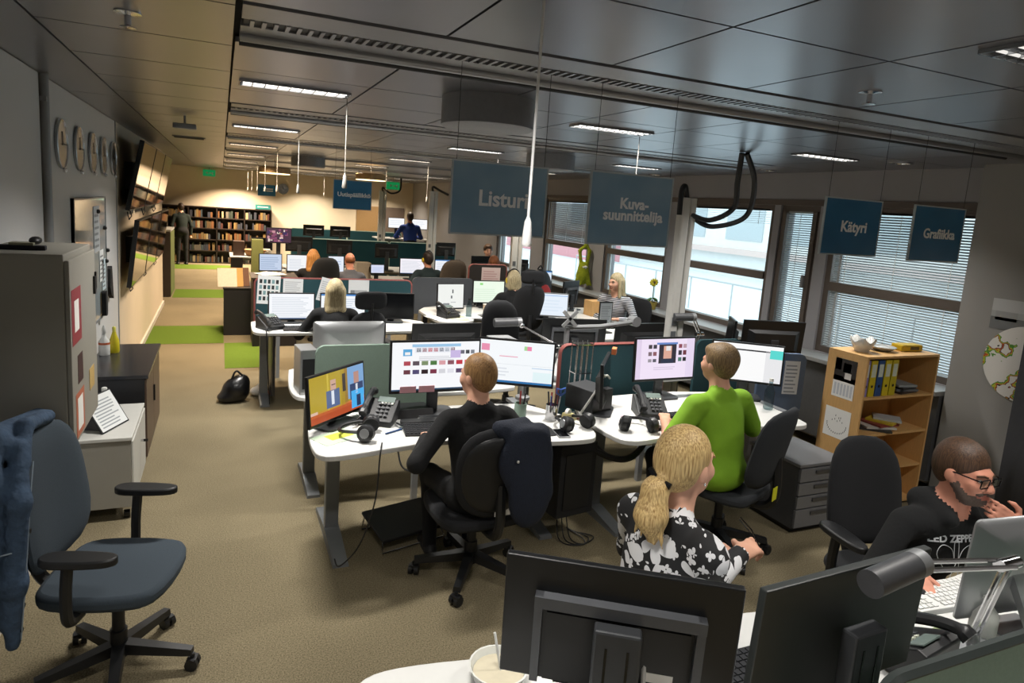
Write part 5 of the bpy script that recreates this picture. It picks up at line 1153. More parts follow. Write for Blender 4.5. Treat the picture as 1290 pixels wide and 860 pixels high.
PETG = M_glass('clear_pet', 'c4d0d2')
bottle('water_bottle', 'clear water bottle at the right end of the second desk', (3.5972, 3.347, DZ), [(0.03, 0), (0.034, 0.01), (0.034, 0.13), (0.014, 0.19), (0.013, 0.21)], PETG, [(0.015, 0.205), (0.015, 0.225), (0, 0.226)], WPL)
t = thing('riser_stand', 'dark mesh riser under the edge-on monitor', 'riser', (2.2678, 3.6128, DZ), 0.3)
MB().bb(-0.1, 0.1, -0.12, 0.12, 0, 0.16).build('box', M('dark_mesh', '2b2d30', 0.7), t, bevel=0.004)
MB().bb(-0.09, 0.09, -0.121, -0.12, 0.02, 0.14).build('front', BLACKP, t)
cable('white cable rising to the edge-on monitor', [(2.1583, 3.519, DZ + 0.005), (2.2052, 3.4564, 0.9), (2.2678, 3.4408, 1.02), (2.3147, 3.4564, 1.0)], 0.008, mat=WPL)
t = thing('wire_rack', 'chrome wire letter rack between the two desks', 'rack', (2.3, 3.8, DZ))
for i in range(4):
    for j in range(2):
        MB().cyl((-0.06 + 0.04 * i, -0.04 + 0.08 * j, 0), (-0.06 + 0.04 * i, -0.04 + 0.08 * j, 0.42), 0.004, n=6).build('rod', CHROME, t)
for z in (0.02, 0.2, 0.4):
    MB().bb(-0.065, 0.065, -0.045, 0.045, z, z + 0.006).build('tray', CHROME, t)
t = thing('boom_stand', 'empty metal monitor arm with cross bracket behind the teal screen', 'bracket stand', (2.3616, 4.1446, 0))
MB().cyl((0, 0, 0.02), (0, 0, 1.2), 0.02, n=10).build('post', STEEL, t, smooth=True)
MB().prism(rrect(0.16, 0.16, 0.04), 0, 0.02).build('foot_plate', STEEL, t)
MB().tube([(0, 0, 1.2), (0.3, 0.02, 1.2), (0.6, 0.0, 1.24)], 0.018, 8).build('boom', STEEL, t, smooth=True)
mb = MB()
for s in (-1, 1):
    mb.box((0, -0.03, 1.27), (0.16, 0.012, 0.025), R=Matrix.Rotation(s * PI / 4, 3, 'Y'))
mb.build('cross_bracket', STEEL, t)
MB().cyl((0.6, -0.02, 1.24), (0.6, 0.06, 1.24), 0.04, n=14).build('joint', STEEL, t, smooth=True)
POLE = M('column_white', 'cdccc8', 0.4, 0.1, var=0.02)

def power_column(label, x, y, top, w_=0.1, loop=None):
    t = thing('power_column', label, 'column', (x, y, 0), 0, 'floor to ceiling power columns')
    MB().prism(rrect(w_, 0.08, 0.02), 0.03, top).build('profile', POLE, t, bevel=0.002)
    MB().prism(rrect(w_ * 0.7, 0.07, 0.02, c=(w_ * 0.92, 0)), 0.03, top).build('profile', POLE, t)
    MB().prism(rrect(0.3, 0.22, 0.03), 0, 0.03).build('foot', STEEL, t)
    q = Vector((x, y, 0))
    if loop:
        for k, pts in enumerate(loop):
            MB().tube([Vector(p) - q for p in curve_pts(pts, 8)], 0.022, 8).build('cable_loop', CABLE, t, smooth=True)
    for i in range(3):
        MB().box((0.0, -0.042, 0.95 + i * 0.12), (0.05, 0.006, 0.07)).build('socket', GREYP, t)
    return t
power_column('white power column with looping black cables beside the woman in green', 3.536, 4.437, 2.227, 0.0892, [[(3.57, 4.437, 2.1675), (3.519, 4.42, 2.312), (3.485, 4.42, 2.278), (3.485, 4.42, 2.0825)], [(3.604, 4.437, 2.125), (3.655, 4.42, 2.057), (3.7825, 4.335, 2.006), (3.995, 4.2075, 2.108), (3.961, 4.1225, 2.38), (3.808, 4.08, 2.5925)], [(3.604, 4.42, 2.091), (3.74, 4.335, 2.057), (3.893, 4.25, 2.1675), (3.825, 4.165, 2.38), (3.774, 4.097, 2.5925)]])
power_column('power column behind the woman with yellow headphones', 4.25, 9.35, 2.125, 0.1105)
power_column('tall power column in front of the man in blue', 3.8675, 12.665, 2.278, 0.102, [[(3.91, 12.665, 2.21), (3.876, 12.6225, 2.363), (4.0375, 12.6225, 2.295), (4.2075, 12.6225, 2.227)]])
power_column('farthest power column near the hanging exit sign', 3.485, 15.47, 2.261, 0.102, [[(3.5275, 15.47, 2.21), (3.502, 15.385, 2.329), (3.6975, 15.385, 2.21), (3.91, 15.385, 2.295), (3.927, 15.385, 2.5925)]])
desk('white desk behind the sage screen with a silver computer', [(0.4848, 5.083), (0.4301, 4.6138), (0.4223, 4.301), (0.4848, 4.1602), (0.9384, 4.1446), (1.955, 4.1446), (2.0332, 4.2619), (2.0332, 5.083)], DZ, [(0.5865, 4.6138, 0.6256), (1.8768, 4.6138, 0.6256)])
desk('white desk behind the teal screen with two black monitors', [(2.1505, 5.2394), (2.1505, 4.2619), (2.2678, 4.1837), (3.0498, 4.1837), (3.9882, 4.2228), (4.0273, 5.083)], DZ, [(2.3069, 4.692, 0.6256), (3.8318, 4.692, 0.6256)])
allinone('silver all-in-one computer seen from behind over the sage screen', (0.8915, 4.864, DZ), PI, 0.5318, 0.391, -0.0156, rects=PAGE)
monitor('black monitor seen from behind, next to the silver computer', (1.6578, 4.8484, DZ), PI + 0.02, 0.5787, 0.2815, 0.0782, [], lit=False)
monitor('black monitor back with a bracket, behind the teal screen', (2.8934, 4.9657, DZ), PI - 0.2, 0.5943, 0.2972, 0.0704, [], lit=False, back='rim')
monitor('black monitor back beside the white power column', (3.519, 4.8093, DZ), PI, 0.61, 0.2815, 0.0704, [], lit=False)
t = thing('network_drive', 'grey tower drive at the left end of the silver computer desk', 'computer', (0.5161, 4.3401, DZ), 0.1)
MB().bb(-0.055, 0.055, -0.1, 0.1, 0, 0.3).build('case', SILVER, t, bevel=0.005)
MB().bb(-0.04, 0.04, -0.103, -0.101, 0.04, 0.24).build('front_panel', BLACKP, t)

def task_lamp(label, base, elbow, joint, h0, h1, r=0.04):
    t = thing('task_lamp', label, 'lamp', base)
    b = Vector(base)
    P = lambda p: Vector(p) - b
    MB().lathe([(0.09, 0), (0.09, 0.015), (0.02, 0.03), (0.015, 0.06)], n=18).build('base', STEEL, t, smooth=True)
    for s in (-0.02, 0.02):
        MB().cyl((s, 0, 0.05), P(elbow) + Vector((s, 0, 0)), 0.007, n=8).build('lower_rod', CHROME, t, smooth=True)
        MB().cyl(P(elbow) + Vector((0, s, 0)), P(joint) + Vector((0, s, 0)), 0.007, n=8).build('upper_rod', CHROME, t, smooth=True)
    MB().cyl(P(elbow) - Vector((0.04, 0, 0)), P(elbow) + Vector((0.04, 0, 0)), 0.018, n=12).build('elbow_joint', CHROME, t, smooth=True)
    a, c = (P(h0), P(h1))
    MB().cyl(a, c, r, n=20).build('head', M('lamp_graphite', '4a4b4e', 0.45), t, smooth=True)
    MB().cyl(c, c + (c - a).normalized() * 0.035, r * 1.02, n=20).build('end_ring', STEEL, t, smooth=True)
    MB().ell(P(joint), (0.022, 0.022, 0.022), 10).build('head_joint', CHROME, t, smooth=True)
    return t
task_lamp('grey task lamp over the desk behind the man in black', (2.346, 4.3401, DZ), (2.3851, 4.301, 1.0237), (2.174, 4.5356, 1.141), (1.955, 4.5747, 1.1566), (2.1427, 4.5591, 1.1645), 0.035)
task_lamp('grey task lamp beside the white power column', (3.8318, 4.4965, DZ), (3.8709, 4.4574, 1.0628), (3.738, 4.3948, 1.2114), (3.519, 4.3948, 1.227), (3.7067, 4.3948, 1.227), 0.035)
box_thing('paper_box', 'light grey box by the task lamp behind the man in black', 'box', 1.9941, 2.1896, 4.6138, 4.8093, DZ, 1.0081, M('light_grey_box', 'a5a7aa', 0.5))
desk('dark desk below the windows by the window blinds', [(4.0664, 5.0048), (4.0664, 4.1446), (4.6529, 4.1446), (4.6529, 5.0048)], DZ, [(4.1446, 4.5747, 0.5474), (4.5747, 4.5747, 0.5474)], smooth=0)
monitor('black monitor back standing under the closed blinds', (4.4261, 4.1837, DZ), PI - 0.3, 0.563, 0.2972, 0.1877, [], lit=False)
monitor('dark folded screen edge left of the monitor under the blinds', (4.1681, 4.4261, DZ), PI + 1.0, 0.3128, 0.2659, 0.1955, [], lit=False)
office_chair('office_chair', 'black chair behind the black monitors of the middle desk', (2.62, 5.72, 0), PI, BLKF, 0.5, 0.44, 0.55, 0.56)
desk('white desk with a phone by the aisle in the middle row', [(0.2815, 7.038), (0.2659, 6.4906), (0.2815, 6.3029), (0.391, 6.256), (1.173, 6.256), (1.955, 6.2951), (2.0332, 6.4124), (2.0332, 7.038)], DZ, [(0.391, 6.647, 0.5474), (1.8768, 6.647, 0.5474)])
t = thing('desk_side_panel', 'black modesty panel under the aisle desk of the middle row', 'panel', (0.4692, 6.7408, 0.1))
MB().bb(-0.012, 0.012, -0.35, 0.35, 0, 0.6).build('board', CABK, t)
MB().bb(-0.02, 0.02, -0.02, 0.02, -0.1, 0).build('foot', STEEL, t)
monitor('bright blank looking monitor on the aisle desk of the middle row', (0.6569, 6.7408, DZ), 0, 0.4536, 0.2815, 0.0274, PAGE, base='f6f8fc')
monitor('lit monitor half hidden by the blonde woman in the middle row', (1.173, 6.7721, DZ), -0.05, 0.4692, 0.2815, 0.0235, PAGEB, base='f2f6fb')
monitor('dark switched off monitor right of the blonde woman in the middle row', (1.6735, 6.7252, DZ), -0.15, 0.4848, 0.2815, 0.0391, [], lit=False)
felt_screen('dark teal screen with rust edge and pinned sheets in the middle row', 0.34, 2.0723, 7.429, 0.5936, 1.1175, TEAL, REDT)
CONT = [(0.08 + 0.18 * i, 0.12 + 0.2 * j, 0.2 + 0.18 * i, 0.26 + 0.2 * j, ('3d6a74', '2f3438', '7fa3aa', '222629')[(i + j) % 4]) for i in range(5) for j in range(4)]
paper('sheet of small portrait pictures pinned to the middle row screen', (0.47, 7.4125, 0.836), 0.2346, 0.3128, rot=(0, 0.05, 0), rects=CONT, base='e8ecee')
paper('white typed sheet pinned to the middle row screen', (0.73, 7.4125, 0.93), 0.2111, 0.1877, rot=(0, 0.02, 0), rects=lines(7, c='b8bcc2'), base='dfe3e6')
paper('tilted typed sheet pinned beside the blonde woman', (1.06, 7.4125, 0.8673), 0.172, 0.2659, rot=(0, 0.25, 0), rects=lines(9, c='b8bcc2'), base='dfe3e6')
paper('grey framed printout on the middle row screen', (1.4545, 7.4125, 0.8829), 0.2346, 0.2346, rects=[(0.1, 0.1, 0.9, 0.5, 'a9adb2'), (0.1, 0.1, 0.3, 0.5, '7d8288', 1)], base='dcdfe2', rot=(0, 0, 0))
desk_phone('black desk phone at the aisle end of the middle row desk', (0.4379, 6.475, DZ), 0.5)
keyboard('dark keyboard before the bright monitor in the middle row', (0.7664, 6.4124, DZ), 0)
office_chair('office_chair', 'black chair with headrest behind the blonde woman in the middle row', (1.15, 5.95, 0), 0.2, BLKF, 0.5, 0.4, 0.5, 0.56, head=True, arms=True)
cable('dark cable hanging from the phone on the aisle desk', [(0.391, 6.3342, DZ + 0.005), (0.391, 6.2482, 0.72), (0.4066, 6.256, 0.4), (0.4379, 6.4124, 0.02)], 0.006)
desk('white desk of the woman with yellow headphones', [(2.2287, 7.9373), (2.1896, 6.8816), (2.3069, 6.7252), (2.6588, 6.7643), (2.8152, 7.2726), (3.2844, 7.3508), (3.5972, 7.1162), (3.6754, 6.4906), (3.9882, 6.4906), (4.0273, 7.8982)], DZ, [(2.346, 7.3508, 0.6256), (3.8709, 7.2726, 0.6256)])
PAPR = [(0.55, 0.62, 0.6, 0.78, '55585c'), (0.5, 0.4, 0.56, 0.52, '6a6d70'), (0.2, 0.1, 0.45, 0.2, '8a8d90'), (0.5, 0.22, 0.7, 0.25, 'b5b8ba')]
monitor('tilted bright screen showing sketches in the middle of the room', (2.5415, 7.3117, DZ), 0.12, 0.3597, 0.3128, 0.0469, PAPR, base='f0f2ee', name='monitor')
monitor('pale green lit monitor in front of the yellow headphones', (3.1906, 7.7027, DZ), -0.05, 0.4379, 0.3011, 0.0547, [(0.2, 0.82, 0.3, 0.92, '9ae08a')] + lines(6, 0.05, 0.9, 0.1, 0.7, 'dff2dc'), base='eefbea')
monitor('light blue lit monitor right of the woman with yellow headphones', (3.5972, 6.8425, DZ), -0.35, 0.5161, 0.2893, 0.0391, [(0, 0.9, 1, 0.93, '8fb8e8')] + lines(4, 0.05, 0.9, 0.2, 0.8, 'dce9f6'), base='e6f0fb', housing=SILVER)
felt_screen('grey desk screen behind the sketch monitor', 2.2287, 3.0498, 7.9373, 0.6327, 1.1019, GREYF)
felt_screen('grey desk screen right of the pale green monitor', 3.128, 3.9882, 7.9764, 0.6327, 1.0706, GREYF)
desk_phone('black desk phone under the sketch monitor', (2.4242, 7.038, DZ), 0.3)
bottle('water_bottle', 'clear bottle with dark cap beside the sketch monitor', (2.6744, 7.038, DZ), [(0.03, 0), (0.034, 0.01), (0.034, 0.14), (0.014, 0.19), (0.013, 0.2)], PETG, [(0.015, 0.2), (0.015, 0.225), (0, 0.226)], BLACKP)
t = thing('paper_cup', 'beige paper cup in front of the pale green monitor', 'cup', (3.0185, 7.3664, DZ))
MB().lathe([(0.026, 0), (0.036, 0.1), (0.033, 0.1), (0.024, 0.005), (0, 0.005)], n=14).build('cup', M('paper_cup_beige', 'c9b49a', 0.7), t, smooth=True)
MB().lathe([(0.037, 0.098), (0.037, 0.104), (0.034, 0.104)], n=14).build('rim', PAPER, t)
for i, (x, y, r, nm) in enumerate(((2.98, 8.78, 0.3, 'loose page at the near corner of the middle desk'), (3.2, 8.72, -0.2, 'yellowish page on the middle desk'), (3.5, 8.85, 0.1, 'white page by the clear bottle'))):
    paper(nm, (x * 0.782, y * 0.782, DZ + 0.002 + 0.002 * i), 0.21, 0.29, r, lines(6, c='c4c6c8'), base=('efece6', 'e6dfa8', 'eeeeea')[i])
office_chair('office_chair', 'black chair of the woman with yellow headphones', (3.42, 7.18, 0), -0.1, BLKF, 0.52, 0.44, 0.56, 0.6, head=True)
monitor('black monitor seen from behind near the green plush toy', (4.301, 7.5854, DZ), PI + 0.5, 0.391, 0.3284, 0.0626, [], lit=False, back='rim')
desk('white desk of the woman by the window', [(4.0664, 7.7418), (4.0664, 6.8034), (4.6529, 6.8034), (4.6529, 7.7418)], DZ, [(4.1446, 7.2726, 0.4692), (4.5747, 7.2726, 0.4692)], smooth=0)
box_thing('wooden_box', 'pale wooden box beside the window woman', 'box', 4.3401, 4.5747, 7.038, 7.2335, DZ, 0.9455, BEECH)
t = thing('document_stand', 'grey document stand in front of the woman by the window', 'document stand', (3.91, 6.0214, DZ), 0.1)
MB().box((0, 0.02, 0.2), (0.18, 0.01, 0.3)).build('board', BLACKP, t)
q = sheet_mb(0.16, 0.27, lines(12, c='8d9296'), base='c6cace').build('page', PRINT, t)
q.location = (0, 0.012, 0.065)
MB().bb(-0.08, 0.08, -0.03, 0.1, 0, 0.012).build('foot', BLACKP, t)
desk('narrow desk under the document stand', [(3.6754, 6.256), (3.6754, 5.7086), (4.2228, 5.7086), (4.2228, 6.256)], DZ, [(3.7536, 5.9823, 0.391), (4.1446, 5.9823, 0.391)], smooth=0)
office_chair('office_chair', 'dark chair with jacket behind the woman by the window', (4.74, 6.82, 0), 2.0, BLKF, 0.5, 0.42, 0.44, 0.56)
bottle('glue_bottle', 'white bottle with orange band between the middle desks', (3.86, 6.62, 0.75), [(0.03, 0), (0.03, 0.1), (0.01, 0.16)], WPL, [(0.012, 0.155), (0.008, 0.18), (0, 0.182)], WPL, band=(0.0308, 0.01, 0.04, M('glue_orange', 'd0603a', 0.5)))
t = thing('potted_flower', 'yellow flower in a small pot on the window ledge', 'plant', (5.27, 7.05, ZS - .005))
MB().lathe([(0.05, 0), (0.07, 0.1), (0.064, 0.1), (0.045, 0.01), (0, 0.01)], n=16).build('pot', M('mustard_pot', 'a08a3c', 0.5), t, smooth=True)
MB().tube(curve_pts([(0, 0, 0.08), (0.01, 0.01, 0.2), (0, 0, 0.36)]), 0.006, 6).build('stem', M('stem_green', '3f5a2c', 0.6), t)
fm = M('petal_yellow', 'd6c22e', 0.6)
for k in range(10):
    a = k * PI / 5
    MB().ell((0.045 * math.cos(a), 0.0, 0.36 + 0.03 * math.sin(a)), (0.03, 0.012, 0.016), 8, R=Matrix.Rotation(-a, 3, 'Y')).build('petal', fm, t, smooth=True)
MB().ell((0, -0.01, 0.36), (0.018, 0.01, 0.018), 8).build('flower_centre', M('flower_brown', '5a3c1c', 0.8), t)
for sx in (-1, 1):
    MB().ell((sx * 0.05, 0, 0.13), (0.05, 0.02, 0.02), 8, R=Matrix.Rotation(sx * 0.5, 3, 'Y')).build('leaf', M('leaf_green', '4c6a34', 0.6), t, smooth=True)
TY = SDF()
TY.ell((0, 0, 0.3), (0.1, 0.08, 0.12), 0, 0.05)
TY.ell((0, -0.01, 0.15), (0.13, 0.1, 0.16), 0, 0.05)
TY.cap((-0.05, 0, 0.38), (-0.09, 0, 0.62), 0.035, 0.03, 0, 0.03)
TY.cap((-0.09, 0, 0.62), (0.02, 0, 0.74), 0.03, 0.03, 0, 0.03)
TY.cap((0.02, 0, 0.74), (0.09, 0, 0.62), 0.03, 0.03, 0, 0.03)
TY.cap((0.09, 0, 0.62), (0.07, 0, 0.4), 0.03, 0.03, 0, 0.03)
for k in range(7):
    a = k * 0.9
    TY.cap((0.1 * math.cos(a), -0.05, 0.12), (0.15 * math.cos(a), -0.07, 0.0 + 0.03 * (k % 2)), 0.03, 0.022, 0, 0.02)
TY.ell((0.03, -0.08, 0.33), (0.045, 0.02, 0.016), 1, 0.005)
o = TY.build('plush_toy', [M('lime_plush', '8f9a1c', 0.95, var=0.2, nscale=30, bump=0.5, bscale=120), PAPER], None, 0.014)
o.location = (5.3, 8.95, .93); o.scale = (.85, .85, .85)
o.rotation_euler = (0, 0, -0.4)
tag(o, 'lime green plush toy hanging beside the far windows', 'toy')
MB().cyl((0.02, 0, 0.74), (0.02, 0, 1.96), 0.003, n=5).build('string', CABLE, o)
desk('long white desk of the far row left half', [(0.4692, 11.0262), (0.4692, 10.2442), (2.2678, 10.2442), (2.2678, 11.0262)], DZ, [(0.5474, 10.6352, 0.5474), (2.1896, 10.6352, 0.5474)], smooth=0)
desk('long white desk of the far row right half', [(2.346, 11.0262), (2.346, 10.2442), (3.91, 10.2442), (3.91, 11.0262)], DZ, [(2.4242, 10.6352, 0.5474), (3.8318, 10.6352, 0.5474)], smooth=0)
for x0, x1, rz, b, nm, rc in ((0.68, 1.12, 0.1, 'c6d4ea', 'grey blue lit monitor at the left end of the far row', lines(6, 0.05, 0.95, 0.1, 0.9, '9fb2cf')), (1.2, 1.6, 0, 'f3f5f8', 'white lit monitor left of the long haired woman in the far row', lines(7, 0.1, 0.9, 0.1, 0.8, 'd5dbe4')), (2.0, 2.34, 0.1, 'e4ebf6', 'lit monitor beside the balding man in the far row', lines(3, 0.1, 0.9, 0.3, 0.8, 'b6c6e2')), (3.5, 4.06, 0, 'f7f3fa', 'large lit monitor left of the man with yellow headphones', PAGE), (4.28, 4.86, -0.05, 'f5f6fa', 'lit monitor right of the man with yellow headphones', PAGEB)):
    monitor(nm, ((x0 + x1) / 2 * 0.782, 10.557, DZ), rz, x1 * 0.782 - x0 * 0.782, 0.2737, 0.086, rc, base=b)
monitor('small tilted laptop screen in the far row', (2.3147, 10.3224, DZ), 0.1, 0.2346, 0.1564, 0.1095, lines(4, 0.1, 0.9, 0.2, 0.8, 'b9c6ea'), base='d6dcf2', name='monitor')
box_thing('beige_case', 'beige computer case beside the small screen of the far row', 'computer', 1.9941, 2.2287, 10.4006, 10.6352, DZ, 1.0237, M('beige_case', '9c8f7c', 0.6))
box_thing('document_boxes', 'brown box of files behind the long haired woman', 'box', 1.3138, 1.5249, 10.6352, 10.8698, DZ, 1.0393, CARD)
office_chair('office_chair', 'black chair of the long haired woman in the far row', (1.32, 9.55, 0), 0.1, BLKF, 0.5, 0.44, 0.6, 0.6)
office_chair('office_chair', 'brown chair behind the man with yellow headphones', (3.3, 9.7, 0), 0, M('brown_fabric', '4a4036', 0.9), 0.5, 0.46, 0.55, 0.66)
t = thing('filing_table', 'dark tray unit with papers below the far row', 'cabinet', (0.6647, 9.3058, 0))
MB().bb(-0.28, 0.28, -0.3, 0.3, 0, 0.9).build('body', M('brown_black', '1d1816', 0.6), t)
MB().bb(-0.3, 0.3, -0.32, 0.32, 0.9, 0.925).build('top', M('brown_black_top', '33291f', 0.5), t)
felt_screen('charcoal screen with rust edge and a pink sheet below the far right row', 3.5, 4.12, 9.3058, 0.6327, 1.1566, M('charcoal_felt', '2d2a2b', 0.9), REDT)
paper('pink printed sheet pinned to the charcoal screen', (3.86, 9.289, 0.7891), 0.3128, 0.3284, rot=(0, 0, 0), rects=lines(7, c='d0a8ae') + [(0.35, 0.02, 0.6, 0.2, '6a6a6e')], base='e6d2d4')
monitor('blue white lit monitor behind the red and black backpack', (4.3401, 8.5629, DZ), -0.2, 0.391, 0.2659, 0.1564, PAGEB, base='dce8f5')
Bk = SDF()
Bk.ell((0, 0, 0.25), (0.19, 0.09, 0.27), 0, 0.05)
Bk.ell((0.06, -0.09, 0.15), (0.09, 0.05, 0.15), 1, 0.02)
Bk.cut((0, 0, 0), (0, 0, -1))
o = Bk.build('backpack', [M('black_nylon', '17171a', 0.6), M('red_nylon', 'b02a2c', 0.6)], None, 0.015)
o.location = (4.1055, 8.0937, 0.72)
tag(o, 'black and red backpack standing by the far window desk', 'backpack')
MB().tube(curve_pts([(-0.05, 0, 0.5), (0, 0, 0.56), (0.05, 0, 0.5)]), 0.01, 6).build('handle', BLACKP, o)
box_thing('storage_unit', 'low grey unit under the backpack', 'cabinet', 3.8318, 4.4965, 8.039, 8.7584, 0, 0.7265, M('unit_grey', '6d7074', 0.6))
desk('desk of the man looking up near the far windows', [(3.8709, 10.948), (3.8709, 10.4006), (4.692, 10.4006), (4.692, 10.948)], DZ, [(3.9882, 10.6743, 0.391), (4.6138, 10.6743, 0.391)], smooth=0)
monitor('black monitor back in front of the man looking up', (4.2619, 10.6352, DZ), PI, 0.4848, 0.2815, 0.1564, [], lit=False)
monitor('black monitor back at the far right window', (4.6294, 9.8532, DZ), PI - 0.4, 0.2346, 0.2346, 0.2346, [], lit=False)
desk('small desk at the far right window', [(4.4574, 10.0878), (4.4574, 9.6186), (4.7311, 9.6186), (4.7311, 10.0878)], DZ, [(4.52, 9.8532, 0.3128), (4.6685, 9.8532, 0.3128)], smooth=0)
for x0, x1, y, nm in ((1.42, 3.18, 13.3, 'deep teal partition in the far rows, left part'), (3.22, 4.65, 13.3, 'deep teal partition in the far rows, right part'), (1.63, 3.0, 17.2, 'deep teal partition nearest the back wall, left part'), (3.04, 4.45, 17.2, 'deep teal partition nearest the back wall, right part')):
    felt_screen(nm, x0, x1, y, 0.4763, 1.1879, DTEAL, M('pale_green_trim', '8fa79c', 0.5), r=0.03)
for i, (x, y, w_, z, nm) in enumerate(((1.65, 15.6, 0.6, 0.35, 'black monitor back at the left of the teal partition'), (2.6, 15.8, 0.6, 0.3, 'black monitor back before the middle of the teal partition'), (3.6, 15.2, 0.55, 0.3, 'black monitor back left of the tall power column'), (5.2, 15.6, 0.5, 0.36, 'black monitor back right of the tall power column'), (2.6, 20.6, 0.62, 0.42, 'black monitor back near the far wall, left'), (3.4, 20.6, 0.62, 0.42, 'black monitor back near the far wall, right'))):
    monitor(nm, (x * 0.782, y * 0.782, DZ), PI, w_ * 0.782, 0.2659, z * 0.782, [], lit=False)
for x0, x1, y, nm in ((1.02, 4.38, 12.2, 'long desk before the teal partition'), (1.7, 3.4, 16.2, 'long desk near the far wall')):
    desk(nm, [(x0, y + 0.4), (x0, y - 0.4), (x1, y - 0.4), (x1, y + 0.4)], DZ, [(x0+.1, y, .5), (x1-.1, y, .5)], smooth=0)
PIC = [(random.random() * 0.85, random.random() * 0.85, 0, 0, random.choice(['c8909a', '3a2c5c', '8a4a6a', 'e8d8c8', '5a3a3c', 'b56a4a', '2c2440'])) for _ in range(34)]
PIC = [(u, v, u + 0.05 + random.random() * 0.12, v + 0.08 + random.random() * 0.14, c, i) for i, (u, v, _, _, c) in enumerate(PIC)]
PIC = [(u0, v0, min(u1, 1), min(v1, 1), c, k * 0.2) for u0, v0, u1, v1, c, k in PIC]
t = monitor('television with a colourful crowd picture in the far rows', (0.9071, 11.73, DZ), 0, 0.4223, 0.2659, 0.4379, PIC, base='4a2f44', tilt=0)
box_thing('olive_box', 'olive green box left of the colourful television', 'box', 0.4848, 0.6725, 11.9646, 12.1992, 0, 1.2192, M('olive_board', '6a6e3a', 0.8))
desk('small desk under the colourful television', [(0.6882, 11.9646), (0.6882, 11.5345), (1.0166, 11.5345), (1.0166, 11.8473)], DZ, [(0.7429, 11.73, 0.3128), (0.9384, 11.73, 0.3128)], smooth=0)
desk('cluttered desk at the far end of the aisle', [(0.1564, 14.7016), (0.1564, 13.7632), (1.0166, 13.7632), (1.0166, 14.7016)], DZ, [(0.2346, 14.2324, 0.7038), (0.9384, 14.2324, 0.7038)], smooth=0)
box_thing('dark_case', 'dark case under the cluttered far desk', 'box', 0.172, 0.391, 13.6068, 13.7476, 0, 0.7422, CABK)
box_thing('brown_box', 'brown open box on the cluttered far desk', 'box', 0.219, 0.4301, 13.9196, 14.1542, DZ, 1.0393, M('brown_leather', '3c281c', 0.6))
t = thing('wicker_basket', 'round basket with papers on the cluttered far desk', 'basket', (0.6256, 13.9978, DZ))
MB().lathe([(0.15, 0), (0.22, 0.12), (0.2, 0.12), (0.14, 0.01), (0, 0.01)], n=18).build('bowl', M('wicker', '8a6238', 0.8, var=0.2, nscale=60), t, smooth=True)
MB().lathe([(0.21, 0.115), (0.225, 0.13), (0.2, 0.13)], n=18).build('rim', CARD, t)
for i in range(6):
    o = MB().box((0, 0, 0), (0.3, 0.22, 0.02)).build('magazine', M('mag%d' % (i % 3), ('e2dccf', 'cfc6b4', 'b9b2a6')[i % 3], 0.7))
    o.location = (0.7429 + 0.0156 * i, 14.1542 + 0.0391 * (i % 2), DZ + 0.012 + 0.021 * i)
    o.rotation_euler = (0, 0, 0.3 * i)
    tag(o, ('lowest', 'second', 'third', 'fourth', 'fifth', 'topmost')[i] + ' magazine of the untidy pile on the cluttered far desk', 'magazine', 'magazine pile on the far desk')
for i in range(5):
    paper(('lowest', 'second', 'third', 'fourth', 'topmost')[i] + ' loose sheet in the heap on the dark tray unit', (0.61 + 0.0391 * i, 9.2667 + 0.0469 * (i % 3), 0.93 + 0.006 * i), 0.3, 0.22, 0.5 * i, lines(4), group='heap of sheets on the tray unit')
monitor('switched off grey monitor on the cluttered far desk', (0.782, 14.467, DZ), 0, 0.4301, 0.2659, 0.0782, [], lit=False)
desk('raised standing desk of the man in blue', [(3.6, 16.85), (3.6, 16.2), (5.1, 16.2), (5.1, 16.85)], 1.1, [(3.75, 16.5, .5), (4.95, 16.5, .5)], smooth=0)
monitor('bright white monitor left of the man in blue', (4.13, 16.45, 1.1), 0, .43, .27, .245, lines(3, .1, .9, .3, .9, 'e6ebf2'), base='fbfcfe')
monitor('bright white monitor right of the man in blue', (4.74, 16.45, 1.1), -.05, .43, .27, .24, lines(3, .1, .9, .3, .9, 'e6ebf2'), base='fbfcfe')
# front people and foreground desk
office_chair('office_chair', 'black swivel chair of the man in black, with navy jacket', (1.29, 3.14, 0), 0.05, BLKF, 0.44, 0.43, 0.5, 0.46, p=2.6, taper=-0.05, lean=0.06, shell=True)
JN = SDF()
JN.cap((-.02, -.32, .95), (.19, -.33, .92), .04, .045, 0, .03)
JN.cap((.19, -.33, .92), (.23, -.35, .62), .045, .045, 0, .04)
JN.ell((.1, -.37, .8), (.15, .045, .17), 0, .04)
JN.ell((.13, -.385, .62), (.12, .04, .18), 0, .04)
JN.cap((-.03, -.3, .96), (.12, -.29, .97), .03, .03, 0, .03)
NAVY = M('navy_cloth', '141c2c', 0.85, var=0.15, nscale=40, bump=0.3, bscale=120)
o = JN.build('navy_jacket', [NAVY], None, 0.012)
o.location = (1.29, 3.14, 0)
o.rotation_euler = (0, 0, 0.05)
tag(o, 'dark navy jacket hung over the chair of the man in black', 'jacket')
MB().ell((0.03, -0.42, 0.82), (0.008, 0.005, 0.008), 8).build('button', WPL, o)
o = MB().box((0, 0, 0), (0.12, 0.004, 0.045)).build('asset_label', PAPER)
o.parent = [q for q in bpy.data.objects if q.get('label', '').startswith('black swivel chair of the man in black')][0]
o.location = (0.0469, -0.2893, 0.5)
t = thing('footrest', 'black tilting footrest with wire legs under the first desk', 'footrest', (1.04, 3.66, 0), 0.25)
q = MB().box((0, 0, 0.1), (0.42, 0.3, 0.02), R=Matrix.Rotation(0.2, 3, 'X')).build('plate', BLACKP, t, bevel=0.005)
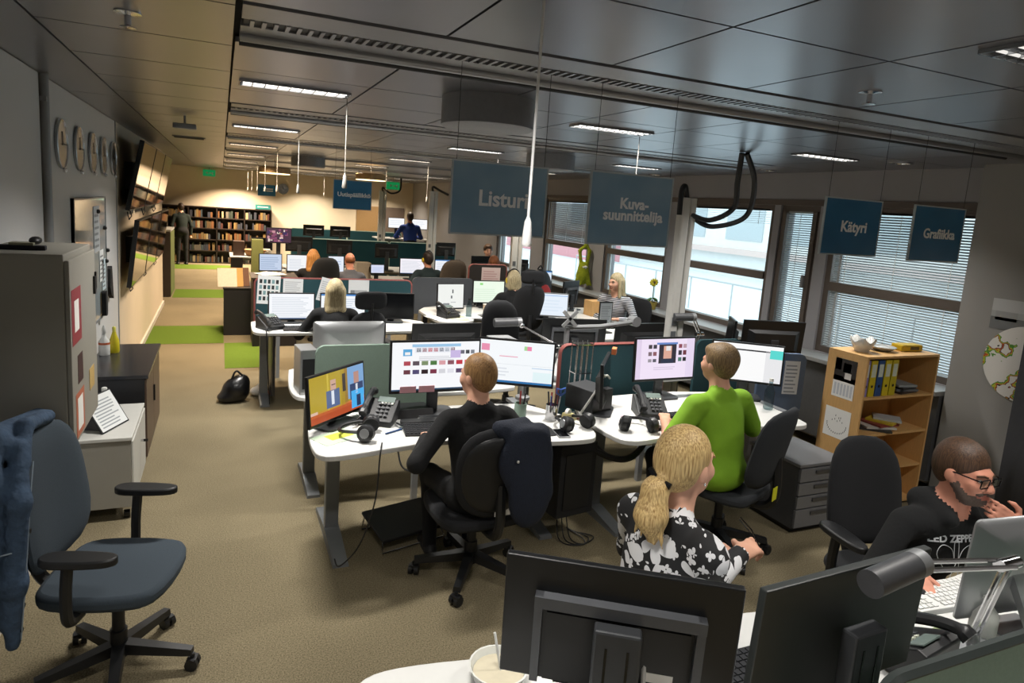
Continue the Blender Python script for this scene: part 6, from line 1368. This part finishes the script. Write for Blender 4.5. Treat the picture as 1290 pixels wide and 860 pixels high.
MB().tube([(-0.2, -0.12, 0.07), (-0.22, -0.16, 0.01), (0.2, -0.16, 0.01), (0.2, -0.12, 0.07)], 0.006, 6).build('wire_leg', CHROME, t)
MB().tube([(-0.2, 0.12, 0.12), (-0.2, 0.16, 0.01), (0.2, 0.16, 0.01), (0.2, 0.12, 0.12)], 0.006, 6).build('wire_leg', CHROME, t)
t = office_chair('office_chair', 'dark chair of the woman in green with a yellow tag', (2.9, 2.98, 0), 0.4, M('charcoal_fabric', '2a2d31', 0.95, var=0.1, nscale=200, bump=0.2, bscale=600), 0.46, 0.47, 0.5, 0.5, p=3.5, taper=0.05, lean=0.1)
MB().box((-0.06, -0.345, 0.5), (0.06, 0.004, 0.08)).build('yellow_tag', M('tag_yellow', 'd4d420', 0.6), t)
office_chair('office_chair', 'black ribbed chair of the man in the black hoodie', (3.0, 1.9, 0), PI - 0.2, BLKF, 0.42, 0.46, 0.56, 0.44, p=3.0, taper=0.12, arms=True, lean=0.08)
BLKC = M('black_cotton', '0e0f11', 0.9, var=0.15, nscale=60, bump=0.25, bscale=40)
BLKJ = M('black_denim', '101114', 0.9)
LIME = M('lime_cotton', '84b32a', 0.85, var=0.08, nscale=12, bump=0.35, bscale=14)
person('man in black sweater typing, seen from behind at the first desk', (1.27, 3.06, 0.42), 0, BLKC, BLKJ, SKIN, H_FAIR, 'crop', lean=0.06, head=(0.5, -0.05), hands={-1: (1.02, 3.22, 0.79), 1: (1.62, 3.18, 0.79)}, s=0.95, h=0.009, handpose={-1: {'d': (0.35, 0.9, -0.12), 'n': (0, 0, -1), 'curl': 0.45}, 1: {'d': (0.25, 0.95, -0.12), 'n': (0, 0, -1), 'curl': 0.3}})
person('woman in lime green shirt seen from behind at the second desk', (2.78, 2.88, 0.47), 0.12, LIME, BLKJ, SKIN, H_MIX, 'short', lean=0.08, head=(0.1, 0.0), hands={-1: (2.55, 3.15, 0.79), 1: (2.98, 3.2, 0.79)}, short_sleeve=True, s=0.96, h=0.009, wide=1.12)

def floral():
    m = bpy.data.materials.new('floral_blouse')
    m.use_nodes = True
    nt = m.node_tree
    L = nt.links
    b = nt.nodes['Principled BSDF']
    N = nt.nodes.new
    tc = N('ShaderNodeTexCoord')
    ns = N('ShaderNodeTexNoise')
    ns.inputs['Scale'].default_value = 9
    off = N('ShaderNodeVectorMath')
    off.operation = 'MULTIPLY_ADD'
    off.inputs[1].default_value = (0.03, 0.03, 0.03)
    L.new(ns.outputs['Color'], off.inputs[0])
    L.new(tc.outputs['Object'], off.inputs[2])
    L.new(tc.outputs['Object'], ns.inputs['Vector'])

    def flowers(scale, petals, size):
        v = N('ShaderNodeTexVoronoi')
        v.inputs['Scale'].default_value = scale
        v.inputs['Randomness'].default_value = 0.85
        L.new(off.outputs[0], v.inputs['Vector'])
        sb = N('ShaderNodeVectorMath')
        sb.operation = 'SUBTRACT'
        sc = N('ShaderNodeVectorMath')
        sc.operation = 'SCALE'
        sc.inputs['Scale'].default_value = 1.0
        L.new(off.outputs[0], sb.inputs[0])
        L.new(v.outputs['Position'], sb.inputs[1])
        sp = N('ShaderNodeSeparateXYZ')
        L.new(sb.outputs[0], sp.inputs[0])
        at = N('ShaderNodeMath')
        at.operation = 'ARCTAN2'
        ad = N('ShaderNodeMath')
        ad.operation = 'ADD'
        L.new(sp.outputs[0], ad.inputs[0])
        L.new(sp.outputs[1], ad.inputs[1])
        L.new(sp.outputs[2], at.inputs[0])
        L.new(ad.outputs[0], at.inputs[1])
        mu = N('ShaderNodeMath')
        mu.operation = 'MULTIPLY'
        mu.inputs[1].default_value = petals / 2
        L.new(at.outputs[0], mu.inputs[0])
        co = N('ShaderNodeMath')
        co.operation = 'COSINE'
        L.new(mu.outputs[0], co.inputs[0])
        ab = N('ShaderNodeMath')
        ab.operation = 'ABSOLUTE'
        L.new(co.outputs[0], ab.inputs[0])
        ma = N('ShaderNodeMath')
        ma.operation = 'MULTIPLY_ADD'
        ma.inputs[1].default_value = size * 0.55
        ma.inputs[2].default_value = size * 0.45
        L.new(ab.outputs[0], ma.inputs[0])
        lt = N('ShaderNodeMath')
        lt.operation = 'LESS_THAN'
        L.new(v.outputs['Distance'], lt.inputs[0])
        L.new(ma.outputs[0], lt.inputs[1])
        gt = N('ShaderNodeMath')
        gt.operation = 'GREATER_THAN'
        gt.inputs[1].default_value = size * 0.12
        L.new(v.outputs['Distance'], gt.inputs[0])
        ml = N('ShaderNodeMath')
        ml.operation = 'MULTIPLY'
        L.new(lt.outputs[0], ml.inputs[0])
        L.new(gt.outputs[0], ml.inputs[1])
        return ml.outputs[0]
    a = flowers(7.5, 5, 0.52)
    c = flowers(24, 4, 0.42)
    mx = N('ShaderNodeMath')
    mx.operation = 'MAXIMUM'
    L.new(a, mx.inputs[0])
    L.new(c, mx.inputs[1])
    mix = N('ShaderNodeMix')
    mix.data_type = 'RGBA'
    mix.inputs[6].default_value = lin('141416') + (1,)
    mix.inputs[7].default_value = lin('d6d6d8') + (1,)
    L.new(mx.outputs[0], mix.inputs[0])
    L.new(mix.outputs[2], b.inputs['Base Color'])
    b.inputs['Roughness'].default_value = 0.8
    return m
FLO = floral()
P3, hp3 = person('woman in black and white floral blouse holding glasses', (1.42, 1.72, 0.4), -1.45, FLO, BLKJ, SKIN, H_BLONDE, 'pony', lean=0.05, head=(0.1, 0.02), hands={1: (1.84, 1.75, 0.79), -1: (1.8, 1.95, 0.72)}, s=1.05, h=0.0075, face=True, wide=0.98, handpose={1: {'d': (0.9, 0.25, 0.05), 'n': (0.1, 0.35, -0.9), 'curls': [0.35, 0.55, 0.7, 0.8], 'thumb': (0.9, 0.9)}}, elbow={1: (-0.2, -0.5, -0.9), -1: (-0.8, -0.3, -0.8)}, knees=(0.0, 0.0, 0))
cl = MB()
cl.tube([hp3(-0.04, -0.128, -0.015), hp3(0, -0.142, -0.03), hp3(0.045, -0.125, -0.045)], 0.011, 8)
cl.build('hair_clip', M('clip_black', '161618', 0.15), P3, smooth=True)
for e in (-1, 1):
    MB().ell(hp3(e * 0.082, 0.0, -0.05), (0.004, 0.004, 0.006), 8).build('earring', CHROME, P3)
t = thing('eyeglasses', 'black framed glasses held in the hand of the woman in floral', 'glasses', (1.98, 1.8, .76), 0.3)
for s in (-1, 1):
    MB().tube([(s * 0.032 + 0.024 * math.cos(a), 0, 0.017 * math.sin(a)) for a in [2 * PI * k / 14 for k in range(15)]], 0.0025, 6).build('rim', BLACKG, t)
    MB().tube([(s * 0.058, 0, 0.006), (s * 0.06, 0.07, 0.008), (s * 0.056, 0.13, -0.01)], 0.0025, 6).build('temple', BLACKG, t)
    MB().ell((s * 0.032, 0, 0), (0.023, 0.001, 0.016), 12).build('lens', GLASS, t)
MB().tube([(-0.01, 0, 0.004), (0, 0, 0.008), (0.01, 0, 0.004)], 0.002, 5).build('bridge', BLACKG, t)
t.rotation_euler = (1.0, 0.5, 0.8)
HD = M('black_hoodie', '0c0d0e', 0.95, var=0.1, nscale=60, bump=0.2, bscale=60)
P4, hp4 = person('bearded man in black hoodie with hand on his chin', (2.9, 1.82, 0.33), PI - 0.22, HD, BLKJ, SKINR, H_BROWN, 'crop', lean=0.2, head=(0.2, -0.12), hands={-1: (2.99, 1.43, 0.9), 1: (2.44, 1.47, 0.785)}, s=1.0, h=0.0075, face=True, beard=True, hood=True, wide=1.12, handpose={-1: {'d': (-0.82, 0.12, 0.45), 'n': (0.0, 0.95, 0.2), 'curls': [0.35, 0.45, 0.5, 0.55], 'thumb': (0.3, 0.3)}, 1: {'d': (-0.6, -0.7, -0.1), 'n': (0, 0, -1), 'curl': 0.25}}, elbow={-1: (-0.9, 0.1, -0.6), 1: (0.5, -0.3, -0.9)}, knees=(0, -0.02, 0))
gl = MB()
for e in (-1, 1):
    gl.tube([hp4(e * 0.035 + 0.026 * c_, 0.108, -0.003 + 0.018 * s_) for c_, s_ in ((-1, -0.8), (-1, 0.8), (-0.8, 1), (0.8, 1), (1, 0.8), (1, -0.8), (0.8, -1), (-0.8, -1), (-1, -0.8))], 0.0028, 6)
    gl.tube([hp4(e * 0.062, 0.106, 0.008), hp4(e * 0.078, 0.06, 0.008), hp4(e * 0.08, -0.01, 0.0)], 0.0028, 6)
gl.tube([hp4(-0.01, 0.112, 0.004), hp4(0.01, 0.112, 0.004)], 0.0025, 6)
g = gl.build('spectacles', BLACKG, P4)
for e in (-1, 1):
    MB().ell(hp4(e * 0.035, 0.107, -0.003), (0.025, 0.001, 0.017), 12, R=Matrix(EULER(0.2, -0.12).tolist())).build('spectacle_lens', GLASS, g)

def chest_print():
    WP = M('white_print', 'bfc2c4', 0.8)
    me = text_mesh('LED ZEPPELIN', 0.042, 0.0012, 0.0004)
    me.materials.clear()
    me.materials.append(WP)
    o = bpy.data.objects.new('chest_lettering', me)
    COL.objects.link(o)
    o.parent = P4
    o.rotation_euler = (PI / 2 - 0.22, 0, PI)
    o.location = (0.0, 0.272, 0.475)
    for v in me.vertices:
        v.co.z -= 0.118 - 0.118 * math.sqrt(max(0.05, 1 - (v.co.x / 0.188) ** 2))
    mb = MB()
    for pts in ([(-0.06, 0), (-0.1, 0.06), (-0.08, 0.1), (-0.03, 0.08), (-0.01, 0.03)], [(0.06, 0), (0.1, 0.06), (0.08, 0.1), (0.03, 0.08), (0.01, 0.03)], [(-0.01, 0.03), (0, 0.11), (0.015, 0.12), (0.02, 0.1), (0.01, 0.03)], [(-0.02, -0.05), (-0.01, 0.03), (0.02, -0.05)], [(-0.03, 0.0), (0.0, -0.02), (0.04, 0.0)]):
        mb.tube(curve_pts([(x, 0, z) for x, z in pts], 4), 0.0016, 4)
    q = mb.build('chest_drawing', WP, P4)
    q.location = (0, 0.272, 0.35)
    q.rotation_euler = (0.02, 0, 0)
chest_print()
GRYS = M('striped_top', 'c6c8cc', 0.8)

def stripes():
    m = GRYS
    nt = m.node_tree
    b = nt.nodes['Principled BSDF']
    w_ = nt.nodes.new('ShaderNodeTexWave')
    w_.bands_direction = 'Z'
    w_.inputs['Scale'].default_value = 14
    tc = [n for n in nt.nodes if n.type == 'TEX_COORD'][0]
    nt.links.new(tc.outputs['Object'], w_.inputs['Vector'])
    r = nt.nodes.new('ShaderNodeValToRGB')
    r.color_ramp.elements[0].position = 0.45
    r.color_ramp.elements[1].position = 0.55
    r.color_ramp.elements[0].color = lin('23252c') + (1,)
    r.color_ramp.elements[1].color = lin('d0d2d6') + (1,)
    nt.links.new(w_.outputs[0], r.inputs[0])
    nt.links.new(r.outputs[0], b.inputs['Base Color'])
stripes()
DKT = M('dark_teal_cotton', '16262a', 0.9)
NAVB = M('blue_shirt', '1c3a86', 0.85, var=0.08, nscale=8, bump=0.2, bscale=14)
DGC = M('dark_green_coat', '0a1813', 0.9)
ROSE = M('grey_shirt', '4a4b52', 0.8)
person('blonde woman in black seen from behind in the middle row', (1, 6.2, 0.44), -0.1, BLKC, BLKJ, SKIN, H_ASH, 'long', s=0.93, h=0.014, head=(0.1, 0.05), hands={-1: (0.85, 6.5, 0.8), 1: (1.15, 6.52, 0.8)})
P6, hp6 = person('woman with yellow headphones seen from behind', (3.4, 7.35, 0.45), -0.05, BLKC, BLKJ, SKIN, H_ASH, 'bob', s=0.93, h=0.014, head=(0.1, 0), hands={-1: (3.25, 7.7, 0.8), 1: (3.55, 7.7, 0.8)})
YEL = M('earmuff_yellow', 'dcc21c', 0.5)

def muffs(t, hp, lab):
    q = thing('headphones', lab, 'headphones', t.location, t.rotation_euler.z); q.scale = t.scale
    for e in (-1, 1):
        MB().ell(hp(e * 0.088, -0.0, -0.02), (0.022, 0.035, 0.042), 12).build('ear_cup', YEL, q, smooth=True)
    MB().tube(curve_pts([hp(-0.09, -0.0, 0.0), hp(-0.085, -0.01, 0.09), hp(0, -0.015, 0.142), hp(0.085, -0.01, 0.09), hp(0.09, 0, 0.0)], 5), 0.008, 6).build('headband', BLACKP, q, smooth=True)
muffs(P6, hp6, 'yellow headphones worn by the woman in the middle row')
person('woman in striped top sitting by the window', (4.66, 6.95, 0.5), 2.15, GRYS, BLKJ, SKIN, H_ASH, 'long', s=0.94, h=0.014, head=(-0.3, -0.08), face=True, hands={1: (4.4, 6.9, 0.78), -1: (4.5, 6.65, 0.78)}, legs=True)
person('woman with long reddish blonde hair in the far row', (1.25, 9.78, 0.43), 0, BLKC, BLKJ, SKIN, hairmat('strawberry_hair', '8a5426', 'd9a05c'), 'long', s=0.93, h=0.018, hands={-1: (1.1, 10.2, 0.8), 1: (1.4, 10.2, 0.8)})
person('balding man bent over his desk in the far row', (1.74, 9.4, 0.43), 0.1, ROSE, BLKJ, SKINR, H_AUB, 'bald', s=0.93, h=0.018, lean=0.12, head=(0, -0.25), hands={-1: (1.55, 9.8, 0.8), 1: (1.9, 9.8, 0.8)})
P10, hp10 = person('man in dark top with yellow headphones in the far row', (3.04, 9.85, 0.44), 0.1, DKT, BLKJ, SKINR, H_DARK, 'crop', s=0.94, h=0.018, head=(0.1, 0), hands={-1: (2.8, 10.0, 0.8), 1: (3.25, 10.2, 0.8)}, short_sleeve=True)
muffs(P10, hp10, 'yellow headphones worn by the man in the far row')
person('man with glasses looking up behind a monitor near the far windows', (4.62, 11.38, 0.5), PI - 0.2, BLKC, BLKJ, SKIN, H_BROWN, 'short', s=0.96, h=0.018, face=True, hands={-1: (4.75, 11.0, 0.8), 1: (4.45, 11.0, 0.8)})
person('person with auburn hair beside the far power column', (4.13, 9.72, 0.44), 0.2, BLKC, BLKJ, SKIN, H_AUB, 'bob', s=0.93, h=0.018, hands={-1: (4.0, 10.05, 0.8), 1: (4.3, 10.05, 0.8)})
person('man in blue shirt standing at a raised desk at the far end', (4.36, 15.9, 0), 0, NAVB, BLKJ, SKINR, H_DARK, 'crop', stand=True, s=1.02, h=0.018, hands={-1: (4.15, 16.3, 1.15), 1: (4.55, 16.3, 1.15)}, wide=1.1)
person('person in dark green coat standing by the far bookcase', (-0.95, 19.1, 0), 0.3, DGC, BLKJ, SKIN, H_DARK, 'crop', stand=True, s=0.92, h=0.018)
desk('white foreground desk of the woman in floral', [(0.391, 0.8602), (0.2972, 1.4858), (0.3441, 1.5875), (0.4692, 1.6031), (0.782, 1.5484), (1.2512, 1.5093), (1.7204, 1.5014), (1.8377, 1.4076), (1.8377, 0.8602)], DZ, [(0.5474, 1.2121, 0.6256), (1.7204, 1.173, 0.6256)])
desk('white foreground desk of the man in the hoodie', [(1.8768, 0.8602), (1.8612, 1.3685), (1.955, 1.4545), (2.346, 1.4389), (2.6588, 1.4232), (3.0498, 1.5249), (3.2844, 1.5249), (3.3626, 1.4076), (3.3626, 0.8602)], DZ, [(1.9941, 1.173, 0.6256), (3.2453, 1.173, 0.6256)])
monitor('big black monitor seen from behind at the bottom of the picture', (0.8915, 1.2004, DZ), PI - 0.576, 0.5552, 0.3245, 0.1447, PAGE, stand='column', back='rim', tilt=0.05)
monitor('dark grey monitor back next to the lamp at the bottom', (1.4076, 1.0166, DZ), PI + 0.04, 0.5943, 0.3363, 0.1564, PAGE, stand='column', back=None, tilt=0.04, housing=M('graphite_shell', '2c302f', 0.4))
allinone('silver all-in-one computer in front of the man in the hoodie', (2.4789, 1.173, DZ), PI - 0.12, 0.5005, 0.3597, 0.0469, rects=PAGE)
task_lamp('silver articulated desk lamp at the lower right', (2.2052, 1.1183, DZ), (2.0567, 0.9931, 1.141), (1.62, 0.96, 1.225), (1.39, 0.93, 1.235), (1.555, 0.945, 1.245), 0.033)
felt_screen('sage green desk screen at the bottom right corner', 1.345, 2.8152, 0.8367, 0.5545, 1.0628, GRNF, M('dark_trim', '2a3230', 0.5))
desk_phone('black desk phone between the dark monitor and the silver computer', (1.9315, 1.1495, DZ), PI + 0.15)
keyboard('black keyboard behind the two foreground monitors', (1.345, 1.2668, DZ), PI)
keyboard('white keyboard in front of the silver computer', (2.4398, 1.345, DZ), PI - 0.1, WHITE)
mouse('black mouse under the hand of the man in the hoodie', (2.3304, 1.4076, DZ), 0.4)
t = thing('food_tub', 'clear plastic tub with a spoon at the bottom edge', 'food container', (0.7038, 1.4545, DZ))
MB().lathe([(0.06, 0), (0.08, 0.05), (0.083, 0.055), (0.078, 0.055), (0.058, 0.005), (0, 0.005)], n=24).build('tub', M('frosted_plastic', 'd9dad4', 0.25), t, smooth=True)
MB().tube([(0.01, 0.0, 0.02), (-0.01, 0.02, 0.14)], 0.004, 6).build('spoon', WPL, t)
MB().cyl((0, 0, 0.03), (0, 0, 0.036), 0.07, n=20).build('contents', M('porridge', 'c9c0a8', 0.8), t)
paper('printed page with a red chart under the big black monitor', (0.8055, 1.4076, DZ + 0.001), 0.2, 0.26, -0.55, [(0.2, 0.5, 0.35, 0.62, 'a8324a'), (0.4, 0.6, 0.5, 0.72, 'a8324a'), (0.3, 0.3, 0.42, 0.42, 'a8324a')] + lines(3, 0.55, 0.95, 0.2, 0.8, 'b9bcc0'))
paper('grey typed page beside the red chart', (0.9384, 1.3607, DZ + 0.001), 0.2, 0.26, -0.5, lines(8, c='a9adb2'), base='d9dadc')
bottle('lotion_bottle', 'white pump bottle behind the lamp rods', (2.3069, 1.1495, DZ), [(0.035, 0), (0.04, 0.01), (0.04, 0.09), (0.015, 0.12), (0.014, 0.14)], WPL, [(0.02, 0.14), (0.02, 0.15), (0.006, 0.155), (0.006, 0.175)], WPL)
o = MB().cyl((-0.08, 0, 0.006), (0.08, 0, 0.006), 0.006, n=8).build('pencil', M('pencil_green', '8a9a6a', 0.5), smooth=True)
MB().cyl((0.08, 0, 0.006), (0.095, 0, 0.006), 0.006, 0.001, n=8).build('tip', CARD, o)
o.location = (2.174, 1.2199, DZ)
o.rotation_euler = (0, 0, 0.1)
tag(o, 'pale green pencil lying beside the foreground phone', 'pencil')
cable('thin black cable curling on the desk by the lamp', [(2.0332, 1.1886, DZ + 0.004), (2.1505, 1.173, DZ + 0.004), (2.2678, 1.2199, DZ + 0.004), (2.3851, 1.173, DZ + 0.004)], 0.003)
cable('white cable hanging behind the big black monitor', [(0.9384, 1.1417, DZ + 0.25), (0.9228, 1.1104, DZ + 0.12), (0.954, 1.1339, DZ + 0.01)], 0.006, mat=WPL)
